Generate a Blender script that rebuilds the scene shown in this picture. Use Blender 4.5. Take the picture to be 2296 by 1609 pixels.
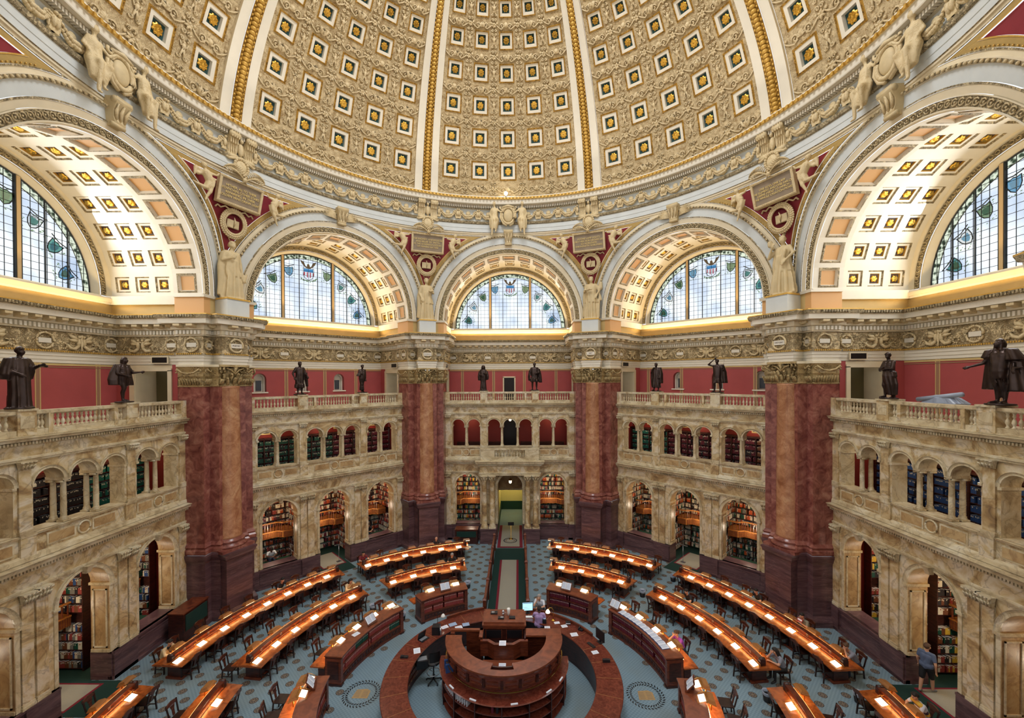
import bpy, bmesh, math, random
import numpy as np
from mathutils import Vector, Matrix
for o in list(bpy.data.objects): bpy.data.objects.remove(o)
SC = bpy.context.scene
COL = SC.collection
PI = math.pi
def rad(a): return a*PI/180
# ------------------------------------------------------------ camera (wide lens, visitors' gallery opposite the entrance)
CAMX, CAMY, EYE = 0.636, -15.476, 11.92
FPX = 942.94
yaw, pit, rol = -.0145, .0072, .0052
c, s = math.cos, math.sin
A = np.array([[c(yaw), -s(yaw), 0], [s(yaw), c(yaw), 0], [0, 0, 1]])
B = np.array([[1, 0, 0], [0, c(pit), -s(pit)], [0, s(pit), c(pit)]])
R_ = np.array([[c(rol), 0, -s(rol)], [0, 1, 0], [s(rol), 0, c(rol)]])
MM = R_ @ B @ A
cam = bpy.data.cameras.new('camera'); camo = bpy.data.objects.new('camera', cam); COL.objects.link(camo)
m = Matrix.Identity(4)
for i in range(3):
    m[i][0] = MM[0][i]; m[i][1] = MM[2][i]; m[i][2] = -MM[1][i]
m[0][3], m[1][3], m[2][3] = CAMX, CAMY, EYE
camo.matrix_world = m
cam.sensor_fit = 'HORIZONTAL'; cam.sensor_width = 36; cam.lens = 36*FPX/2296
cam.shift_x = 0; cam.shift_y = (854.5-804.5)/2296
cam.clip_start = .3; cam.clip_end = 200
SC.camera = camo
# ------------------------------------------------------------ world, exposure
SC.view_settings.view_transform = 'Standard'; SC.view_settings.look = 'None'
SC.view_settings.gamma = 1; SC.view_settings.use_curve_mapping = False
SC.view_settings.exposure = 0.58
W = bpy.data.worlds.new('daylight'); SC.world = W; W.use_nodes = True
W.node_tree.nodes['Background'].inputs[0].default_value = (0.90, 0.95, 1.0, 1)
W.node_tree.nodes['Background'].inputs[1].default_value = 0.85
try:
    SC.cycles.use_denoising = True
    SC.cycles.adaptive_threshold = .03; SC.cycles.max_bounces = 5; SC.cycles.diffuse_bounces = 3; SC.cycles.glossy_bounces = 2
    SC.cycles.transmission_bounces = 2; SC.cycles.transparent_max_bounces = 4
    SC.cycles.sample_clamp_indirect = 4; SC.cycles.caustics_reflective = False; SC.cycles.caustics_refractive = False
except Exception: pass
def area(name, loc, aim, sx, sy, power, col, shape='RECTANGLE', spread=180):
    L = bpy.data.lights.new(name, 'AREA'); L.shape = shape; L.size = sx; L.size_y = sy
    L.energy = power; L.color = col; L.spread = rad(spread)
    o = bpy.data.objects.new(name, L); COL.objects.link(o); o.location = loc
    o.rotation_euler = (Vector(aim)-Vector(loc)).to_track_quat('-Z', 'Y').to_euler()
    return o
def point(name, loc, power, col, r=.1):
    L = bpy.data.lights.new(name, 'POINT'); L.energy = power; L.color = col; L.shadow_soft_size = r
    o = bpy.data.objects.new(name, L); COL.objects.link(o); o.location = loc
    return o
ZS = 16.03      # springing height of the great arches
WF = 14.6       # face plane of the great arches
def bayxy(k, u, w):
    a = rad(45*k); return (w*s(a)+u*c(a), w*c(a)-u*s(a))
# daylight entering by the great windows (one per bay) and the lantern over the dome
for k, p in ((-4, 420), (-3, 380), (-2, 330), (-1, 110), (0, 90), (1, 110), (2, 330), (3, 380)):
    x, y = bayxy(k, 0, 19.3); ax, ay = bayxy(k, 0, 0)
    area('window_daylight', (x, y, 18.0), (ax, ay, 14.5), 8.0, 3.6, p, (.86, .93, 1.0))
area('lantern_daylight', (0, 0, 36.5), (0, 0, 0), 8, 8, 2100, (.95, .97, 1.0), 'DISK')
# lamps on the entablature that wash the coffered vaults, and lamps in the alcoves
for k in range(-4, 4):
    x, y = bayxy(k, 0, 18.85); tx, ty = bayxy(k, 0, 17.2)
    o = area('cove_lamps', (x, y, 15.28), (tx, ty, 21), 9.0, .15, {0: 240, 1: 220}.get(abs(k), 110), (1.0, .70, .32))
    o.rotation_euler = (o.rotation_euler[0], o.rotation_euler[1], o.rotation_euler[2])
for k in range(-2, 3):
    for u in (-3.1, 0, 3.1):
        x, y = bayxy(k, u, 17.6)
        if not (k == 0 and u == 0):
            point('alcove_lamp', (x, y, 4.55), 34, (1.0, .78, .5), .12)
            point('alcove_lamp', (x, y, 2.45), 22, (1.0, .86, .66), .1)
    for u in (-3.3, 0, 3.3):
        x, y = bayxy(k, u, 17.2); point('gallery_lamp', (x, y, 8.9), 22, (1.0, .8, .55), .12)
# floodlights standing on the dome cornice, turned up at the coffers
for i in range(8):
    a = rad(45*i+22.5); area('cornice_floodlight', (13.2*s(a), 13.2*c(a), 24.9), (-5*s(a), -5*c(a), 36), 1.6, 1.0, 60, (1.0, .93, .82))
x, y = bayxy(0, 0, 21.5); point('corridor_lamp', (x, y, 3.6), 75, (1.0, .85, .5), .15)

# ------------------------------------------------------------ materials
MATS = {}
def srgb(r, g, b):
    f = lambda v: (v/255/12.92 if v/255 <= .04045 else ((v/255+.055)/1.055)**2.4)
    return (f(r), f(g), f(b), 1)
def nodes(name):
    mt = bpy.data.materials.new(name); mt.use_nodes = True; nt = mt.node_tree
    return mt, nt, nt.nodes['Principled BSDF']
def plain(name, col, rough=.6, metal=0, var=0, scale=6, bump=0, bscale=30, emit=None, es=0, spec=None):
    mt, nt, b = nodes(name)
    b.inputs['Base Color'].default_value = col; b.inputs['Roughness'].default_value = rough; b.inputs['Metallic'].default_value = metal
    if spec is not None: b.inputs['Specular IOR Level'].default_value = spec
    if var or bump:
        tc = nt.nodes.new('ShaderNodeTexCoord')
    if var:
        n = nt.nodes.new('ShaderNodeTexNoise'); n.inputs['Scale'].default_value = scale; n.inputs['Detail'].default_value = 5
        nt.links.new(tc.outputs['Object'], n.inputs['Vector'])
        r = nt.nodes.new('ShaderNodeValToRGB')
        r.color_ramp.elements[0].position = .3; r.color_ramp.elements[1].position = .7
        r.color_ramp.elements[0].color = tuple(v*(1-var) for v in col[:3])+(1,)
        r.color_ramp.elements[1].color = tuple(min(1, v*(1+var)) for v in col[:3])+(1,)
        nt.links.new(n.outputs['Fac'], r.inputs['Fac']); nt.links.new(r.outputs['Color'], b.inputs['Base Color'])
    if bump:
        n = nt.nodes.new('ShaderNodeTexNoise'); n.inputs['Scale'].default_value = bscale; n.inputs['Detail'].default_value = 4
        nt.links.new(tc.outputs['Object'], n.inputs['Vector'])
        bp = nt.nodes.new('ShaderNodeBump'); bp.inputs['Strength'].default_value = bump; bp.inputs['Distance'].default_value = .05
        nt.links.new(n.outputs['Fac'], bp.inputs['Height']); nt.links.new(bp.outputs['Normal'], b.inputs['Normal'])
    if emit:
        b.inputs['Emission Color'].default_value = emit; b.inputs['Emission Strength'].default_value = es
    MATS[name] = mt; return mt
def marble(name, stops, scale=1.2, dist=2.5, vein=None, rough=.3, stretch=(1, 1, 1), vs=1.0):
    """veined stone: warped noise through a ramp, thin darker veins on top"""
    mt, nt, b = nodes(name); N = nt.nodes; Lk = nt.links
    tc = N.new('ShaderNodeTexCoord'); mp = N.new('ShaderNodeMapping'); mp.inputs['Scale'].default_value = stretch
    g = N.new('ShaderNodeNewGeometry')
    oi = N.new('ShaderNodeObjectInfo'); vadd = N.new('ShaderNodeVectorMath'); vadd.operation = 'ADD'
    vm = N.new('ShaderNodeVectorMath'); vm.operation = 'SCALE'; vm.inputs['Scale'].default_value = 30
    cx = N.new('ShaderNodeCombineXYZ'); Lk.new(oi.outputs['Random'], cx.inputs[0]); Lk.new(oi.outputs['Random'], cx.inputs[1])
    Lk.new(cx.outputs[0], vm.inputs[0]); Lk.new(tc.outputs['Object'], vadd.inputs[0]); Lk.new(vm.outputs[0], vadd.inputs[1])
    Lk.new(vadd.outputs[0], mp.inputs['Vector'])
    n1 = N.new('ShaderNodeTexNoise'); n1.inputs['Scale'].default_value = scale; n1.inputs['Detail'].default_value = 8
    n1.inputs['Distortion'].default_value = dist; n1.inputs['Roughness'].default_value = .62
    Lk.new(mp.outputs[0], n1.inputs['Vector'])
    r = N.new('ShaderNodeValToRGB'); cr = r.color_ramp
    cr.elements[0].position = stops[0][0]; cr.elements[0].color = stops[0][1]
    cr.elements[1].position = stops[-1][0]; cr.elements[1].color = stops[-1][1]
    for p, cc in stops[1:-1]:
        e_ = cr.elements.new(p); e_.color = cc
    Lk.new(n1.outputs['Fac'], r.inputs['Fac'])
    out = r.outputs['Color']
    if vein:
        n2 = N.new('ShaderNodeTexNoise'); n2.inputs['Scale'].default_value = scale*1.7*vs; n2.inputs['Detail'].default_value = 6
        n2.inputs['Distortion'].default_value = dist*.8
        Lk.new(mp.outputs[0], n2.inputs['Vector'])
        sb = N.new('ShaderNodeMath'); sb.operation = 'SUBTRACT'; sb.inputs[1].default_value = .5; Lk.new(n2.outputs['Fac'], sb.inputs[0])
        ab = N.new('ShaderNodeMath'); ab.operation = 'ABSOLUTE'; Lk.new(sb.outputs[0], ab.inputs[0])
        r2 = N.new('ShaderNodeValToRGB'); r2.color_ramp.elements[0].position = 0; r2.color_ramp.elements[0].color = (.42, .42, .42, 1)
        r2.color_ramp.elements[1].position = .035; r2.color_ramp.elements[1].color = (0, 0, 0, 1)
        Lk.new(ab.outputs[0], r2.inputs['Fac'])
        mx = N.new('ShaderNodeMixRGB'); mx.inputs['Color2'].default_value = vein
        Lk.new(r2.outputs['Color'], mx.inputs['Fac']); Lk.new(out, mx.inputs['Color1']); out = mx.outputs['Color']
    Lk.new(out, b.inputs['Base Color']); b.inputs['Roughness'].default_value = rough
    MATS[name] = mt; return mt
def relief(name, lo, hi, scale=7, strength=1.0, dist=.12, rough=.6, metal=0, vor=True, lines=None, pos=(.35, .6)):
    """modelled plaster ornament: swirling raised figure in a second tone, with real bump"""
    mt, nt, b = nodes(name); N = nt.nodes; Lk = nt.links
    tc = N.new('ShaderNodeTexCoord')
    n0 = N.new('ShaderNodeTexNoise'); n0.inputs['Scale'].default_value = scale*.8; n0.inputs['Detail'].default_value = 2
    Lk.new(tc.outputs['Object'], n0.inputs['Vector'])
    va = N.new('ShaderNodeVectorMath'); va.operation = 'MULTIPLY_ADD'; va.inputs[1].default_value = (.35, .35, .35)
    Lk.new(n0.outputs['Color'], va.inputs[0]); Lk.new(tc.outputs['Object'], va.inputs[2])
    v = N.new('ShaderNodeTexVoronoi'); v.inputs['Scale'].default_value = scale; v.feature = 'SMOOTH_F1'
    Lk.new(va.outputs[0], v.inputs['Vector'])
    w = N.new('ShaderNodeTexNoise'); w.inputs['Scale'].default_value = scale*1.5; w.inputs['Detail'].default_value = 4; w.inputs['Distortion'].default_value = 3.2
    Lk.new(va.outputs[0], w.inputs['Vector'])
    mxh = N.new('ShaderNodeMath'); mxh.operation = 'MULTIPLY_ADD'; mxh.inputs[1].default_value = -.42
    Lk.new(v.outputs['Distance'], mxh.inputs[0]); Lk.new(w.outputs['Fac'], mxh.inputs[2])
    mr = N.new('ShaderNodeMapRange'); mr.inputs['From Min'].default_value = .06; mr.inputs['From Max'].default_value = .4
    Lk.new(mxh.outputs[0], mr.inputs['Value'])
    r = N.new('ShaderNodeValToRGB'); r.color_ramp.elements[0].color = lo; r.color_ramp.elements[1].color = hi
    r.color_ramp.elements[0].position = .25; r.color_ramp.elements[1].position = .75
    Lk.new(mr.outputs[0], r.inputs['Fac']); Lk.new(r.outputs['Color'], b.inputs['Base Color'])
    bp = N.new('ShaderNodeBump'); bp.inputs['Strength'].default_value = strength; bp.inputs['Distance'].default_value = dist
    Lk.new(mr.outputs[0], bp.inputs['Height']); Lk.new(bp.outputs['Normal'], b.inputs['Normal'])
    b.inputs['Roughness'].default_value = rough; b.inputs['Metallic'].default_value = metal
    MATS[name] = mt; return mt
def wood(name, dark, light, rough=.3, scale=3):
    mt, nt, b = nodes(name); N = nt.nodes; Lk = nt.links
    tc = N.new('ShaderNodeTexCoord'); mp = N.new('ShaderNodeMapping'); mp.inputs['Scale'].default_value = (1, 1, 6)
    Lk.new(tc.outputs['Object'], mp.inputs['Vector'])
    n = N.new('ShaderNodeTexNoise'); n.inputs['Scale'].default_value = scale; n.inputs['Detail'].default_value = 5; n.inputs['Distortion'].default_value = 1.2
    Lk.new(mp.outputs[0], n.inputs['Vector'])
    r = N.new('ShaderNodeValToRGB'); r.color_ramp.elements[0].color = dark; r.color_ramp.elements[1].color = light
    r.color_ramp.elements[0].position = .35; r.color_ramp.elements[1].position = .7
    Lk.new(n.outputs['Fac'], r.inputs['Fac']); Lk.new(r.outputs['Color'], b.inputs['Base Color'])
    b.inputs['Roughness'].default_value = rough
    MATS[name] = mt; return mt

plain('cream', srgb(222, 208, 178), .65, var=.05, scale=2)
plain('white_plaster', srgb(226, 218, 200), .6, var=.03, scale=2)
plain('pale_blue', srgb(204, 208, 206), .6, var=.05, scale=1.5)
plain('tan_panel', srgb(208, 160, 104), .6)
plain('tan_plaster', srgb(196, 168, 112), .65, var=.06, scale=2)
plain('band_gold_tan', srgb(176, 146, 84), .6, var=.06)
plain('crimson', srgb(134, 30, 44), .65, var=.08, scale=3)
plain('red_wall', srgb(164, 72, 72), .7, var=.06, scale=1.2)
plain('red_wall_line', srgb(150, 110, 84), .7)
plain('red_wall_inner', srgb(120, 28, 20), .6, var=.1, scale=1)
plain('olive_dark', srgb(96, 88, 58), .7)
plain('niche_grey', srgb(60, 62, 68), .4)
plain('gold', srgb(214, 168, 74), .32, 1.0, var=.2, scale=20)
plain('gold_paint', srgb(206, 164, 78), .45, .35, var=.12, scale=14)
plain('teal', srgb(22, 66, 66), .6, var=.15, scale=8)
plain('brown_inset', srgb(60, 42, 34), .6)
relief('dome_relief', srgb(164, 134, 88), srgb(208, 186, 144), 4.6, .55, .16, .62)
relief('frieze_relief', srgb(182, 152, 104), srgb(222, 198, 152), 4.5, 1.0, .12, .62)
relief('band_relief', srgb(134, 110, 74), srgb(218, 198, 156), 9, 1.0, .08, .6)
relief('gilt_relief', srgb(96, 66, 24), srgb(206, 158, 72), 8, 1.0, .08, .42, .55)
relief('bronze_capital', srgb(128, 106, 68), srgb(186, 162, 114), 3, .5, .05, .45, .2)
relief('dome_figure', srgb(198, 176, 134), srgb(218, 198, 158), 5, .3, .03, .6)
relief('plaster_figure', srgb(196, 172, 126), srgb(216, 196, 154), 5, .3, .03, .6)
plain('statue_plaster', srgb(204, 184, 142), .6, var=.08, scale=4, bump=.15, bscale=6)
plain('bronze', srgb(62, 50, 46), .34, .75, var=.25, scale=4)
plain('black_bronze', srgb(30, 24, 24), .4, .5)
marble('siena_marble', [(.28, srgb(120, 98, 74)), (.4, srgb(172, 142, 98)), (.5, srgb(204, 182, 138)), (.6, srgb(220, 208, 184)), (.68, srgb(200, 176, 134)), (.78, srgb(160, 126, 82))], .8, 1.6, srgb(96, 76, 62), .32, vs=.8)
marble('siena_pale', [(.3, srgb(162, 140, 104)), (.5, srgb(208, 192, 156)), (.7, srgb(226, 218, 194))], .9, 1.6, srgb(134, 112, 88), .35)
marble('siena_ochre', [(.3, srgb(140, 108, 70)), (.5, srgb(182, 150, 104)), (.7, srgb(206, 182, 138))], .8, 1.4, srgb(120, 84, 52), .35)
marble('red_marble', [(.28, srgb(88, 46, 42)), (.42, srgb(122, 68, 60)), (.55, srgb(146, 90, 78)), (.72, srgb(176, 124, 106))], 2.2, .9, None, .24)
marble('rose_marble', [(.28, srgb(140, 88, 58)), (.5, srgb(182, 130, 94)), (.72, srgb(206, 164, 124))], 1.4, 1.0, srgb(140, 84, 60), .22)
plain('gilt_letter', srgb(236, 210, 140), .5)
plain('tablet_stone', srgb(146, 130, 110), .6, var=.1, scale=3)
marble('purple_marble', [(.3, srgb(66, 46, 50)), (.5, srgb(92, 66, 70)), (.7, srgb(116, 86, 88))], 1.0, .8, srgb(134, 104, 102), .3, stretch=(.5, .5, 4))
wood('wood_dark', srgb(40, 18, 15), srgb(76, 38, 30), .3)
wood('wood_chair', srgb(26, 14, 12), srgb(52, 28, 22), .3)
wood('wood_chair_back', srgb(50, 24, 18), srgb(96, 50, 36), .3)
wood('wood_desk', srgb(116, 56, 22), srgb(170, 92, 38), .25)
wood('wood_top', srgb(104, 52, 32), srgb(138, 74, 46), .28)
wood('wood_mid', srgb(78, 34, 22), srgb(124, 62, 38), .3)
wood('wood_red', srgb(88, 38, 28), srgb(120, 60, 44), .2, 7)
wood('wood_hood', srgb(134, 86, 40), srgb(164, 110, 56), .4)
wood('wood_honey', srgb(140, 84, 34), srgb(190, 124, 56), .35)
plain('leather_black', srgb(22, 20, 22), .5)
plain('steel', srgb(190, 192, 198), .25, .9)
plain('brass', srgb(214, 168, 80), .25, 1.0)
plain('paper', srgb(228, 230, 238), .8)
plain('paper_cream', srgb(232, 216, 180), .8)
plain('ink_blue', srgb(150, 170, 200), .8)
plain('black_plastic', srgb(22, 22, 26), .4)
plain('grey_plastic', srgb(120, 124, 130), .5)
plain('carpet_green', srgb(10, 48, 42), .95, var=.15, scale=40)
plain('carpet_red', srgb(116, 18, 38), .95)
plain('carpet_cream', srgb(150, 146, 132), .95, var=.08, scale=60)
plain('medallion_dark', srgb(58, 56, 60), .95)
plain('medallion_tan', srgb(126, 112, 96), .95)
plain('emblem_tan', srgb(170, 140, 96), .95)
plain('green_paint', srgb(22, 60, 44), .6)
plain('wall_cream', srgb(206, 198, 140), .7)
plain('bin_liner', srgb(150, 160, 178), .3)
plain('lead', srgb(40, 46, 52), .6)
plain('mullion', srgb(206, 178, 134), .6)
plain('lamp_glow', srgb(255, 220, 150), .5, emit=(1, .78, .42, 1), es=7)
plain('lamp_patch_white', srgb(255, 246, 225), .5, emit=(1, .84, .58, 1), es=2.0)  # lantern glass and lamp shade, also the added light-patch panes
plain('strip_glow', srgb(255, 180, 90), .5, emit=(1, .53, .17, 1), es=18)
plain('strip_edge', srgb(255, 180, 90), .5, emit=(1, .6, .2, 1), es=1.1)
plain('bulb', srgb(255, 240, 210), .5, emit=(1, .88, .66, 1), es=30)
plain('screen_glow', srgb(160, 210, 240), .4, emit=(.35, .66, .85, 1), es=.9)
plain('white_enamel', srgb(236, 234, 228), .4)
for nm, cc in dict(book_red=(150, 62, 58), book_green=(18, 74, 60), book_maroon=(96, 20, 40), book_brown=(110, 62, 36), book_white=(214, 208, 190),
                   book_blue=(40, 74, 130), book_black=(34, 30, 34), book_orange=(190, 84, 40), book_yellow=(214, 176, 60), book_grey=(120, 120, 116), book_teal=(16, 96, 84)).items():
    plain(nm, srgb(*cc), .55)
# blue-grey carpet with a fine grid
mt, nt, b = nodes('carpet'); N = nt.nodes; Lk = nt.links
tc = N.new('ShaderNodeTexCoord'); br = N.new('ShaderNodeTexChecker'); br.inputs['Scale'].default_value = 14
br.inputs['Color1'].default_value = srgb(112, 136, 150); br.inputs['Color2'].default_value = srgb(126, 150, 163)
Lk.new(tc.outputs['Object'], br.inputs['Vector']); n = N.new('ShaderNodeTexNoise'); n.inputs['Scale'].default_value = .5; Lk.new(tc.outputs['Object'], n.inputs['Vector'])
mx = N.new('ShaderNodeMixRGB'); mx.inputs['Color2'].default_value = srgb(120, 128, 122); mr = N.new('ShaderNodeMapRange'); mr.inputs['From Min'].default_value = .45; mr.inputs['From Max'].default_value = .75; mr.inputs['To Max'].default_value = .5
Lk.new(n.outputs['Fac'], mr.inputs['Value']); Lk.new(mr.outputs[0], mx.inputs['Fac']); Lk.new(br.outputs['Color'], mx.inputs['Color1']); Lk.new(mx.outputs['Color'], b.inputs['Base Color'])
b.inputs['Roughness'].default_value = .95; MATS['carpet'] = mt

# ------------------------------------------------------------ mesh helpers
class MB:
    def __init__(self, T=None): self.v = []; self.f = []; self.m = []; self.sm = []; self.mats = []; self.T = T
    def mi(self, name):
        if name not in self.mats: self.mats.append(name)
        return self.mats.index(name)
    def add(self, vs, fs, mat, smooth=False, T=None):
        T = T or self.T; o = len(self.v)
        if T: vs = [T(*p) for p in vs]
        self.v += [tuple(p) for p in vs]
        mi = self.mi(mat) if isinstance(mat, str) else None
        for i, f in enumerate(fs):
            self.f.append([o+a for a in f]); self.m.append(mi if mi is not None else self.mi(mat[i])); self.sm.append(smooth)
    def box(self, x0, x1, y0, y1, z0, z1, mat, T=None):
        vs = [(x0, y0, z0), (x1, y0, z0), (x1, y1, z0), (x0, y1, z0), (x0, y0, z1), (x1, y0, z1), (x1, y1, z1), (x0, y1, z1)]
        self.add(vs, [(3, 2, 1, 0), (4, 5, 6, 7), (0, 1, 5, 4), (1, 2, 6, 5), (2, 3, 7, 6), (3, 0, 4, 7)], mat, T=T)
    def frustum(self, x0, x1, y0, y1, z0, a0, a1, b0, b1, z1, mat, T=None):
        vs = [(x0, y0, z0), (x1, y0, z0), (x1, y1, z0), (x0, y1, z0), (a0, b0, z1), (a1, b0, z1), (a1, b1, z1), (a0, b1, z1)]
        self.add(vs, [(3, 2, 1, 0), (4, 5, 6, 7), (0, 1, 5, 4), (1, 2, 6, 5), (2, 3, 7, 6), (3, 0, 4, 7)], mat, T=T)
    def grid(self, fn, nu, nv, mat, smooth=True, cu=False, cv=False, flip=False):
        vs = [fn(i/nu, j/nv) for j in range(nv+(0 if cv else 1)) for i in range(nu+(0 if cu else 1))]
        n = nu+(0 if cu else 1); mm = nv+(0 if cv else 1); fs = []
        for j in range(nv):
            for i in range(nu):
                q = (j*n+i, j*n+(i+1) % n, ((j+1) % mm)*n+(i+1) % n, ((j+1) % mm)*n+i)
                fs.append(q[::-1] if flip else q)
        self.add(vs, fs, mat, smooth)
    def lathe(self, prof, n, cx, cy, mat, smooth=True, a0=0, a1=2*PI, cap=True, ripple=None):
        full = abs(a1-a0-2*PI) < 1e-6; k = n if full else n+1
        vs = []
        for (r, z) in prof:
            for i in range(k):
                a = a0+(a1-a0)*i/n; rr = r*(1+(ripple(a, z) if ripple else 0)); vs.append((cx+rr*c(a), cy+rr*s(a), z))
        fs = []
        mats = []
        for j in range(len(prof)-1):
            for i in range(n):
                i2 = (i+1) % k if full else i+1
                fs.append((j*k+i, j*k+i2, (j+1)*k+i2, (j+1)*k+i)); mats.append(mat if isinstance(mat, str) else mat[j])
        if cap and full:
            fs.append(tuple(reversed(range(k)))); mats.append(mat if isinstance(mat, str) else mat[0])
            fs.append(tuple(range((len(prof)-1)*k, len(prof)*k))); mats.append(mat if isinstance(mat, str) else mat[-1])
        self.add(vs, fs, mats, smooth)
    def tube(self, pts, r, n=8, mat='gold', closed=False, cap=True):
        P = [Vector(p) for p in pts]; L = len(P); vs = []; up = Vector((0, 0, 1))
        rs = r if isinstance(r, (list, tuple)) else [r]*L
        for i in range(L):
            d = (P[(i+1) % L]-P[i-1]) if closed else (P[min(i+1, L-1)]-P[max(i-1, 0)])
            if d.length < 1e-9: d = Vector((0, 0, 1))
            d.normalize(); u_ = up if abs(d.z) < .95 else Vector((1, 0, 0))
            a = d.cross(u_).normalized(); b2 = d.cross(a)
            for j in range(n):
                t = 2*PI*j/n; vs.append(tuple(P[i]+a*(rs[i]*c(t))+b2*(rs[i]*s(t))))
        fs = []
        for i in range(L if closed else L-1):
            for j in range(n):
                i2 = (i+1) % L; fs.append((i*n+j, i*n+(j+1) % n, i2*n+(j+1) % n, i2*n+j))
        if cap and not closed: fs += [tuple(reversed(range(n))), tuple(range((L-1)*n, L*n))]
        self.add(vs, fs, mat, True)
    def ball(self, p, r, mat, n=8, k=5):
        rx, ry, rz = r if isinstance(r, (tuple, list)) else (r, r, r); vs = []; fs = []
        for j in range(k+1):
            a = -PI/2+PI*j/k
            for i in range(n):
                b2 = 2*PI*i/n; vs.append((p[0]+rx*c(a)*c(b2), p[1]+ry*c(a)*s(b2), p[2]+rz*s(a)))
        for j in range(k):
            for i in range(n): fs.append((j*n+i, j*n+(i+1) % n, (j+1)*n+(i+1) % n, (j+1)*n+i))
        self.add(vs, fs, mat, True)
    def sweep(self, path, prof, mat, closed=False, smooth=False, cap=True):
        """path [(x,y)], prof [(out,z)]; out is to the LEFT of travel. mat str or list per profile segment"""
        L = len(path); vs = []; np_ = len(prof)
        def nrm(a, b): d = Vector((b[0]-a[0], b[1]-a[1])); d.normalize(); return Vector((-d.y, d.x))
        for i in range(L):
            if closed: n1 = nrm(path[i-1], path[i]); n2 = nrm(path[i], path[(i+1) % L])
            else:
                n1 = nrm(path[max(i-1, 0)], path[max(i-1, 0)+1]); n2 = nrm(path[min(i, L-2)], path[min(i, L-2)+1])
            mv = n1+n2; mv = mv*(1/max(.25, (1+n1.dot(n2))))
            for (o, z) in prof: vs.append((path[i][0]+mv.x*o, path[i][1]+mv.y*o, z))
        fs = []; ms = []
        for i in range(L if closed else L-1):
            for j in range(np_-1):
                i2 = (i+1) % L; fs.append((i*np_+j, i2*np_+j, i2*np_+j+1, i*np_+j+1)); ms.append(mat if isinstance(mat, str) else mat[j])
        if cap and not closed and np_ > 2:
            mm = mat if isinstance(mat, str) else mat[0]
            fs += [tuple(range(np_)), tuple(reversed(range((L-1)*np_, L*np_)))]; ms += [mm, mm]
        self.add(vs, fs, ms, smooth)
    def dents(self, path, o0, o1, z0, z1, step, frac, mat, closed=False, taper=0):
        """small blocks repeated along a path (dentils, modillions, beads)"""
        L = len(path)
        for i in range(L if closed else L-1):
            a = Vector(path[i]); b2 = Vector(path[(i+1) % L]); d = b2-a; ln = d.length
            if ln < step*.6: continue
            d.normalize(); nn = Vector((-d.y, d.x)); k = max(1, int(ln/step)); st = ln/k
            for j in range(k):
                p = a+d*(st*(j+.5)); h = st*frac/2
                vs = [p+nn*o0-d*h, p+nn*o0+d*h, p+nn*o1+d*h, p+nn*o1-d*h]
                v3 = [(q.x, q.y, z0+(taper if t > 1 else 0)) for t, q in enumerate(vs)]+[(q.x, q.y, z1) for q in vs]
                self.add(v3, [(3, 2, 1, 0), (4, 5, 6, 7), (0, 1, 5, 4), (1, 2, 6, 5), (2, 3, 7, 6), (3, 0, 4, 7)], mat)
    def build(self, name, parent=None, loc=None, rz=None):
        me = bpy.data.meshes.new(name); me.from_pydata(self.v, [], self.f)
        for mn in self.mats: me.materials.append(MATS[mn])
        me.polygons.foreach_set('material_index', self.m); me.polygons.foreach_set('use_smooth', self.sm)
        me.update()
        o = bpy.data.objects.new(name, me); COL.objects.link(o)
        if parent: o.parent = parent
        if loc: o.location = loc
        if rz is not None: o.rotation_euler = (0, 0, rz)
        return o
def empty(name, loc=(0, 0, 0), rz=0, parent=None):
    o = bpy.data.objects.new(name, None); COL.objects.link(o); o.location = loc; o.rotation_euler = (0, 0, rz)
    o.empty_display_size = .2
    if parent: o.parent = parent
    return o
def tag(o, label, cat, group=None):
    o['label'] = label; o['category'] = cat
    if group: o['group'] = group
    return o
def struct(o): o['kind'] = 'structure'; return o
def stuff(o): o['kind'] = 'stuff'; return o
KIDS = {}
def kids(o): return [x for x in o.children]
def copy_tree(o, parent=None, loc=None, rz=None):
    q = o.copy(); COL.objects.link(q); q.parent = parent
    if loc is not None: q.location = loc
    if rz is not None: q.rotation_euler = (0, 0, rz)
    for ch in o.children:
        copy_tree(ch, q)
    return q
def share(o, parent, loc=(0, 0, 0), rz=0, name=None):
    q = bpy.data.objects.new(name or o.name.split('.')[0], o.data); COL.objects.link(q); q.parent = parent; q.location = loc; q.rotation_euler = (0, 0, rz)
    return q
ORD = ['nearest', 'second', 'third', 'fourth', 'fifth', 'sixth', 'seventh', 'eighth', 'ninth', 'tenth', 'eleventh', 'twelfth']
ORD1 = ['first']+ORD[1:]
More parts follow.
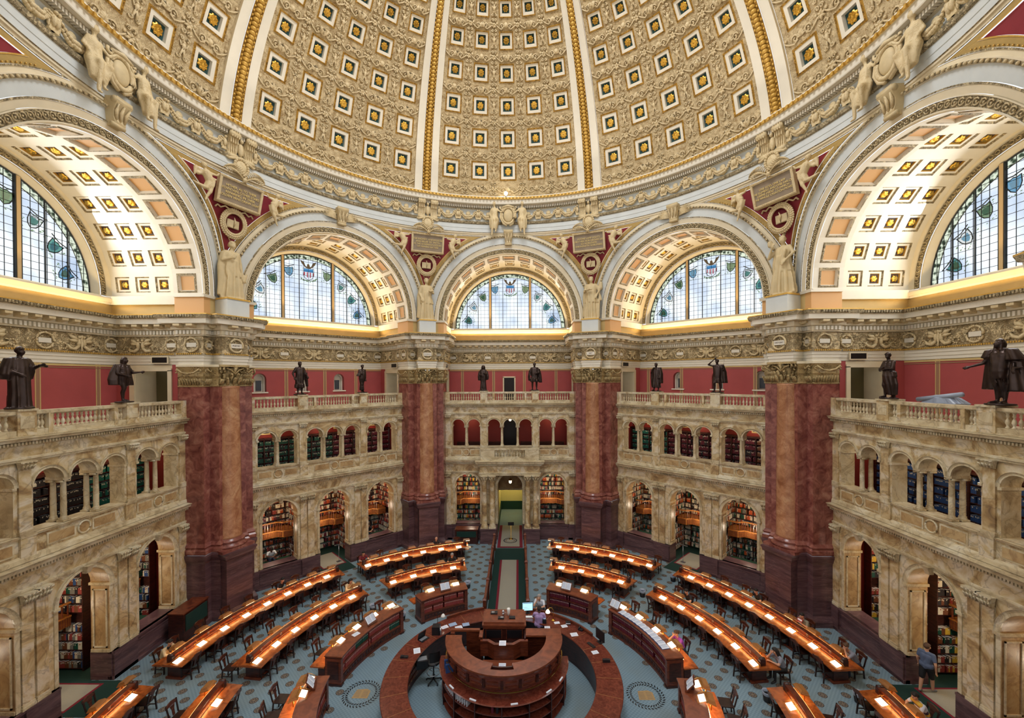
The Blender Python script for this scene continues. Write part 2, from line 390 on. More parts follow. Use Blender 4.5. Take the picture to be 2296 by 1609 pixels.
# ============================================================ THE SETTING
R8 = rad(22.5)
ZTOP = 22.15; RC = 14.45
def warp(U, z, h=0.0):
    """nominal point on the octagon face -> face that turns into the dome's circle; h lifts toward the room"""
    ph = math.atan2(U, WF); k = min(1, max(0, (z-ZS)/(ZTOP-ZS))); k = k*k*(1.5-.5*k)
    r = (1-k)*WF/c(ph)+k*RC-h
    return (r*s(ph), r*c(ph), z)
RNG = random.Random(7)
def rosette(mb, T, ac, bc, rr, h0, h1, mat, pet=8, mat2=None):
    n = pet*3; vs = [T(ac, bc, h1*1.25)]; fs = []; ms = []
    lo_ = h0*.5+h1*.5; rings = [(.16, h1*.9+.02), (.26, lo_), (.36, h1), (.48, lo_), (.72, h1), (1.0, h0+.01)]
    for (q, h) in rings:
        for i in range(n):
            a = 2*PI*i/n; sc = 1-(.24*(abs(c(pet*a/2)))**3 if q > .6 else 0)
            vs.append(T(ac+rr*q*sc*c(a), bc+rr*q*sc*s(a), h))
    for i in range(n): fs.append((0, 1+i, 1+(i+1) % n))
    for j in range(len(rings)-1):
        for i in range(n): fs.append((1+j*n+i, 1+(j+1)*n+i, 1+(j+1)*n+(i+1) % n, 1+j*n+(i+1) % n))
    mb.add(vs, fs, mat, True)
def loops(mb, T, ac, bc, lay, closemat, aspect=1.0):
    """nested square loops: lay [(half, h, mat to next)]"""
    vs = []; fs = []; ms = []
    for (hf, h, _m) in lay:
        for (x, y) in ((-1, -1), (1, -1), (1, 1), (-1, 1)): vs.append(T(ac+x*hf, bc+y*hf*aspect, h))
    for j in range(len(lay)-1):
        for i in range(4):
            fs.append((j*4+i, j*4+(i+1) % 4, (j+1)*4+(i+1) % 4, (j+1)*4+i)); ms.append(lay[j][2])
    j = len(lay)-1; fs.append((j*4, j*4+1, j*4+2, j*4+3)); ms.append(closemat)
    mb.add(vs, fs, ms)
def fillgrid(mb, T, al, bl, skip, mat, sub=1):
    for i in range(len(al)-1):
        for j in range(len(bl)-1):
            if skip(i, j): continue
            nu = max(1, int(abs(al[i+1]-al[i])/sub)); nv = max(1, int(abs(bl[j+1]-bl[j])/sub))
            mb.grid(lambda p, q: T(al[i]+(al[i+1]-al[i])*p, bl[j]+(bl[j+1]-bl[j])*q, 0), nu, nv, mat, True)
# ------------------------------------------------------------ dome
RD, ZD = 15.0, 22.46
EL = [15.91, 23.58, 30.85, 37.65, 43.94, 49.66, 54.9, 59.7]
def domeT(az0):
    def T(a, b, h):
        az = rad(az0+a); el = rad(b); r = RD-h
        return (r*c(el)*s(az), r*c(el)*c(az), ZD+r*s(el))
    return T
def dome_orn(mb, T, kind):
    M_ = 'dome_figure'
    def spiral(x, y, r, sx, sy, n=11): return [T(x+sx*(r-r*.8*t)*c(t*8)-sx*r, y+sy*(r-r*.8*t)*s(t*8), .05) for t in np.linspace(0, 1, n)]
    if kind < 3:      # shell or crest flanked by scrolls
        for q in range(7 if kind == 0 else 5):
            t = PI*(q+.5)/(7 if kind == 0 else 5); mb.tube([T(0, -.5, .04), T(.45*c(t), -.5+.6*s(t), .09), T(.8*c(t), -.5+1.1*s(t), .03)], [.02, .06, .05], 4, M_)
        if kind == 1: mb.ball(T(0, .1, .04), (.14, .14, .14), M_, 7, 5)
        if kind == 2:
            for sx in (-1, 1): mb.tube([T(sx*.3, .6, .04), T(sx*.9, .5, .1), T(sx*.6, -.3, .09), T(0, -.9, .04)], [.05, .1, .09, .04], 5, M_)
        for sx in (-1, 1):
            mb.tube(spiral(sx*2.0, -.2, .75, sx, 1), .04, 4, M_); mb.tube([T(sx*.8, -.6, .04), T(sx*1.6, -1.0, .06), T(sx*2.6, -.5, .05), T(sx*3.3, .1, .04)], .04, 4, M_)
            mb.ball(T(sx*3.0, .45, .04), (.07, .07, .07), M_, 5, 4)
    elif kind == 3:   # small standing figure on a stem
        mb.ball(T(0, .9, .06), (.06, .06, .06), M_, 6, 4); mb.tube([T(0, .7, .05), T(0, .1, .07), T(0, -.8, .05)], [.07, .09, .04], 5, M_)
        for sx in (-1, 1): mb.tube([T(0, .6, .05), T(sx*.5, .25, .06), T(sx*.75, .9, .04)], [.04, .04, .03], 4, M_); mb.tube([T(0, 0, .05), T(sx*.25, -.9, .06), T(sx*.35, -1.7, .04)], [.06, .05, .03], 4, M_); mb.tube(spiral(sx*.95, -1.5, .42, sx, -1, 9), .035, 4, M_); mb.tube(spiral(sx*.95, 1.5, .4, sx, 1, 9), .035, 4, M_)
    else:             # knot of leaves at the crossings
        for q in range(6):
            t = PI*q/3+.3; mb.tube([T(0, 0, .04), T(.45*c(t), .45*s(t), .08), T(.85*c(t), .85*s(t), .03)], [.03, .07, .02], 4, M_)
        for sy in (-1, 1):
            for sx in (-1, 1): mb.tube(spiral(sx*.9, sy*1.25, .45, sx, sy, 9), .035, 4, M_)
mb = MB()
for k in range(8):
    T = domeT(45*k)
    al = [-19.45]
    for j in range(-2, 3): al += [j*7.97-2.35, j*7.97+2.35]
    al += [19.45]
    bl = [8.0]
    for e_ in EL:
        hb = 2.35*c(rad(e_))/c(rad(15.9))
        bl += [e_-hb, e_+hb]
    bl += [64]
    fillgrid(mb, T, al, bl, lambda i, j: i % 2 == 1 and j % 2 == 1, 'dome_relief', 2.5)
    if k in (3, 4, 5): continue
    for e_ in EL:
        asp = c(rad(e_))/c(rad(15.9))
        for j in range(-2, 3):
            ac = j*7.97
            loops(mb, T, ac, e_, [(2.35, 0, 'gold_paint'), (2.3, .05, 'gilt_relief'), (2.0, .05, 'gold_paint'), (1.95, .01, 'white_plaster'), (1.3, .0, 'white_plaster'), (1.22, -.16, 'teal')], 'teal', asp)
            rosette(mb, lambda a, b2, h: T(ac+(a-ac), e_+(b2-e_)*asp, h), ac, e_, 1.02, -.12, -.04, 'gold', 8)
    # small modelled rosettes and shells between the coffers
    for i, e_ in enumerate([8.8]+EL[:6]):
        asp = c(rad(e_)); el2 = (e_+([8.8]+EL)[i+1])/2-(.9 if i == 0 else 0)
        for j in range(-2, 3):
            dome_orn(mb, lambda a, b2, h: T(j*7.97+a, el2+b2*asp, h), (i*2+j) % 3)
        for j in range(-2, 2):
            if i: dome_orn(mb, lambda a, b2, h: T((j+.5)*7.97+a, e_+b2*asp, h), 3)
            dome_orn(mb, lambda a, b2, h: T((j+.5)*7.97+a, el2+b2*asp, h), 4)
dome = struct(mb.build('ceiling'))
for k in range(8):
    if k in (3, 4): continue
    T = domeT(45*k+22.4)
    mb = MB(); h = .16
    for (a0, a1, mt_, hh) in ((-3.1, -1.15, 'white_plaster', h), (-1.15, 1.15, 'gilt_relief', h+.03), (1.15, 3.1, 'white_plaster', h)):
        mb.grid(lambda p, q: T(a0+(a1-a0)*p, 8+56*q, hh), 2, 40, mt_, True)
    for a0 in (-3.1, 3.1): mb.grid(lambda p, q: T(a0, 8+56*q, h*p), 1, 40, 'cream', True)
    for q in range(70):
        e_ = 9+q*.8; mb.ball(T(0, e_, h+.04), (.17, .17, .11), 'gold_paint', 6, 4)
        for sgn in (-1, 1): mb.ball(T(sgn*.85, e_+.4, h+.03), (.06, .06, .06), 'gold_paint', 5, 3)
    mb.build('rib', dome)
# lantern collar round the top of the dome
mb = MB(); rt = RD*c(rad(64)); zt = ZD+RD*s(rad(64))
mb.lathe([(rt, zt), (rt-.25, zt-.1), (rt-.35, zt+.3), (rt-.3, zt+2.6)], 64, 0, 0, ['gold_paint', 'white_plaster', 'cream'], True, cap=False)
struct(mb.build('ceiling_lantern'))
# ------------------------------------------------------------ ring entablature under the dome
ring = empty('trim_dome_ring'); struct(ring)
mb = MB()
NR = 192
mb.lathe([(14.5, 22.08), (14.4, 22.12), (14.4, 22.2), (14.36, 22.22), (14.36, 22.46), (14.34, 22.48), (14.34, 22.76), (14.26, 22.8), (14.22, 22.93), (14.5, 22.96), (14.52, 23.84), (14.4, 23.86), (14.36, 24.02), (14.3, 24.04), (14.16, 24.06), (14.0, 24.08), (13.98, 24.12), (13.96, 24.34), (13.9, 24.36), (13.84, 24.5), (13.86, 24.56), (14.9, 24.62)],
         NR, 0, 0, ['cream', 'cream', 'band_relief', 'pale_blue', 'pale_blue', 'pale_blue', 'band_relief', 'band_relief', 'cream', 'pale_blue', 'cream', 'band_relief', 'cream', 'cream', 'white_plaster', 'white_plaster', 'white_plaster', 'cream', 'gold_paint', 'white_plaster', 'white_plaster'], False, cap=False)
for i in range(720):
    a = 2*PI*i/720
    if c(a-PI/2) < -.45: continue
    def T(x, y, z): return (x*c(a)-y*s(a), x*s(a)+y*c(a), z)
    mb.box(14.18, 14.42, -.035, .035, 23.88, 24.03, 'white_plaster', T)
    if i % 2 == 0: mb.box(13.8, 13.92, -.05, .05, 24.36, 24.5, 'gold_paint', T)
mb.build('cornice', ring)
# garlands (swags of fruit hung between eagles), consoles, seated figures
def radT(az, R0=14.5):
    a = rad(az)
    def T(x, y, z): return ((R0-y)*s(a)+x*c(a), (R0-y)*c(a)-x*s(a), z)
    return T
g = MB()
for t in np.linspace(-1, 1, 15):
    zz = 23.62-.42*(1-t*t); x = t*.56
    for q in range(5):
        a = q*1.256+t*9; rr = .13*(1.15-abs(t)*.6)
        g.ball((x+rr*.5*c(a), .17+rr*.6*s(a), zz+rr*.5*s(a*1.7)), rr*.62, 'plaster_figure', 6, 4)
for sx in (-1, 1):
    x = sx*.64
    g.ball((x, .2, 23.45), (.1, .1, .2), 'plaster_figure', 7, 5); g.ball((x, .26, 23.68), (.06, .08, .07), 'plaster_figure', 6, 4)
    g.frustum(x-.12, x+.12, .08, .16, 23.12, x-.04, x+.04, .1, .2, 23.45, 'plaster_figure')
    g.ball((x-.12*sx, .14, 23.38), (.06, .05, .2), 'plaster_figure', 6, 4)
    g.tube([(x-.1*sx, .12, 23.7), (x-.25*sx, .16, 23.6), (x-.3*sx, .12, 23.45)], .03, 5, 'plaster_figure')
g.lathe([(.01, 0), (.16, .0), (.15, .05), (.01, .07)], 12, 0, 0, 'plaster_figure')
for i in range(len(g.v)-48, len(g.v)):
    x, y, z = g.v[i]; g.v[i] = (x, .04+z, 23.52+y)
gm = g.build('garland'); first = True
con = MB()
for sx in (-1, 1):
    x = sx*.42
    def sc(p, n_=10): return p
    prof = [(.12, 22.85), (.2, 22.9), (.22, 23.05), (.16, 23.2), (.2, 23.5), (.38, 23.75), (.5, 23.9), (.5, 24.02), (.0, 24.05)]
    for j in range(len(prof)-1):
        (y0, z0), (y1, z1) = prof[j], prof[j+1]
        con.add([(x-.22, y0, z0), (x+.22, y0, z0), (x+.22, y1, z1), (x-.22, y1, z1), (x-.22, 0, z0), (x+.22, 0, z0), (x+.22, 0, z1), (x-.22, 0, z1)], [(0, 1, 2, 3), (0, 3, 7, 4), (1, 5, 6, 2)], 'plaster_figure')
        for q in range(4): con.box(x-.19+q*.11, x-.14+q*.11, max(y0, y1)-.02, max(y0, y1)+.03, z0, z1, 'plaster_figure')
    con.tube([(x-.24, .2, 22.92), (x+.24, .2, 22.92)], .13, 8, 'plaster_figure'); con.tube([(x-.24, .42, 23.9), (x+.24, .42, 23.9)], .14, 8, 'plaster_figure')
con.ball((0, .2, 23.4), (.14, .14, .36), 'plaster_figure', 8, 6); con.ball((0, .3, 23.78), (.09, .1, .1), 'plaster_figure', 8, 5)
con.ball((-.15, .12, 23.45), (.08, .08, .28), 'plaster_figure', 6, 5); con.ball((.15, .12, 23.45), (.08, .08, .28), 'plaster_figure', 6, 5)
for a in np.linspace(0, 2*PI, 18)[:-1]: con.ball((.34*c(a), .28, 22.55+.36*s(a)), .08, 'plaster_figure', 6, 4)
con.ball((0, .24, 22.55), (.3, .1, .32), 'plaster_figure', 12, 8)
con.tube([(-.85, .15, 22.9), (-.6, .25, 22.75), (-.3, .28, 22.85), (0, .3, 22.95), (.3, .28, 22.85), (.6, .25, 22.75), (.85, .15, 22.9)], .07, 6, 'plaster_figure')
cm = con.build('console')
for k in range(-3, 4):
    for j in range(9):
        az = 45*k-22.5+j*5.625
        a = rad(az)
        loc = (14.5*s(a), 14.5*c(a), 0)
        for src, nm in ((gm, 'garland'),):
            if j == 0:
                q = share(cm, ring, loc, PI-a, 'console')
            elif j == 8: pass
            elif j == 4 and k % 2 == 0: pass
            elif abs(az) < 128: share(gm, ring, loc, PI-a, 'garland')
COL.objects.unlink(gm); bpy.data.objects.remove(gm); COL.objects.unlink(cm); bpy.data.objects.remove(cm)
# ------------------------------------------------------------ great arch, vault, pendentives (one bay, reused)
def make_arch():
    out = {}
    mb = MB()
    def P(rho, t, h=0, W=None):
        U = rho*c(t); z = ZS+rho*s(t); return warp(U, z, h)
    rings = [(4.68, .02, 4.72, .1, 'cream'), (4.72, .1, 4.76, .1, 'cream'), (4.76, .08, 5.06, .08, 'band_relief'), (5.06, .12, 5.1, .12, 'cream'), (5.1, .06, 5.34, .1, 'cream'), (5.34, .12, 5.4, .12, 'band_relief'), (5.4, .06, 5.84, .06, 'pale_blue'), (5.84, .06, 5.86, .14, 'cream'), (5.86, .14, 5.97, .14, 'band_relief'), (5.97, .14, 6.0, 0, 'cream')]
    for (r0, h0, r1, h1, mt_) in rings:
        mb.grid(lambda p, q: P(r0+(r1-r0)*q, PI*p, h0+(h1-h0)*q), 64, 1, mt_, False)
    for i in range(92):   # bead and egg mouldings
        t = PI*(i+.5)/92; mb.ball(P(5.915, t, .16), .055, 'statue_plaster', 6, 4)
    for i in range(60):
        t = PI*(i+.5)/60; p = P(4.91, t, .1)
        mb.tube([P(4.91+.1*c(a), t+.1*s(a)/4.9, .11) for a in np.linspace(0, 2*PI, 9)[:-1]], .022, 4, 'statue_plaster', True)
        mb.ball(p, .035, 'statue_plaster', 5, 3)
    # straight feet of the arch
    for sg in (1, -1):
        for (u0, u1, mt_) in ((4.68, 5.1, 'tan_panel'), (5.1, 6.02, 'tan_plaster')):
            vs = [warp(sg*u0, 15.08, .08), warp(sg*u1, 15.08, .08), warp(sg*u1, ZS-.08, .08), warp(sg*u0, ZS-.08, .08)]
            mb.add(vs, [(0, 1, 2, 3)], mt_)
        vs = [warp(sg*4.6, ZS-.1, .16), warp(sg*6.0, ZS-.1, .16), warp(sg*6.0, ZS+.03, .2), warp(sg*4.6, ZS+.03, .2), warp(sg*6.0, ZS+.03, 0), warp(sg*4.6, ZS+.03, 0)]
        mb.add(vs, [(0, 1, 2, 3), (3, 2, 4, 5)], 'white_plaster')
        mb.box(min(sg*4.7, sg*4.9), max(sg*4.7, sg*4.9), WF-.05, 16.0, 15.08, ZS, 'tan_panel')
        mb.box(min(sg*4.6, sg*4.9), max(sg*4.6, sg*4.9), WF-.16, 16.0, ZS-.1, ZS+.02, 'white_plaster')
    out['archivolt'] = mb
    # vault in front (tan panels)
    mb = MB(); r = 4.68; n = 13
    def Tf(a, b, h):
        t = a; x0, y0, z0 = P(r, t, 0); x1, y1, z1 = ((r)*c(t), 16.0, ZS+r*s(t)); q = b
        x = x0+(x1-x0)*q; y = y0+(y1-y0)*q; z = z0+(z1-z0)*q
        return (x-h*c(t), y, z-h*s(t))
    st = PI/n; ha = .098; al = [0]
    for i in range(n): al += [st*(i+.5)-ha, st*(i+.5)+ha]
    al += [PI]; bl = [0, .18, .86, 1]
    fillgrid(mb, Tf, al, bl, lambda i, j: i % 2 == 1 and j == 1, 'white_plaster', .2)
    for i in range(n):
        ac = st*(i+.5)
        vs = []; lay = [(1, 0), (.92, .04), (.8, .04), (.72, -.07), (.7, -.07)]
        for (q, h) in lay:
            for (x, y) in ((-1, -1), (1, -1), (1, 1), (-1, 1)): vs.append(Tf(ac+x*ha*q, .52+y*.34*q, h))
        fs = []; ms = []
        for j in range(4):
            for e_ in range(4): fs.append((j*4+e_, j*4+(e_+1) % 4, (j+1)*4+(e_+1) % 4, (j+1)*4+e_)); ms.append('band_relief' if j < 2 else 'white_plaster')
        fs.append((16, 17, 18, 19)); ms.append('tan_panel'); mb.add(vs, fs, ms)
    # inner vault with gilt coffers
    r2 = 5.2
    mb.grid(lambda p, q: ((r+(r2-r)*q)*c(PI*p), 16.0, ZS+(r+(r2-r)*q)*s(PI*p)), 48, 1, 'cream', False)
    def Tv(a, b, h): return ((r2-h)*c(a), b, ZS+(r2-h)*s(a))
    ws = [16.95, 17.95, 18.95]; hb = .36; ha = .36/r2*1.05; al = [0]
    for i in range(n): al += [st*(i+.5)-ha, st*(i+.5)+ha]
    al += [PI]; bl = [16.0]
    for w in ws: bl += [w-hb, w+hb]
    bl += [19.55]
    fillgrid(mb, Tv, al, bl, lambda i, j: i % 2 == 1 and j % 2 == 1, 'white_plaster', .3)
    for i in range(n):
        ac = st*(i+.5)
        for w in ws:
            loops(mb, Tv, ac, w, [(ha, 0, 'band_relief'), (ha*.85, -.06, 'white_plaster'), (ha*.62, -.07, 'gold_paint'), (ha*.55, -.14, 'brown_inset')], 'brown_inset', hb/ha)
            rosette(mb, lambda a, b2, h: Tv(ac+(a-ac)/r2, b2, h), ac, w, .17, -.13, -.05, 'gold', 6)
    # back face: plain cove, carved band, reveal of the window
    for (ra, wa, rb, wb_, mt_) in ((5.2, 19.55, 5.12, 19.75, 'cream'), (5.12, 19.75, 5.08, 19.75, 'cream'), (5.08, 19.72, 4.8, 19.72, 'band_relief'), (4.8, 19.75, 4.74, 19.75, 'cream'), (4.74, 19.75, 4.62, 20.1, 'white_plaster')):
        mb.grid(lambda p, q: ((ra+(rb-ra)*q)*c(PI*p), wa+(wb_-wa)*q, ZS+.06+(ra+(rb-ra)*q)*s(PI*p)), 64, 1, mt_, False)
    for i in range(64):
        t = PI*(i+.5)/64
        mb.tube([((4.94+.08*c(a))*c(t+.08*s(a)/4.9), 19.7, ZS+.06+(4.94+.08*c(a))*s(t+.08*s(a)/4.9)) for a in np.linspace(0, 2*PI, 8)[:-1]], .02, 4, 'statue_plaster', True)
    out['vault'] = mb
    # pendentive halves, nested bands
    mb = MB(); RO = 6.0; UC = WF*math.tan(R8)
    bands = [(0, .15, 'cream', 0), (.15, .2, 'band_relief', .03), (.2, .43, 'band_gold_tan', 0), (.43, .47, 'gold_paint', .02)]
    def outline(d, side, h, n1=26, n2=26):
        ro = RO+d; zt_ = ZTOP-.03-d*.8
        zb = ZS+math.sqrt(max(0, ro*ro-UC*UC)); t0 = math.asin((zb-ZS)/ro); t1 = math.asin(min(1, (zt_-ZS)/ro))
        pts = [(ro*c(t0+(t1-t0)*i/n1), ZS+ro*s(t0+(t1-t0)*i/n1)) for i in range(n1+1)]
        ut = pts[-1][0]
        pts += [(ut+(UC-ut)*i/n2, zt_) for i in range(1, n2+1)]
        return pts
    for sg in (1, -1):
        for (d0, d1, mt_, h) in bands:
            A_ = outline(d0, sg, h); B_ = outline(d1, sg, h)
            vs = [warp(sg*u, z, h) for (u, z) in A_]+[warp(sg*u, z, h) for (u, z) in B_]; n_ = len(A_)
            mb.add(vs, [(i, i+1, n_+i+1, n_+i) for i in range(n_-1)], mt_)
        d = .47; ro = RO+d; zt_ = ZTOP-.03-d*.8; zb = ZS+math.sqrt(ro*ro-UC*UC)
        rows = []
        for i in range(25):
            z = zb+(zt_-zb)*i/24; ua = math.sqrt(max(0, ro*ro-(z-ZS)**2)); rows.append([warp(sg*(ua+(UC-ua)*j/8), z, -.03) for j in range(9)])
        vs = [p for r_ in rows for p in r_]
        mb.add(vs, [(i*9+j, i*9+j+1, (i+1)*9+j+1, (i+1)*9+j) for i in range(24) for j in range(8)], 'crimson', True)
        # fill behind the springing
        vs = [warp(sg*5.98, ZS-.9, 0), warp(sg*UC, ZS-.9, 0), warp(sg*UC, ZS+.9, 0), warp(sg*5.93, ZS+.9, 0)]
        mb.add(vs, [(0, 1, 2, 3)], 'pale_blue')
        for i in range(40):
            t = .12+(1.15-.12)*i/40; u = 6.25*c(t)
            if u < UC and ZS+6.25*s(t) < ZTOP-.3: mb.ball(warp(sg*u, ZS+6.25*s(t), .03), .03, 'gold_paint', 4, 3)
    out['pendentive'] = mb
    return out
# ------------------------------------------------------------ entablature of the piers and alcoves
PH = [(5.683, 13.72), (5.11, 13.96), (5.40, 14.65), (4.75, 14.65), (4.75, 15.9), (5.0, 15.9), (5.0, 19.2)]
PATH = PH+[(-x, y) for (x, y) in reversed(PH)]
def make_entab():
    mb = MB()
    prof = [(-.3, 12.66), (0, 12.66), (0, 12.82), (.03, 12.83), (.03, 12.98), (.06, 12.99), (.06, 13.12), (.11, 13.14), (.11, 13.2), (.02, 13.21), (.02, 14.04), (.08, 14.06), (.08, 14.12), (.1, 14.13), (.1, 14.33), (.2, 14.36), (.2, 14.6), (.52, 14.62), (.54, 14.84), (.6, 14.86), (.66, 15.02), (.66, 15.07), (-.6, 15.1)]
    ms = ['white_plaster']*7+['band_relief', 'cream', 'frieze_relief', 'band_relief', 'cream', 'cream', 'cream', 'cream', 'cream', 'cream', 'white_plaster', 'cream', 'band_relief', 'gold_paint', 'tan_plaster']
    mb.sweep(PATH, prof, ms)
    mb.dents(PATH, .1, .18, 14.14, 14.32, .16, .55, 'white_plaster')
    mb.dents(PATH, .2, .5, 14.42, 14.6, .5, .5, 'plaster_figure', taper=.08)
    mb.dents(PATH, .02, .13, 13.15, 13.22, .09, .6, 'gold_paint')
    mb.dents(PATH, .62, .69, 14.9, 15.02, .12, .6, 'band_relief')
    # frieze medallions, griffins and scrolls
    def medal(cx, cy, tx, ty, rr=.34, plate=True):
        nx, ny = ty, -tx    # toward the room
        def T(a, b, h): return (cx+tx*a+nx*h, cy+ty*a+ny*h, 13.62+b)
        mb.tube([T(rr*c(a), rr*s(a), .05) for a in np.linspace(0, 2*PI, 19)[:-1]], .045, 5, 'plaster_figure', True)
        for a in np.linspace(0, 2*PI, 9)[:-1]: mb.ball(T(rr*c(a), rr*s(a), .09), .05, 'plaster_figure', 5, 3)
        if plate: mb.add([T(-.24, -.1, .05), T(.24, -.1, .05), T(.24, .1, .05), T(-.24, .1, .05)], [(0, 1, 2, 3)], 'white_plaster')
    def griffin(cx, cy, tx, ty, sg):
        nx, ny = ty, -tx
        def T(a, b, h): return (cx+sg*tx*a+nx*h, cy+sg*ty*a+ny*h, 13.62+b)
        mb.ball(T(.12, .0, .06), (.09, .09, .2), 'plaster_figure', 6, 5); mb.ball(T(.1, .25, .08), .07, 'plaster_figure', 6, 4)
        mb.tube([T(.15, .1, .07), T(.35, .22, .09), T(.5, .3, .05)], [.05, .1, .02], 5, 'plaster_figure')
        mb.tube([T(.15, .05, .07), T(.35, .08, .09), T(.52, .12, .05)], [.05, .09, .02], 5, 'plaster_figure')
        mb.tube([T(.12, -.15, .06), T(.3, -.3, .07), T(.5, -.25, .07), T(.6, -.1, .06), T(.48, -.05, .05)], [.07, .08, .07, .05, .03], 5, 'plaster_figure')
        mb.tube([T(.05, .12, .08), T(-.05, .18, .08)], .03, 4, 'plaster_figure')
        for a in np.linspace(0, 5, 8): mb.ball(T(.72+.12*c(a), -.18+.12*s(a), .05), .04, 'plaster_figure', 5, 3)
    for u in (-3.9, 3.9, 0): pass
    for u in (-1.85, 1.85, 4.72, -4.72): medal(u, 19.2, 1, 0, .33)
    for u in (-3.7, -3.0, 0, 3.3, 3.0):
        if abs(u) in (3.0, 3.3): continue
    for u in (-3.3, 0, 3.3):
        griffin(u, 19.2, 1, 0, 1); griffin(u, 19.2, 1, 0, -1); mb.lathe([(.06, 13.25), (.03, 13.4), (.08, 13.6), (.03, 13.8), (.06, 13.95)], 7, u, 19.12, 'plaster_figure')
    for sg in (1, -1):
        griffin(sg*5.0, 17.9, 0, -sg, 1); griffin(sg*5.0, 17.9, 0, -sg, -1)
        medal(sg*5.0, 16.4, 0, -sg, .28); medal(sg*4.75, 15.2, 0, -sg, .33)
        # front faces of the pier blocks
        medal(sg*5.05, 14.65, 1, 0, .22, True)
    out = mb
    return out
# ------------------------------------------------------------ pier shafts, pedestals
def make_pier():
    ped = MB(); sh = MB(); cap = MB()
    # solid core of the pier behind the pilasters
    for sg in (1, -1):
        a = [(5.683, 13.9), (5.22, 14.5), (4.75, 15.9), (5.0, 15.9), (5.0, 19.6), (7.4, 17.9)]
    half = [(5.57, 13.95), (5.57, 14.22), (5.15, 14.22), (5.15, 14.68), (4.75, 14.68), (4.75, 15.9), (5.0, 15.9), (5.0, 19.2)]
    for sg in (1, -1):
        pth = [(sg*x, y) for x, y in half]
        if sg < 0: pth = pth[::-1]
        ped.sweep(pth[:6] if sg > 0 else pth[-6:], [(0.02, 0), (.16, 0), (.16, .25), (.06, .42), (.03, .5), (.03, 2.95), (.08, 3.05), (.16, 3.3), (.16, 3.38), (-.1, 3.42)], 'purple_marble')
        sh.sweep(pth[:6] if sg > 0 else pth[-6:], [(.1, 3.4), (.12, 3.45), (.12, 3.6), (.05, 3.68), (.1, 3.76), (.02, 3.88), (0, 3.92), (0, 11.56), (.03, 11.6)], 'red_marble')
        cap.sweep(pth[:6] if sg > 0 else pth[-6:], [(.03, 11.58), (.05, 11.63), (.0, 11.66), (.0, 12.0), (.04, 12.1), (.02, 12.3), (.1, 12.5), (.14, 12.56), (.14, 12.66), (0, 12.68)], ['bronze_capital', 'bronze_capital', 'bronze_capital', 'bronze_capital', 'bronze_capital', 'bronze_capital', 'bronze_capital', 'cream', 'cream'])
        for (x0, x1, y) in ((4.75, 5.15, 14.65), (5.15, 5.57, 14.2)):
            xm = (x0+x1)/2
            for q in range(5):
                xx = sg*(x0+.04+(x1-x0-.08)*q/4)
                cap.tube([(xx, y-.02, 11.68), (xx, y-.08, 11.85), (xx, y-.13, 11.96), (xx, y-.1, 11.9)], [.04, .05, .04, .02], 5, 'bronze_capital')
            for e_ in (-1, 1):
                xx = sg*xm+e_*.2
                cap.tube([(xx+.1*t*c(t*5), y-.14, 12.36+.1*t*s(t*5)) for t in np.linspace(1, .2, 8)], .035, 5, 'bronze_capital')
            cap.tube([(sg*xm-.18, y-.16, 12.45), (sg*xm, y-.2, 12.3), (sg*xm+.18, y-.16, 12.45)], .04, 5, 'bronze_capital')
        for q in range(9):
            yy = 14.75+q*1.0/8
            cap.tube([(sg*4.72, yy, 11.68), (sg*4.66, yy, 11.85), (sg*4.6, yy, 11.96)], [.04, .05, .03], 5, 'bronze_capital')
        cap.tube([(sg*4.6, 14.75, 12.45), (sg*4.56, 15.0, 12.25), (sg*4.56, 15.3, 12.2), (sg*4.56, 15.6, 12.28), (sg*4.6, 15.85, 12.45)], .045, 5, 'bronze_capital')
        for yy in (14.72, 15.88): cap.tube([(sg*4.6, yy+.1*t*c(t*5), 12.36+.1*t*s(t*5)) for t in np.linspace(1, .2, 8)], .035, 5, 'bronze_capital')
    return ped, sh, cap
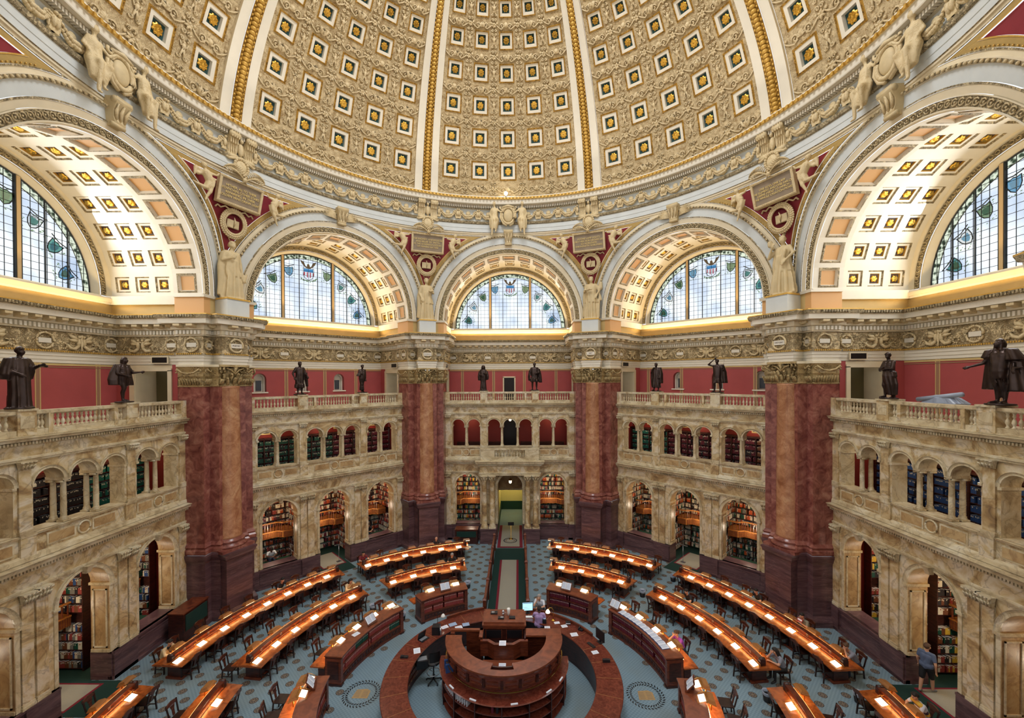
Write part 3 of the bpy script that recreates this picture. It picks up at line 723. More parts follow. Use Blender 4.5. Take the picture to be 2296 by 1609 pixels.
# ------------------------------------------------------------ alcove walls at gallery level
def make_alcove(k):
    mb = MB()
    U = 5.0; Wb = 19.2
    rm = 'red_wall'
    z0, z1 = 10.04, 12.68
    nich = [(-3.3, .36), (-.75, .36), (1.75, .36)] if k == -1 else ([(-2.0, .36), (.7, .36), (3.3, .36)] if k == 1 else [])
    # back wall with arched niches cut as real openings
    ops = [(u, h, 11.12, 11.95, False) for u, h in nich]
    if k == 0: ops = [(-.1, .42, 10.04, 11.4, None)]
    arch_wall(mb, -U, U, z0, z1, Wb, Wb+.5, ops, rm, rm, 10, square=(k == 0))
    if k == 0:
        mb.box(-.52, .32, Wb+.12, Wb+.16, 10.04, 12.0, 'black_bronze')
        for (a, b2) in ((-.62, -.52), (.32, .42)): mb.box(a, b2, Wb-.05, Wb+.1, 10.04, 12.02, 'cream')
        mb.box(-.62, .42, Wb-.05, Wb+.1, 11.97, 12.07, 'cream')
    for u, h in nich:
        mb.box(u-h-.1, u+h+.1, Wb-.08, Wb+.2, 11.04, 11.12, 'white_plaster')
        q = .02
        arch_wall(mb, u-h, u+h, 11.12, 12.4, Wb+.3, Wb+.34, [(u, h*.72, 11.12, 11.95, False)], 'white_plaster', 'white_plaster', 8)
        mb.box(u-.16, u+.16, Wb+.36, Wb+.4, 11.2, 11.85, 'niche_grey'); mb.box(u-h, u+h, Wb+.42, Wb+.46, 11.1, 12.4, 'white_plaster')
    for u in (-3.96, -1.38, 1.15, 3.76) if k == 0 else (-4.3, -1.75, .75, 3.0) if abs(k) == 1 else (-3.4, -.9, 1.6, 4.1):
        for e_ in (-.09, .09): mb.box(u+e_-.018, u+e_+.018, Wb-.012, Wb, z0, z1, 'tan_plaster')
        mb.box(u-.07, u+.07, Wb-.008, Wb, z0, z1, 'red_wall_line')
    mb.box(-U, U, Wb-.02, Wb, 12.48, 12.52, 'red_wall_line'); mb.box(-U, U, Wb-.02, Wb, 12.57, 12.66, 'tan_plaster')
    for sg in (1, -1):
        x = sg*U
        def q4(y0, y1, a, b2, mt_, off=0): mb.add([(x-sg*off, y0, a), (x-sg*off, y1, a), (x-sg*off, y1, b2), (x-sg*off, y0, b2)], [(0, 1, 2, 3)], mt_)
        q4(18.5, Wb, z0, z1, rm); q4(16.05, 16.4, z0, z1, 'red_wall'); q4(16.4, 18.5, 12.35, z1, 'cream')
        for (a, b2) in ((16.4, 16.6), (18.25, 18.5)): mb.box(min(x, x-sg*.06), max(x, x-sg*.06), a, b2, z0, 12.4, 'cream')
        mb.box(min(x, x-sg*.06), max(x, x-sg*.06), 16.4, 18.5, 12.36, 12.5, 'cream')
        # passage behind the door frame, half-open cream door
        mb.box(min(x+sg*1.2, x+sg*1.25), max(x+sg*1.2, x+sg*1.25), 16.4, 18.5, z0, 12.4, 'olive_dark')
        mb.box(min(x, x+sg*1.2), max(x, x+sg*1.2), 18.24, 18.28, z0, 12.4, 'cream'); mb.box(min(x, x+sg*1.2), max(x, x+sg*1.2), 16.57, 16.6, z0, 12.4, 'olive_dark')
        # ventilation grille in the architrave
        mb.box(min(x-sg*.06, x-sg*.12), max(x-sg*.06, x-sg*.12), 16.5, 17.35, 12.72, 13.08, 'cream')
        mb.box(min(x-sg*.12, x-sg*.13), max(x-sg*.12, x-sg*.13), 16.56, 17.29, 12.77, 13.03, 'black_bronze')
        # cove above the entablature
        q4(15.9, 19.5, 15.08, 15.62, 'tan_plaster', -.05)
        mb.box(min(x-sg*.12, x+sg*.3), max(x-sg*.12, x+sg*.3), 15.9, 19.6, 15.62, ZS, 'white_plaster')
    mb.box(-U-.05, U+.05, 19.42, 19.5, 15.05, 15.62, 'tan_plaster')
    mb.box(-U-.1, U+.1, 19.3, 20.3, 15.62, 15.98, 'white_plaster'); mb.box(-U-.1, U+.1, 19.24, 19.4, 15.72, 15.9, 'cream')
    mb.box(-4.7, 4.7, 19.6, 20.3, 15.98, ZS+.05, 'white_plaster')
    # gallery floor
    mb.box(-U, U, 15.75, Wb, 9.85, 10.04, 'cream')
    return mb
def arch_wall(mb, u0, u1, z0, z1, wf, wb, ops, mat, matj, n=14, square=False, sill=True):
    """wall with round-headed openings; ops (centre, half width, sill, springing, joined to next)"""
    for (w, fl) in ((wf, False), (wb, True)):
        def rect(a, b2, za, zb):
            if b2-a < 1e-4 or zb-za < 1e-4: return
            f = (0, 1, 2, 3) if not fl else (3, 2, 1, 0)
            mb.add([(a, w, za), (b2, w, za), (b2, w, zb), (a, w, zb)], [f], mat)
        cur = u0; pj = None
        for (uc, hw, zb, zs, j) in ops:
            rect(cur, uc-hw, pj if pj is not None else z0, z1)
            rect(uc-hw, uc+hw, z0, zb)
            if square: rect(uc-hw, uc+hw, 12.0, z1)
            else:
                for i in range(n):
                    a0 = PI-PI*i/n; a1 = PI-PI*(i+1)/n
                    p = [(uc+hw*c(a0), w, zs+hw*s(a0)), (uc+hw*c(a1), w, zs+hw*s(a1)), (uc+hw*c(a1), w, z1), (uc+hw*c(a0), w, z1)]
                    mb.add(p, [(0, 1, 2, 3) if not fl else (3, 2, 1, 0)], mat)
            cur = uc+hw; pj = zs if j else None
        rect(cur, u1, z0, z1)
    prev = False
    for (uc, hw, zb, zs, j) in ops:
        if not square:
            mb.grid(lambda p, q: (uc+hw*c(PI*p), wf+(wb-wf)*q, zs+hw*s(PI*p)), n, 1, matj, True)
        if not prev: mb.add([(uc-hw, wf, zb), (uc-hw, wb, zb), (uc-hw, wb, zs), (uc-hw, wf, zs)], [(0, 1, 2, 3)], matj)
        if not j: mb.add([(uc+hw, wf, zb), (uc+hw, wb, zb), (uc+hw, wb, zs), (uc+hw, wf, zs)], [(3, 2, 1, 0)], matj)
        if sill: mb.add([(uc-hw, wf, zb), (uc+hw, wf, zb), (uc+hw, wb, zb), (uc-hw, wb, zb)], [(0, 1, 2, 3)], matj)
        prev = j
# ------------------------------------------------------------ marble screen (two storeys)
WS = 15.65
G2 = [(-3.82, True), (-2.66, False), (-1.17, True), (0, True), (1.17, False), (2.66, True), (3.82, False)]
def archivolt(mb, uc, zs, r0, r1, w, mat, n=16, foot=None):
    pr = [(r0, 0), (r0, .05), (r0+(r1-r0)*.4, .05), (r0+(r1-r0)*.45, .03), (r0+(r1-r0)*.8, .05), (r1, .08), (r1, 0)]
    for j in range(len(pr)-1):
        (ra, ha), (rb, hb) = pr[j], pr[j+1]
        mb.grid(lambda p, q: (uc+(ra+(rb-ra)*q)*c(PI*p), w-(ha+(hb-ha)*q), zs+(ra+(rb-ra)*q)*s(PI*p)), n, 1, mat, False)
def corinth(mb, x, y, z0, z1, hw, mat):
    mb.frustum(x-hw, x+hw, y-.06, y+.02, z0, x-hw*1.25, x+hw*1.25, y-.13, y+.02, z1-.05, mat)
    mb.box(x-hw*1.35, x+hw*1.35, y-.16, y+.02, z1-.05, z1, mat)
    for q in (-1, -.33, .33, 1):
        mb.tube([(x+q*hw*.8, y-.07, z0+.02), (x+q*hw*.85, y-.12, z0+(z1-z0)*.4), (x+q*hw, y-.17, z0+(z1-z0)*.5)], [.04, .045, .02], 4, mat)
        mb.tube([(x+q*hw*.8, y-.09, z0+.2), (x+q*hw, y-.15, z0+(z1-z0)*.8), (x+q*hw*1.2, y-.19, z0+(z1-z0)*.85)], [.03, .04, .02], 4, mat)
def make_screen(k):
    mb = MB(); tr = MB(); dd = MB()
    c0 = (k == 0); hwg = .94
    ops = [(-3.15, hwg, 1.12, 3.9, False), (0, hwg if not c0 else .92, 1.12, 3.9, False), (3.15, hwg, 1.12, 3.9, False)]
    arch_wall(mb, -4.76, 4.76, 1.12, 4.94, WS, WS+.75, ops, 'siena_marble', 'siena_ochre', sill=False)
    # lower part: purple dado, open at the doorway
    for (a, b2) in ((-4.76, -hwg), (hwg, 4.76)):
        dd.box(a, b2, WS-.06, WS+.8, 0, 1.12, 'purple_marble'); dd.box(a, b2, WS-.14, WS+.1, 0, .14, 'purple_marble'); dd.box(a, b2, WS-.12, WS+.1, 1.04, 1.12, 'purple_marble')
    for sg in (-1, 1):
        a, b2 = sorted((sg*2.05, sg*4.25)); 
        for (zz0, zz1) in ((.3, .34), (.86, .9)): dd.box(a, b2, WS-.08, WS-.06, zz0, zz1, 'purple_marble')
        for uu in (a, b2-.04): dd.box(uu, uu+.04, WS-.08, WS-.06, .3, .9, 'purple_marble')
        for (p0, p1) in (((.98, 2.02), (4.3, 4.76)) if not c0 else ((4.3, 4.76),)):
            a, b2 = sorted((sg*p0, sg*p1)); dd.box(a, b2, WS-.14, WS, 0, 1.12, 'purple_marble')
    # openings dressed with archivolts, imposts, jamb panels, keystones
    for uc in (-3.15, 0, 3.15):
        archivolt(tr, uc, 3.9, hwg, hwg+.16, WS, 'siena_pale')
        for sg in (-1, 1):
            a, b2 = sorted((uc+sg*(hwg-.04), uc+sg*(hwg+.18)))
            tr.box(a, b2, WS-.08, WS+.8, 3.8, 3.9, 'siena_pale')
            a, b2 = sorted((uc+sg*hwg, uc+sg*(hwg+.13))); tr.box(a, b2, WS-.03, WS, 1.12, 3.8, 'siena_pale')
            a = uc+sg*hwg; x0, x1 = sorted((a-sg*.03, a))
            tr.box(x0, x1, WS+.09, WS+.14, 1.3, 3.65, 'siena_pale'); tr.box(x0, x1, WS+.61, WS+.66, 1.3, 3.65, 'siena_pale'); tr.box(x0, x1, WS+.09, WS+.66, 3.6, 3.65, 'siena_pale'); tr.box(x0, x1, WS+.09, WS+.66, 1.3, 1.36, 'siena_pale')
            tr.box(x0, x1, WS, WS+.75, 1.12, 1.24, 'siena_pale')
        tr.frustum(uc-.08, uc+.08, WS-.16, WS, 4.72, uc-.13, uc+.13, WS-.26, WS, 5.0, 'siena_pale')
    # paired pilasters of the ground storey
    pil = [(1.28, 1.28+.36), (1.72, 2.06), (4.36, 4.76)] if not c0 else [(4.4, 4.76)]
    for sg in (-1, 1):
        for (p0, p1) in pil:
            a, b2 = sorted((sg*p0, sg*p1))
            tr.box(a, b2, WS-.07, WS, 1.2, 4.62, 'siena_marble'); tr.box(a-.03, b2+.03, WS-.11, WS, 1.12, 1.22, 'siena_pale'); tr.box(a-.015, b2+.015, WS-.09, WS, 1.22, 1.3, 'siena_pale')
            corinth(tr, (a+b2)/2, WS-.07, 4.58, 4.94, (b2-a)/2, 'siena_pale')
    # entablature between the storeys, dentils
    def straight(y, prof, ms, u=4.8): tr.sweep([(u, y), (-u, y)], prof, ms)
    straight(WS, [(-.2, 4.94), (.06, 4.94), (.06, 5.0), (.09, 5.01), (.09, 5.07), (.02, 5.08), (.02, 5.55), (.08, 5.58), (.08, 5.62), (.1, 5.62), (.1, 5.74), (.3, 5.76), (.32, 5.84), (.38, 5.92), (-.1, 5.96)],
             ['siena_pale']*5+['siena_marble']+['siena_pale']*8)
    tr.dents([(4.8, WS), (-4.8, WS)], .1, .19, 5.63, 5.73, .1, .55, 'siena_pale')
    # parapet panels and roundels
    mb.box(-4.76, 4.76, WS, WS+.7, 5.94, 6.84, 'siena_marble')
    straight(WS, [(-.1, 6.74), (.06, 6.76), (.1, 6.84), (-.1, 6.86)], 'siena_pale', 4.78)
    straight(WS, [(-.1, 5.94), (.12, 5.96), (.1, 6.1), (.02, 6.16), (-.1, 6.17)], 'siena_pale', 4.78)
    for uc in (-3.24, 0, 3.24):
        if c0 and uc == 0: continue
        w2 = 1.05 if uc else 1.25
        for (a, b2) in ((uc-w2, uc-.3), (uc+.3, uc+w2)):
            tr.box(a, b2, WS-.02, WS, 6.24, 6.68, 'siena_pale'); tr.box(a+.06, b2-.06, WS-.03, WS, 6.3, 6.62, 'siena_ochre')
        tr.tube([(uc+.22*c(a), WS-.02, 6.46+.22*s(a)) for a in np.linspace(0, 2*PI, 21)[:-1]], .035, 5, 'siena_pale', True)
        tr.add([(uc+.2*c(a), WS-.015, 6.46+.2*s(a)) for a in np.linspace(0, 2*PI, 21)[:-1]], [tuple(range(20))], 'siena_ochre')
    for sg in (-1, 1):
        for (p0, p1) in ((1.62, 2.06), (4.36, 4.76)):
            a, b2 = sorted((sg*p0, sg*p1)); tr.box(a, b2, WS-.08, WS, 5.94, 6.86, 'siena_marble'); tr.box(a-.02, b2+.02, WS-.1, WS, 6.76, 6.86, 'siena_pale')
    # upper arcade
    opsu = [(u, .465, 6.86, 8.44, j) for (u, j) in G2]
    arch_wall(mb, -4.76, 4.76, 6.86, 9.28, WS, WS+.62, opsu, 'siena_marble', 'siena_pale', 12)
    for (u, j) in G2:
        archivolt(tr, u, 8.44, .465, .57, WS, 'siena_pale', 12)
    for (u, j), (u2, j2) in zip(G2, G2[1:]):
        if j:
            m_ = (u+u2)/2; tr.box(m_-.135, m_+.135, WS-.02, WS+.64, 8.36, 8.46, 'siena_pale')
    for sg in (-1, 1):
        for uu in (4.285, 2.195, 1.635):
            a, b2 = sorted((sg*(uu-.06), sg*(uu+.06))); tr.box(a, b2, WS-.06, WS+.64, 8.36, 8.45, 'siena_pale')
        for (p0, p1) in ((1.72, 2.08), (4.4, 4.76)):
            a, b2 = sorted((sg*p0, sg*p1))
            tr.box(a, b2, WS-.06, WS, 6.9, 9.02, 'siena_marble'); tr.box(a-.03, b2+.03, WS-.1, WS, 6.86, 6.98, 'siena_pale')
            corinth(tr, (a+b2)/2, WS-.06, 9.0, 9.28, (b2-a)/2, 'siena_pale')
    straight(WS, [(-.2, 9.26), (.06, 9.26), (.06, 9.32), (.1, 9.34), (.1, 9.4), (.02, 9.42), (.02, 9.78), (.07, 9.8), (.1, 9.81), (.1, 9.92), (.26, 9.94), (.28, 10.0), (.34, 10.06), (-.3, 10.1)],
             ['siena_pale']*5+['siena_marble']+['siena_pale']*7)
    tr.dents([(4.8, WS), (-4.8, WS)], .1, .18, 9.82, 9.91, .1, .55, 'siena_pale')
    return mb, tr, dd
def make_column():   # small paired column of the upper arcade, foot at z=0
    mb = MB()
    mb.box(-.13, .13, -.13, .13, 0, .05, 'siena_pale')
    mb.lathe([(.125, .05), (.13, .08), (.1, .11), (.115, .14), (.092, .17), (.09, .2), (.088, .8), (.078, 1.4), (.095, 1.42), (.08, 1.45)], 12, 0, 0, 'siena_pale')
    mb.box(-.12, .12, -.12, .12, 1.45, 1.5, 'siena_pale')
    for sx in (-1, 1): mb.tube([(sx*.11, -.12, 1.44), (sx*.11, .12, 1.44)], .045, 7, 'siena_pale')
    return mb
def make_window():
    fr = MB(); gl = MB(); w = 20.1; zc = ZS+.06; r = 4.62
    def half(rr, mat, w_, n=48, zc_=zc):
        gl.add([(rr*c(PI*i/n), w_, zc_+rr*s(PI*i/n)) for i in range(n+1)], [tuple(range(n+1))], mat)
    gl.grid(lambda p, q: ((4.3*q)*c(PI*p), w, zc+(4.3*q)*s(PI*p)), 48, 1, 'glass_clear', False)
    gl.grid(lambda p, q: ((4.3+.32*q)*c(PI*p), w, zc+(4.3+.32*q)*s(PI*p)), 48, 1, 'glass_border', False)
    # heraldic shields with sprays of foliage
    def shield(u, z, ang, sc, mats):
        ca, sa = c(ang), s(ang)
        def T(x, y, h): return (u+(x*ca-y*sa)*sc, w-h, z+(x*sa+y*ca)*sc)
        pts = [(-.5, .5), (-.2, .42), (0, .5), (.2, .42), (.5, .5), (.46, -.05), (.3, -.4), (0, -.62), (-.3, -.4), (-.46, -.05)]
        fr.tube([T(x, y, .05) for x, y in pts], .022, 4, 'lead', True)
        gl.add([T(x, y, .03) for x, y in pts], [tuple(range(10))], mats[0])
        gl.add([T(x*.6, y*.6, .04) for x, y in pts], [tuple(range(10))], mats[1])
        for i in range(22):
            a = RNG.uniform(0, 2*PI); rr = RNG.uniform(.62, .95); x, y = rr*c(a), rr*s(a)*.9-.1
            d = RNG.uniform(.05, .12); gl.add([T(x-d, y, .02), T(x, y-d*.5, .02), T(x+d, y, .02), T(x, y+d*.5, .02)], [(0, 1, 2, 3)], 'glass_leaf')
        fr.tube([T(-.75, .74, .04), T(0, .62, .04), T(.7, .76, .04)], .025, 4, 'lead')
    cols = ['glass_blue', 'glass_leaf', 'glass_pale', 'glass_teal']
    pos = [(1.28, 3.3), (2.28, 2.65), (3.05, 1.8), (3.5, .7)]
    for i, (a, b2) in enumerate(pos):
        for sg in (-1, 1): shield(sg*a, zc+b2, -sg*(.15+.25*i), .55, (cols[(i+(sg > 0)) % 4], cols[(i+2) % 4]))
    def q(x0, x1, z0, z1, mt_, h=.04): gl.add([(x0, w-h, zc+z0), (x1, w-h, zc+z0), (x1, w-h, zc+z1), (x0, w-h, zc+z1)], [(0, 1, 2, 3)], mt_)
    # striped shield under an eagle, centre
    fr.tube([(x*.34, w-.05, zc+3.28+y*.36) for x, y in [(-1.1, 1.1), (1.1, 1.1), (1.05, -.2), (.7, -.85), (0, -1.2), (-.7, -.85), (-1.05, -.2)]], .02, 4, 'lead', True)
    q(-.33, .33, 3.42, 3.64, 'glass_flagblue')
    for i in range(7):
        x = -.31+i*.1; zb = 2.98+abs(i-3)*.06; q(x, x+.07, zb, 3.41, 'glass_red' if i % 2 == 0 else 'glass_pale', .045)
    for i in range(6): q(-.27+i*.1, -.24+i*.1, 3.5, 3.55, 'glass_pale', .05)
    for sg in (-1, 1):
        gl.add([(sg*x, w-.03, zc+z) for x, z in [(.03, 3.72), (.2, 3.85), (.3, 4.1), (.55, 4.22), (.45, 3.98), (.28, 3.78), (.1, 3.68)]], [tuple(range(7))], 'glass_brown')
    gl.add([(x, w-.035, zc+z) for x, z in [(-.09, 3.66), (.09, 3.66), (.1, 3.86), (.04, 4.0), (-.08, 3.98), (-.1, 3.86)]], [tuple(range(6))], 'glass_brown')
    for i in range(60):
        a = RNG.uniform(PI*.15, PI*.85); x = .62*c(a)*RNG.choice((-1, 1)); z = 3.2-.42*s(a)+RNG.uniform(-.05, .05)
        gl.add([(x-.05, w-.02, zc+z), (x, w-.02, zc+z-.03), (x+.05, w-.02, zc+z), (x, w-.02, zc+z+.03)], [(0, 1, 2, 3)], 'glass_leaf')
    # lead lines and mullions
    def vbar(u, hw, h, mat, rr=r):
        zt_ = math.sqrt(max(0, rr*rr-u*u)); fr.box(u-hw, u+hw, w-h, w-.005, zc, zc+zt_, mat)
    for u in (-.62, .62, -2.7, 2.7, -3.63, 3.63): vbar(u, .02, .06, 'lead')
    for u in (-1.68, 1.68): vbar(u, .07, .12, 'mullion'); vbar(u-.09, .02, .1, 'lead'); vbar(u+.09, .02, .1, 'lead')
    i = 0
    x = -4.34
    while x < 4.4: vbar(x, .007, .03, 'lead'); x += .31
    z = .3
    while z < 4.5:
        hw = math.sqrt(r*r-z*z); fr.box(-hw, hw, w-.03, w-.01, zc+z-.008, zc+z+.008, 'lead'); z += .318
    for rr, hh in ((4.3, .02), (4.6, .04)):
        fr.tube([(rr*c(PI*i/48), w-.03, zc+rr*s(PI*i/48)) for i in range(49)], hh, 4, 'lead')
    fr.box(-r, r, w-.1, w, zc-.06, zc+.02, 'lead')
    return fr, gl
def glass(name, col, tr=.9):
    mt, nt, b = nodes(name); N = nt.nodes
    t = N.new('ShaderNodeBsdfTransparent'); t.inputs[0].default_value = (col[0]*tr, col[1]*tr, col[2]*tr, 1)
    g_ = N.new('ShaderNodeBsdfGlossy'); g_.inputs['Roughness'].default_value = .3; mx = N.new('ShaderNodeMixShader'); mx.inputs[0].default_value = .05
    nt.links.new(t.outputs[0], mx.inputs[1]); nt.links.new(g_.outputs[0], mx.inputs[2]); nt.links.new(mx.outputs[0], N['Material Output'].inputs[0])
    MATS[name] = mt; return mt, nt, t
for nm, cc in dict(glass_clear=(232, 238, 244), glass_leaf=(140, 160, 120), glass_blue=(120, 170, 196), glass_teal=(90, 150, 140), glass_pale=(228, 226, 220), glass_flagblue=(60, 140, 190), glass_red=(190, 40, 60), glass_brown=(110, 84, 56)).items():
    glass(nm, srgb(*cc), 1)
mt, nt, t = glass('glass_border', srgb(160, 180, 140), 1)
N = nt.nodes; tc = N.new('ShaderNodeTexCoord'); v = N.new('ShaderNodeTexVoronoi'); v.inputs['Scale'].default_value = 5; r_ = N.new('ShaderNodeValToRGB')
r_.color_ramp.elements[0].color = srgb(48, 66, 50); r_.color_ramp.elements[1].color = srgb(220, 226, 200); r_.color_ramp.elements[0].position = .3; r_.color_ramp.elements[1].position = .6
nt.links.new(tc.outputs['Object'], v.inputs['Vector']); nt.links.new(v.outputs['Distance'], r_.inputs['Fac']); nt.links.new(r_.outputs['Color'], t.inputs[0])
mt, nt, t = glass('glass_clear', srgb(232, 238, 244), 1)   # obscured cathedral glass, slightly streaky
N = nt.nodes; tc = N.new('ShaderNodeTexCoord'); v = N.new('ShaderNodeTexNoise'); v.inputs['Scale'].default_value = .5; r_ = N.new('ShaderNodeValToRGB')
r_.color_ramp.elements[0].color = srgb(188, 202, 222); r_.color_ramp.elements[1].color = srgb(250, 252, 252); r_.color_ramp.elements[0].position = .35; r_.color_ramp.elements[1].position = .6
nt.links.new(tc.outputs['Object'], v.inputs['Vector']); nt.links.new(v.outputs['Fac'], r_.inputs['Fac']); nt.links.new(r_.outputs['Color'], t.inputs[0])

SIDES = {-2: 'left', -1: 'left_diagonal', 0: 'back', 1: 'right_diagonal', 2: 'right'}
WALL = {}
arch_m = make_arch(); ent_m = make_entab(); ped_m, sh_m, cap_m = make_pier()
proto = {}
colsrc = make_column().build('column_pattern')
for k in (0, -1, 1, -2, 2):
    root = empty('wall_'+SIDES[k], rz=-rad(45*k)); struct(root); WALL[k] = root
    if k == 0:
        for nm in arch_m: proto[nm] = arch_m[nm].build(nm, root)
        proto['entablature'] = ent_m.build('entablature', root); proto['pier_pedestal'] = ped_m.build('pier_pedestal', root)
        proto['pilaster_shafts'] = sh_m.build('pilaster_shafts', root); proto['pilaster_capitals'] = cap_m.build('pilaster_capitals', root)
        fr, gl = make_window(); wr = empty('window_1'); struct(wr); wf_ = fr.build('window_frame', wr); wg = gl.build('window_glass', wr)
    else:
        for nm, o in proto.items(): share(o, root, name=nm)
        wr = empty('window_%d' % {-1: 2, 1: 3, -2: 4, 2: 5}[k], rz=-rad(45*k)); struct(wr)
        share(wf_, wr, name='window_frame'); share(wg, wr, name='window_glass')
    make_alcove(k).build('gallery_alcove', root)
    a, b2, d_ = make_screen(k)
    a.build('screen', root); b2.build('screen_mouldings', root); d_.build('dado', root)
    for (u, j), (u2, j2) in zip(G2, G2[1:]):
        if j:
            for w in (WS+.12, WS+.5): share(colsrc, root, ((u+u2)/2, w, 6.87), name='column')
bpy.data.objects.remove(colsrc)
# the three bays behind and beside the camera, so the room closes round the light
for k, nm in ((-3, 'front_left'), (3, 'front_right'), (4, 'front')):
    root = empty('wall_'+nm, rz=-rad(45*k)); struct(root); WALL[k] = root
    for ch in list(WALL[2].children):
        n_ = ch.name.split('.')[0]
        if n_ != 'column': share(ch, root, name=n_)
    for ch in list(bpy.data.objects['window_5'].children):
        share(ch, root, name=ch.name.split('.')[0])
# ============================================================ giant columns (things), portal, floor
COLS = {}
def giant_column():
    root = empty('giant_column')
    # local frame: x tangential, y radial outward; column axis at origin
    mb = MB()
    pr = [(.66, 0)]
    def slab(h0, h1, e0, e1, mat='purple_marble', m=None):
        (m or mb).frustum(-.66-e0, .66+e0, -.85-e0, 1.4, h0, -.66-e1, .66+e1, -.85-e1, 1.4, h1, mat)
    slab(0, .28, .12, .12); slab(.28, .5, .1, .02); slab(.5, 2.92, 0, 0); slab(2.92, 3.05, .0, .06); slab(3.05, 3.22, .1, .14); slab(3.22, 3.32, .16, .16)
    mb.build('pedestal', root)
    b2 = MB(); b2.box(-.82, .82, -.82, .82, 3.32, 3.46, 'red_marble')
    b2.lathe([(.8, 3.46), (.84, 3.52), (.8, 3.6), (.7, 3.63), (.68, 3.7), (.74, 3.74), (.72, 3.8), (.64, 3.84), (.62, 3.9)], 32, 0, 0, 'red_marble')
    b2.build('base', root)
    sh = MB(); sh.lathe([(.62, 3.88), (.585, 3.98), (.58, 6), (.565, 8.5), (.53, 11.45), (.55, 11.52), (.55, 11.58), (.52, 11.6)], 36, 0, 0, 'rose_marble')
    sh.build('shaft', root)
    cp = MB()
    cp.lathe([(.54, 11.6), (.56, 11.64), (.5, 11.66), (.5, 12.0), (.54, 12.3), (.62, 12.5)], 24, 0, 0, 'bronze_capital')
    for row, (z0, rr, n, hh) in enumerate(((11.66, .5, 12, .34), (11.8, .52, 12, .42))):
        for i in range(n):
            a = 2*PI*(i+.5*row)/n
            cp.tube([(rr*c(a), rr*s(a), z0), ((rr+.07)*c(a), (rr+.07)*s(a), z0+hh*.6), ((rr+.16)*c(a), (rr+.16)*s(a), z0+hh), ((rr+.2)*c(a), (rr+.2)*s(a), z0+hh*.85)], [.07, .09, .07, .03], 5, 'bronze_capital')
    for i in range(4):
        a = PI/4+i*PI/2
        for q in (-.16, .16):
            pts = []
            for t in np.linspace(0, 1, 12):
                rr = .2*(1-t)+.03; th = t*7
                pts.append(((.72+rr*c(th))*c(a+q*.5), (.72+rr*c(th))*s(a+q*.5), 12.4+rr*s(th)))
            cp.tube(pts, .05, 5, 'bronze_capital')
        a2 = i*PI/2
        cp.tube([(.5*c(a2), .5*s(a2), 12.0), (.6*c(a2), .6*s(a2), 12.3), (.68*c(a2), .68*s(a2), 12.55)], [.05, .05, .1], 6, 'bronze_capital')
        cp.ball((.68*c(a2), .68*s(a2), 12.58), .1, 'bronze_capital', 7, 5)
        for sg in (-1, 1): cp.tube([(.62*c(a2), .62*s(a2), 12.2), (.66*c(a2+sg*.3), .66*s(a2+sg*.3), 12.4), (.78*c(a2+sg*.6), .78*s(a2+sg*.6), 12.5)], .04, 5, 'bronze_capital')
    n = 8; vs = []
    for z in (12.56, 12.67):
        for i in range(4):
            a = PI/4+i*PI/2
            for (r_, da) in ((.98, -.07), (.98, .07), (.72, PI/4)): vs.append((r_*c(a+da), r_*s(a+da), z))
    cp.add(vs, [tuple(reversed(range(12))), tuple(range(12, 24))]+[(i, (i+1) % 12, 12+(i+1) % 12, 12+i) for i in range(12)], 'bronze_capital')
    cp.build('capital', root)
    return root
cpos = {'nl': (-67.5, 'rose marble giant column on purple pedestal beside the left wall'), 'fl': (-22.5, 'rose marble giant column at the back, left of the portal'),
        'fr': (22.5, 'rose marble giant column at the back, right of the portal'), 'nr': (67.5, 'rose marble giant column on purple pedestal beside the right wall')}
g0 = None
for key, (az, lab) in cpos.items():
    a = rad(az); loc = (15.5*s(a), 15.5*c(a), 0)
    if g0 is None: g0 = giant_column(); g0.location = loc; g0.rotation_euler = (0, 0, -a); q = g0
    else: q = copy_tree(g0, None, loc, -a)
    tag(q, lab, 'column', 'giant columns of the reading room'); COLS[key] = q
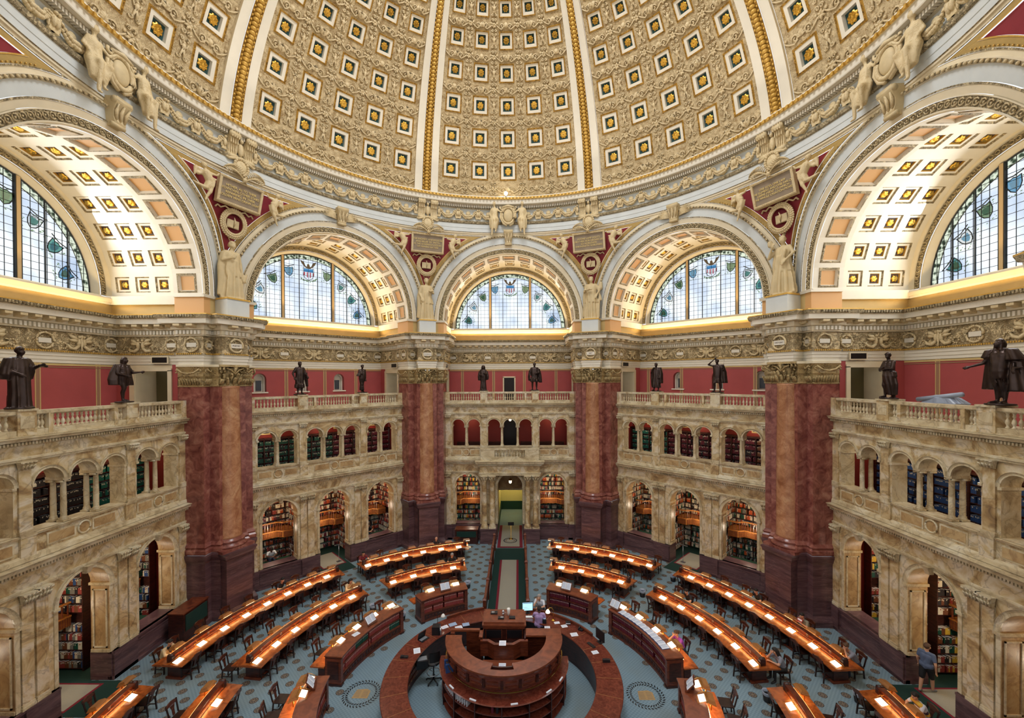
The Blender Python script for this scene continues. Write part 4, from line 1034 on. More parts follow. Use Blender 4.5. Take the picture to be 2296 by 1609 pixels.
# ------------------------------------------------------------ balustrades
bal = MB(); bal.lathe([(.055, 0), (.055, .03), (.03, .06), (.035, .1), (.062, .17), (.05, .24), (.024, .3), (.024, .32), (.045, .37), (.03, .43), (.05, .46), (.05, .49)], 8, 0, 0, 'siena_pale')
balsrc = bal.build('baluster_pattern')
BL = {-2: 'marble balustrade along the top gallery of the left wall', -1: 'marble balustrade of the gallery left of the back bay', 0: 'marble balustrade of the gallery above the portal, with two statues',
      1: 'marble balustrade of the gallery right of the back bay', 2: 'marble balustrade along the top gallery of the right wall'}
for k in (0, -1, 1, -2, 2):
    root = empty('balustrade', rz=-rad(45*k)); tag(root, BL[k], 'balustrade', 'gallery balustrades')
    y0, y1 = WS-.1, WS+.16
    m1 = MB(); m1.box(-4.78, 4.78, y0-.02, y1+.1, 10.08, 10.3, 'siena_pale'); m1.box(-4.78, 4.78, y0-.05, y1+.12, 10.08, 10.14, 'siena_pale'); m1.build('plinth', root)
    m2 = MB(); m2.box(-4.78, 4.78, y0-.03, y1+.04, 10.82, 10.93, 'siena_pale'); m2.box(-4.78, 4.78, y0-.0, y1+.02, 10.79, 10.82, 'siena_pale'); m2.build('handrail', root)
    for uu, hw, zz in ((-4.6, .17, 10.93), (4.6, .17, 10.93), (-1.9, .27, 10.99), (1.9, .27, 10.99), (-1.18, .07, 10.82), (1.18, .07, 10.82), (2.45, .0, 0), (-2.45, 0, 0)):
        if hw == 0: continue
        m3 = MB(); m3.box(uu-hw, uu+hw, y0-(.06 if hw > .2 else .04), y1+(.25 if hw > .2 else .06), 10.12, zz, 'siena_marble')
        if hw > .2:
            m3.box(uu-hw-.03, uu+hw+.03, y0-.1, y1+.35, 10.93, 11.0, 'siena_pale'); m3.box(uu-hw+.07, uu+hw-.07, y0-.07, y0-.06, 10.36, 10.76, 'siena_pale')
        m3.build('die', root)
    for (a, b2, n) in ((-4.36, -2.25, 12), (-1.6, -1.26, 3), (-1.06, 1.06, 13), (1.26, 1.6, 3), (2.25, 4.36, 12)):
        for i in range(n):
            share(balsrc, root, (a+(b2-a)*(i+.5)/n, (y0+y1)/2, 10.3), name='baluster')
# ------------------------------------------------------------ portal at the back, with balcony
pr = empty('trim_portal'); struct(pr)
mb = MB()
for sg in (-1, 1):
    a, b2 = sorted((sg*1.02, sg*2.14))
    mb.box(a, b2, 14.75, WS, 0, 1.02, 'purple_marble'); mb.box(min(sg*.98, sg*2.18), max(sg*.98, sg*2.18), 14.7, WS, 0, .16, 'purple_marble'); mb.box(min(sg*.98, sg*2.18), max(sg*.98, sg*2.18), 14.7, WS, .96, 1.04, 'purple_marble')
mb.build('pedestals', pr)
mb = MB()
mb.sweep([(2.2, WS), (2.2, 15.0), (-2.2, 15.0), (-2.2, WS)], [(-.3, 4.86), (.02, 4.86), (.02, 4.98), (.06, 5.0), (.06, 5.07), (0, 5.08), (0, 5.52), (.06, 5.56), (.1, 5.58), (.1, 5.7), (.24, 5.72), (.28, 5.84), (.32, 5.92), (-.1, 5.95)], ['siena_pale']*5+['siena_marble']+['siena_pale']*7)
mb.dents([(2.2, WS), (2.2, 15.0), (-2.2, 15.0), (-2.2, WS)], .1, .18, 5.6, 5.69, .1, .55, 'siena_pale')
mb.box(-2.2, 2.2, 15.0, WS, 4.86, 4.9, 'siena_pale'); mb.box(-2.2, 2.2, 15.0, WS, 5.9, 5.96, 'siena_pale')
for sg in (-1, 1):
    a, b2 = sorted((sg*1.1, sg*2.12)); mb.box(a, b2, 15.02, 15.3, 5.95, 6.8, 'siena_pale')
mb.box(-1.1, 1.1, 15.04, 15.28, 5.95, 6.2, 'siena_pale'); mb.box(-2.16, 2.16, 15.0, 15.3, 6.72, 6.84, 'siena_pale')
for sg in (-1, 1): mb.box(min(sg*1.98, sg*2.12), max(sg*1.98, sg*2.12), 15.1, WS, 5.95, 6.8, 'siena_pale')
mb.build('balcony', pr)
for i in range(10): share(balsrc, pr, (-1.1+2.2*(i+.5)/10, 15.16, 6.2), name='baluster')
for x in (-1.87, -1.29, 1.29, 1.87):
    mb = MB(); mb.box(-.26, .26, -.26, .26, 1.04, 1.12, 'siena_pale')
    mb.lathe([(.25, 1.12), (.26, 1.17), (.21, 1.22), (.235, 1.27), (.2, 1.32), (.195, 1.36), (.19, 3), (.165, 4.42), (.19, 4.45), (.16, 4.48), (.18, 4.6), (.23, 4.78)], 20, 0, 0, 'siena_marble')
    for i in range(8):
        a = 2*PI*i/8; mb.tube([(.17*c(a), .17*s(a), 4.5), (.22*c(a), .22*s(a), 4.62), (.28*c(a), .28*s(a), 4.7)], [.05, .05, .02], 5, 'siena_pale')
        mb.tube([(.18*c(a+.4), .18*s(a+.4), 4.6), (.24*c(a+.4), .24*s(a+.4), 4.78), (.3*c(a+.4), .3*s(a+.4), 4.8)], [.04, .04, .02], 5, 'siena_pale')
    mb.box(-.27, .27, -.27, .27, 4.8, 4.87, 'siena_pale')
    mb.build('portal_column', pr, loc=(x, 15.1, 0))
# corridor beyond the portal
mb = MB()
mb.box(-1.3, -1.0, 16.4, 19.4, 0, 5, 'siena_ochre'); mb.box(1.0, 1.3, 16.4, 19.4, 0, 5, 'siena_ochre'); mb.box(-1.3, -1.0, 19.4, 23, 0, 5, 'wall_cream'); mb.box(1.0, 1.3, 19.4, 23, 0, 5, 'wall_cream'); mb.box(-1.3, 1.3, 22.8, 23, 0, 5, 'wall_cream'); mb.box(-1.0, 1.0, 19.3, 19.4, 2.75, 5, 'siena_ochre'); mb.box(-1.0, 1.0, 19.25, 19.3, 2.68, 2.78, 'siena_pale'); mb.box(-1.3, 1.3, 16.8, 23, 4.86, 5, 'siena_ochre')
mb.box(-1.0, 1.0, 22.72, 22.82, 0, .75, 'green_paint'); mb.box(-.98, -.94, 17, 22.8, 0, .75, 'green_paint'); mb.box(.94, .98, 17, 22.8, 0, .75, 'green_paint'); mb.box(-1, 1, 22.7, 22.8, 3.35, 3.7, 'green_paint')
mb.grid(lambda p, q: (.98*c(PI*p), 16.4+2.4*q, 3.85+.9*s(PI*p)), 16, 1, 'siena_ochre', True)
struct(mb.build('wall_corridor'))
# ------------------------------------------------------------ floor
mb = MB()
mb.add([(x, y, 0) for x, y in ((-21, -17), (21, -17), (21, 24), (-21, 24))], [(0, 1, 2, 3)], 'carpet')
def disc(x, y, r, z, mat, n=14): mb.add([(x+r*c(2*PI*i/n), y+r*s(2*PI*i/n), z) for i in range(n)], [tuple(range(n))], mat)
gx = .433
for i in range(-38, 39):
    for j in range(-14, 40):
        if (i+j) % 2: continue
        x = -9.24+gx*(i+21); y = 1.22+gx*j
        r_ = math.hypot(x, y)
        if r_ < 6.1 or abs(x) < 1.25 or r_ > 16.5: continue
        disc(x, y, .155, .003, 'medallion_dark', 16); disc(x, y, .13, .0045, 'medallion_tan', 16)
        for q in range(8):
            a = 2*PI*q/8; mb.add([(x+.03*c(a), y+.03*s(a), .006), (x+.085*c(a-.28), y+.085*s(a-.28), .006), (x+.12*c(a), y+.12*s(a), .006), (x+.085*c(a+.28), y+.085*s(a+.28), .006)], [(0, 1, 2, 3)], 'medallion_dark')
for sx in (-1, 1):   # wreaths with an open book woven into the carpet
    ex, ey = sx*5.36, .3
    for q in range(34):
        a = 2*PI*q/34
        for dr, tw in ((-.06, .8), (.06, -.8)):
            x, y = ex+(.6+dr)*c(a), ey+(.6+dr)*s(a); t = a+PI/2+tw
            mb.add([(x-.08*c(t), y-.08*s(t), .005), (x+.028*s(t), y-.028*c(t), .005), (x+.08*c(t), y+.08*s(t), .005), (x-.028*s(t), y+.028*c(t), .005)], [(0, 1, 2, 3)], 'black_plastic')
    mb.add([(ex-.3, ey-.24, .005), (ex+.3, ey-.24, .005), (ex+.3, ey+.14, .005), (ex+.14, ey+.24, .005), (ex-.24, ey+.2, .005)], [(0, 1, 2, 3, 4)], 'emblem_tan')
    for q in range(5):
        for h in (0, 1): mb.add([(ex-.24+h*.28, ey-.17+q*.07, .0065), (ex-.04+h*.28, ey-.17+q*.07, .0065), (ex-.04+h*.28, ey-.15+q*.07, .0065), (ex-.24+h*.28, ey-.15+q*.07, .0065)], [(0, 1, 2, 3)], 'medallion_tan')
floor = struct(mb.build('floor'))
# carpet runners at the doorways
def runner(name, k, u0, u1, w0, w1, lab):
    m = MB(); m.box(u0, u1, w0, w1, .004, .014, 'carpet_green'); m.box(u0+.16, u1-.16, w0+1.1, w1, .014, .018, 'carpet_red'); m.box(u0+.24, u1-.24, w0+1.2, w1, .018, .021, 'carpet_cream')
    o = m.build(name, rz=-rad(45*k)); tag(o, lab, 'carpet', 'carpets at the alcove doorways'); return o
for k, lab in ((-2, 'green bordered carpet in the doorway of the left wall'), (-1, 'green bordered carpet in the alcove doorway left of the back bay'), (1, 'green bordered carpet in the alcove doorway right of the back bay'), (2, 'green bordered carpet in the doorway under the walking man')):
    runner('doorway_carpet', k, -.9, .9, 14.6, 18.0, lab)
m = MB(); m.box(-1.0, 1.0, 4.95, 13.9, .01, .02, 'carpet_green'); m.box(-.6, .6, 5.5, 12.0, .02, .025, 'carpet_red'); m.box(-.47, .47, 5.64, 12.0, .025, .03, 'carpet_cream')
tag(m.build('carpet_runner'), 'long pale carpet runner with red and green border between the two rails', 'carpet')
m = MB(); m.box(-.9, .9, 14.0, 18.5, .01, .02, 'carpet_red'); m.box(-.68, .68, 14.2, 18.5, .02, .025, 'carpet_cream')
m.lathe([(.5, .026), (.5, .03), (.42, .03), (.42, .026)], 32, 0, 15.3, 'medallion_dark', cap=False); m.lathe([(.36, .026), (.36, .03), (.28, .03)], 32, 0, 15.3, 'medallion_tan', cap=False)
tag(m.build('portal_carpet'), 'cream carpet with a round seal on the floor inside the portal', 'carpet')
for sx, lab in ((-1, 'polished wooden railing along the left side of the runner'), (1, 'polished wooden railing along the right side of the runner')):
    r_ = empty('wooden_railing', (sx*1.06, 0, 0)); tag(r_, lab, 'railing', 'railings of the carpeted runner')
    m = MB(); m.box(-.06, .06, 5.0, 13.6, .98, 1.06, 'wood_mid'); m.box(-.035, .035, 5.0, 13.6, .9, .98, 'wood_mid'); m.build('handrail', r_)
    m = MB(); m.box(-.025, .025, 5.0, 13.6, .05, .9, 'wood_dark'); m.build('panel', r_)
    for y in (5.0, 7.15, 9.3, 11.45, 13.6):
        m = MB(); m.box(-.08, .08, y-.08, y+.08, 0, 1.1, 'wood_mid'); m.frustum(-.1, .1, y-.1, y+.1, 1.1, -.05, .05, y-.05, y+.05, 1.18, 'wood_mid'); m.build('post', r_)
# ------------------------------------------------------------ alcoves: floors, shelves, mezzanines, books
BK = MB()
BCOL = ['book_red', 'book_brown', 'book_green', 'book_maroon', 'book_white', 'book_blue', 'book_black', 'book_orange', 'book_grey', 'book_white', 'book_yellow', 'book_teal']
def book_row(T, a0, a1, z, hmax, pal, th=(.03, .06), dep=.2):
    """row of spines along local x from a0 to a1, spine face at y=0 looking to -y"""
    x = a0; col = RNG.choice(pal); left = 0
    while x < a1:
        if left <= 0: col = RNG.choice(pal); left = RNG.randint(1, 4)
        left -= 1
        w = RNG.uniform(*th); h = hmax*RNG.uniform(.78, 1); 
        if RNG.random() < .04: x += w*2; continue
        vs = [T(x, 0, z), T(x+w*.92, 0, z), T(x+w*.92, 0, z+h), T(x, 0, z+h), T(x, dep, z+h), T(x+w*.92, dep, z+h), T(x, dep, z), T(x+w*.92, dep, z)]
        BK.add(vs, [(0, 1, 2, 3), (3, 2, 5, 4), (0, 3, 4, 6), (1, 7, 5, 2)], [col, 'paper', col, col])
        if h > .2 and RNG.random() < .5:
            BK.add([T(x+w*.15, -.004, z+h*.66), T(x+w*.78, -.004, z+h*.66), T(x+w*.78, -.004, z+h*.86), T(x+w*.15, -.004, z+h*.86)], [(0, 1, 2, 3)], 'book_white' if col != 'book_white' else 'book_red')
        x += w
PALS = {-2: ['book_red', 'book_brown', 'book_blue', 'book_black', 'book_white', 'book_green', 'book_grey'], -1: ['book_brown', 'book_red', 'book_white', 'book_black', 'book_orange', 'book_maroon', 'book_white'],
        0: ['book_red', 'book_orange', 'book_white', 'book_yellow', 'book_teal', 'book_white', 'book_black'], 1: ['book_white', 'book_green', 'book_black', 'book_orange', 'book_brown', 'book_grey', 'book_white'], 2: ['book_brown', 'book_green', 'book_red', 'book_yellow', 'book_white', 'book_black']}
UP = {-2: ['book_maroon', 'book_black', 'book_teal'], -1: ['book_green', 'book_green', 'book_maroon', 'book_maroon'], 1: ['book_teal', 'book_maroon', 'book_maroon', 'book_brown'], 2: ['book_blue', 'book_blue', 'book_maroon']}
for k in (-2, -1, 0, 1, 2):
    root = WALL[k]; sh = MB(); mz = MB()
    Rk = rad(45*k)
    def L(x, y, z): return (y*s(Rk)+x*c(Rk), y*c(Rk)-x*s(Rk), z)
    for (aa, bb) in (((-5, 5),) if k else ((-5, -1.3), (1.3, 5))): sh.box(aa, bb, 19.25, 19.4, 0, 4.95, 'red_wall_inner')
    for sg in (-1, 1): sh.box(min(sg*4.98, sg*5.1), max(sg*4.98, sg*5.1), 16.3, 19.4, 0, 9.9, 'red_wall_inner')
    sh.box(-5.1, 5.1, 16.35, 19.4, 4.88, 4.96, 'tan_plaster'); sh.box(-5.1, 5.1, 16.3, 19.4, 5.9, 5.98, 'carpet_green'); sh.box(-5.1, 5.1, 16.25, 19.4, 9.7, 9.84, 'tan_plaster')
    if k: sh.box(-5, 5, 16.4, 19.3, .0015, .003, 'carpet_green')
    rowsL = [.12, .5, .88, 1.26, 1.62]; rowsU = [2.42, 2.8, 3.16, 3.52, 3.88, 4.24]
    segs = [(-4.9, 4.9)] if k else [(-4.9, -1.35), (1.35, 4.9)]
    for (a, b2) in segs:
        for z in rowsL+rowsU:
            sh.box(a, b2, 18.92, 19.25, z-.03, z, 'wood_dark' if z > 2 else 'green_paint')
            x = a
            while x < b2-.1:
                x2 = min(b2, x+.98)
                book_row(lambda p, q, r: L(p, 18.96+q, r), x+.03, x2-.03, z, .29, PALS[k]); x = x2
        x = a
        while x <= b2+.01: sh.box(x-.02, x+.02, 18.9, 19.25, 0, 4.6, 'wood_dark'); x += .98
    # stacks standing at right angles to the screen
    for xc in ((-1.62, 1.62, -4.75, 4.75) if k else (-1.45, 1.45, -4.75, 4.75)):
        for sd in (-1, 1):
            if abs(xc) > 4 and sd*xc > 0: continue
            if k == 0 and abs(xc) < 2 and sd*xc < 0: continue
            for z in rowsL+rowsU:
                book_row(lambda p, q, r: L(xc+sd*(.17-q), 17.3+(p if sd > 0 else 1.6-p), r), 0, 1.6, z, .29, PALS[k])
        for z in rowsL+rowsU: sh.box(xc-.18, xc+.18, 17.28, 18.92, z-.03, z, 'wood_dark')
        sh.box(xc-.19, xc+.19, 17.25, 17.29, 0, 4.6, 'wood_dark'); sh.box(xc-.01, xc+.01, 17.3, 18.9, 0, 4.6, 'wood_dark')
    # mezzanine gallery of honey-coloured wood with a railing
    def mezz(a, b2):
        pts = [(b2, 17.75), (b2-.55, 17.85), (b2-.8, 18.2), (a+.8, 18.2), (a+.55, 17.85), (a, 17.75)]
        mz.sweep(pts, [(0, 2.3), (0, 1.92), (.05, 1.92), (.05, 2.3), (.09, 2.3), (.09, 2.35), (-.8, 2.35)], 'wood_honey')
        mz.dents(pts, .05, .075, 1.95, 2.28, .07, .5, 'wood_mid')
        mz.sweep(pts, [(.0, 2.84), (.08, 2.84), (.08, 2.9), (.0, 2.9), (0, 2.84)], 'wood_honey')
        mz.dents(pts, .02, .06, 2.35, 2.84, .14, .22, 'wood_mid')
        mz.box(a, b2, 18.2, 18.95, 2.28, 2.34, 'wood_honey')
    for (a, b2) in (((-4.55, -1.85), (-1.4, 1.4), (1.85, 4.55)) if k else ((-4.55, -1.7), (1.7, 4.55))): mezz(a, b2)
    # reading tables under the windows
    for sg in (-1, 1):
        sh.box(sg*3.15-1.0, sg*3.15+1.0, 16.95, 17.6, .72, .78, 'green_paint'); sh.box(sg*3.15-.95, sg*3.15-.88, 17.0, 17.55, 0, .72, 'wood_dark'); sh.box(sg*3.15+.88, sg*3.15+.95, 17.0, 17.55, 0, .72, 'wood_dark')
    # upper storey cases
    if k:
        up = UP[k]; n = len(up)
        for i in range(7):
            a = -4.85+i*9.7/7; b2 = a+9.7/7; cm_ = up[min(n-1, int(i*n/7))]
            for z in (6.1, 6.45, 6.8, 7.15, 7.5, 7.85):
                sh.box(a, b2, 17.7, 18.0, z-.03, z, 'wood_dark')
                book_row(lambda p, q, r: L(p, 17.72+q, r), a+.05, b2-.05, z, .27, [cm_, cm_, cm_, 'book_black' if i % 2 else cm_], (.035, .06))
            sh.box(a-.03, a+.03, 17.66, 18.0, 5.98, 8.3, 'wood_dark')
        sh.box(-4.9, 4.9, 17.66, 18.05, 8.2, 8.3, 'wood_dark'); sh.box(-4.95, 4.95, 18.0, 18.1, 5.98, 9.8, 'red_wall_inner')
        for u in (-3.4, -1.1, 1.2, 3.5):
            sh.box(u-.35, u+.35, 17.96, 18.0, 8.5, 9.3, 'tan_plaster'); sh.box(u-.27, u+.27, 17.93, 17.97, 8.58, 9.22, 'niche_grey')
    else:
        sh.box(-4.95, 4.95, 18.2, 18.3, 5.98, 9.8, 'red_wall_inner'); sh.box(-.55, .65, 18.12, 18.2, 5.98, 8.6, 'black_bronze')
        for (a, b2) in ((-4.2, -2.2), (-1.9, -.7), (.8, 1.9), (2.3, 4.2)): sh.box(a, b2, 17.6, 18.1, 5.98, 6.9, 'wood_dark')
    sh.build('bookcases', root); mz.build('mezzanine_gallery', root)
tag(stuff(BK.build('books')), 'bound books filling the shelves inside the arched alcoves', 'books')
for k in (-2, -1, 1, 2): pass
bpy.data.objects.remove(balsrc)
# ============================================================ reading desks, counters, lamps, chairs
def PA(r, az, z): a = rad(az); return (r*s(a), r*c(a), z)
def arc_sweep(mb, prof, az0, az1, n, mat, cap=True):
    """prof [(r,z)] closed loop swept along azimuth"""
    L = len(prof); vs = [PA(r, az0+(az1-az0)*i/n, z) for i in range(n+1) for (r, z) in prof]; fs = []; ms = []
    for i in range(n):
        for j in range(L): fs.append((i*L+j, i*L+(j+1) % L, (i+1)*L+(j+1) % L, (i+1)*L+j)); ms.append(mat if isinstance(mat, str) else mat[j])
    if cap:
        m0 = mat if isinstance(mat, str) else mat[0]
        fs += [tuple(range(L)), tuple(reversed(range(n*L, n*L+L)))]; ms += [m0, m0]
    mb.add(vs, fs, ms)
def rbox(r0, r1, z0, z1): return [(r0, z0), (r1, z0), (r1, z1), (r0, z1)]
def polarT(rc, az):
    """local x tangential (increasing azimuth), y radial outward"""
    a = rad(az)
    def T(x, y, z): return ((rc+y)*s(a)+x*c(a), (rc+y)*c(a)-x*s(a), z)
    return T
def place(o, r, az, z=0, turn=0):
    a = rad(az); o.location = (r*s(a), r*c(a), z); o.rotation_euler = (0, 0, -a+turn)
    return o
# --- chair pattern: faces +y, origin on floor
def make_chair():
    r = empty('wooden_chair')
    m = MB(); m.frustum(-.22, .22, -.2, .2, .42, -.23, .23, -.21, .23, .455, 'wood_chair'); m.build('seat', r)
    m = MB()
    m.add([(x, y, z) for (x, y, z) in [(-.21, -.2, .46), (-.17, -.2, .46), (-.19, -.3, .9), (-.235, -.3, .9), (-.21, -.235, .46), (-.17, -.235, .46), (-.19, -.335, .9), (-.235, -.335, .9)]], [(0, 1, 2, 3), (7, 6, 5, 4), (0, 3, 7, 4), (1, 5, 6, 2), (3, 2, 6, 7)], 'wood_chair')
    m.add([(-x, y, z) for (x, y, z) in [(-.21, -.2, .46), (-.17, -.2, .46), (-.19, -.3, .9), (-.235, -.3, .9), (-.21, -.235, .46), (-.17, -.235, .46), (-.19, -.335, .9), (-.235, -.335, .9)]], [(3, 2, 1, 0), (4, 5, 6, 7), (4, 7, 3, 0), (2, 6, 5, 1), (7, 6, 2, 3)], 'wood_chair')
    pts = [(-.24, .86), (-.12, .92), (0, .94), (.12, .92), (.24, .86), (.22, .78), (.1, .8), (0, .81), (-.1, .8), (-.22, .78)]
    m.add([(x, -.29, z) for x, z in pts]+[(x, -.335, z) for x, z in pts], [tuple(range(10)), tuple(reversed(range(10, 20)))]+[(i, 10+i, 10+(i+1) % 10, (i+1) % 10) for i in range(10)], 'wood_chair_back')
    pts = [(-.1, .8), (.1, .8), (.05, .66), (.045, .47), (-.045, .47), (-.05, .66)]
    m.add([(x, -.2-.2*(z-.46), z) for x, z in pts]+[(x, -.22-.2*(z-.46), z) for x, z in pts], [tuple(range(6)), tuple(reversed(range(6, 12)))]+[(i, 6+i, 6+(i+1) % 6, (i+1) % 6) for i in range(6)], 'wood_chair_back')
    m.build('backrest', r)
    for sx in (-1, 1):
        m = MB(); m.frustum(-.02, .02, -.02, .02, 0, -.024, .024, -.024, .024, .42, 'wood_chair'); m.build('leg', r, loc=(sx*.19, .17, 0))
        m = MB(); m.frustum(-.02, .02, -.07, -.03, 0, -.022, .022, -.02, .02, .44, 'wood_chair'); m.build('leg', r, loc=(sx*.19, -.19, 0))
    m = MB()
    for sx in (-.19, .19): m.box(sx-.012, sx+.012, -.2, .17, .18, .21, 'wood_chair')
    m.box(-.19, .19, -.02, .01, .185, .21, 'wood_chair'); m.box(-.19, .19, .16, .18, .36, .42, 'wood_chair'); m.build('stretcher', r)
    return r
chair0 = make_chair(); chair_used = [0]
SITTERS = [(13.98, -84), (14.1, -60.6), (10.95, -51.2), (13.75, -41.2), (13.7, -21.3), (10.75, -19), (10.9, 57.9), (14, 65.5), (14, 75.2), (10.95, 84.3), (14.05, 84.3), (14.2, 95.2)]
def chair(r, az, facing_out, label, group, jit=True):
    q = chair0 if not chair_used[0] else copy_tree(chair0); chair_used[0] = 1
    t = (RNG.uniform(-.12, .12) if jit else 0)
    place(q, r+(RNG.uniform(-.05, .05) if jit else 0), az, 0, t if facing_out else PI+t)
    tag(q, label, 'chair', group); return q
# --- lamp and glow-pane patterns
def make_lit():      # low frame facing the inner side (-y); glowing pane stands in for a light patch
    r = empty('light_patch_pane')
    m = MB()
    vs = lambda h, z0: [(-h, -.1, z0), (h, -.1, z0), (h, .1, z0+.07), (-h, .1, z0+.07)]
    m.add(vs(.17, .03), [(0, 1, 2, 3)], 'lamp_patch_white'); m.build('lit_pane', r)
    m = MB()
    P4 = [(-.22, -.15, .02), (.22, -.15, .02), (.22, .14, .135), (-.22, .14, .135)]
    m.tube(P4, .006, 5, 'brass', True)
    for sx in (-.22, .22): m.tube([(sx, .14, .135), (sx*.8, .2, .0)], .007, 4, 'brass'); m.tube([(sx, -.15, .02), (sx, -.15, .0)], .007, 4, 'brass'); m.tube([(sx*.95, -.14, .03), (sx*.55, .02, .2), (sx*.5, .16, .22)], .005, 4, 'brass')
    m.build('frame', r); return r
def make_hood():     # boxed hood on two legs with a lit underside, seen from behind
    r = empty('hooded_lamp')
    m = MB()
    T = lambda x, y, z: (x, y*c(.25)-z*s(.25), .24+y*s(.25)+z*c(.25))
    m.frustum(-.23, .23, -.15, .15, 0, -.19, .19, -.1, .1, .09, 'wood_hood', T); m.box(-.24, .24, -.16, .16, -.03, 0, 'wood_hood', T); hd = m.build('hood', r)
    m = MB(); m.box(-.2, .2, -.12, .12, -.045, -.032, 'lamp_glow', T); m.build('tube', hd)
    for sx in (-.18, .18): m = MB(); m.box(sx-.012, sx+.012, -.02, .02, 0, .22, 'brass'); m.build('leg', r)
    return r
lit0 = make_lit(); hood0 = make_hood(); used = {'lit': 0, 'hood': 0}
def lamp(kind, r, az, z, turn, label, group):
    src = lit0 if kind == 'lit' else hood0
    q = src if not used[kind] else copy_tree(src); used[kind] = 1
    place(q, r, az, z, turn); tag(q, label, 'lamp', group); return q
ORDS = ['first', 'second', 'third', 'fourth', 'fifth', 'sixth', 'seventh', 'eighth']
def ordn(i, n, frm): return (ORDS[i] if i else 'first')+' from the '+frm
DSK = [  # key, centre radius, az start/end, lamp azimuths(from the far end), description
 ('outer', 13.18, -87.0, -48.0, [-52.1+(-4.86)*i for i in range(8)], 'long outer reading desk on the left', 'far end'),
 ('middle', 10.04, -86.1, -49.2, [-53.9-6.17*i for i in range(6)], 'middle-row reading desk on the left', 'far end'),
 ('outer', 12.86, -43.2, -12.4, [-15.4-5.27*i for i in range(6)], 'outer reading desk left of the runner', 'runner'),
 ('middle', 9.92, -42.8, -15.0, [-19.6-6.95*i for i in range(4)], 'middle-row reading desk left of the runner', 'runner'),
 ('outer', 13.18, 48.0, 87.2, [52.1+4.86*i for i in range(8)], 'long outer reading desk on the right', 'far end'),
 ('middle', 10.04, 49.2, 86.3, [53.9+6.17*i for i in range(6)], 'middle-row reading desk on the right', 'far end'),
 ('outer', 12.86, 11.8, 43.2, [15.0+5.3*i for i in range(6)], 'outer reading desk right of the runner', 'runner'),
 ('middle', 9.92, 14.6, 42.8, [18.9+6.95*i for i in range(4)], 'middle-row reading desk right of the runner', 'runner'),
 ('outer', 13.3, -109, -91.7, [-94.6-4.8*i for i in range(2)], 'outermost desk at the bottom left corner', 'far end'),
 ('middle', 10.15, -112, -91.6, [-97.3-6*i for i in range(1)], 'cut-off middle desk at the bottom left', 'far end'),
 ('outer', 13.3, 91.8, 109, [94.6+4.8*i for i in range(2)], 'outermost desk at the bottom right corner', 'far end'),
 ('middle', 10.15, 91.7, 112, [97.3+6*i for i in range(1)], 'cut-off middle desk at the bottom right', 'far end')]
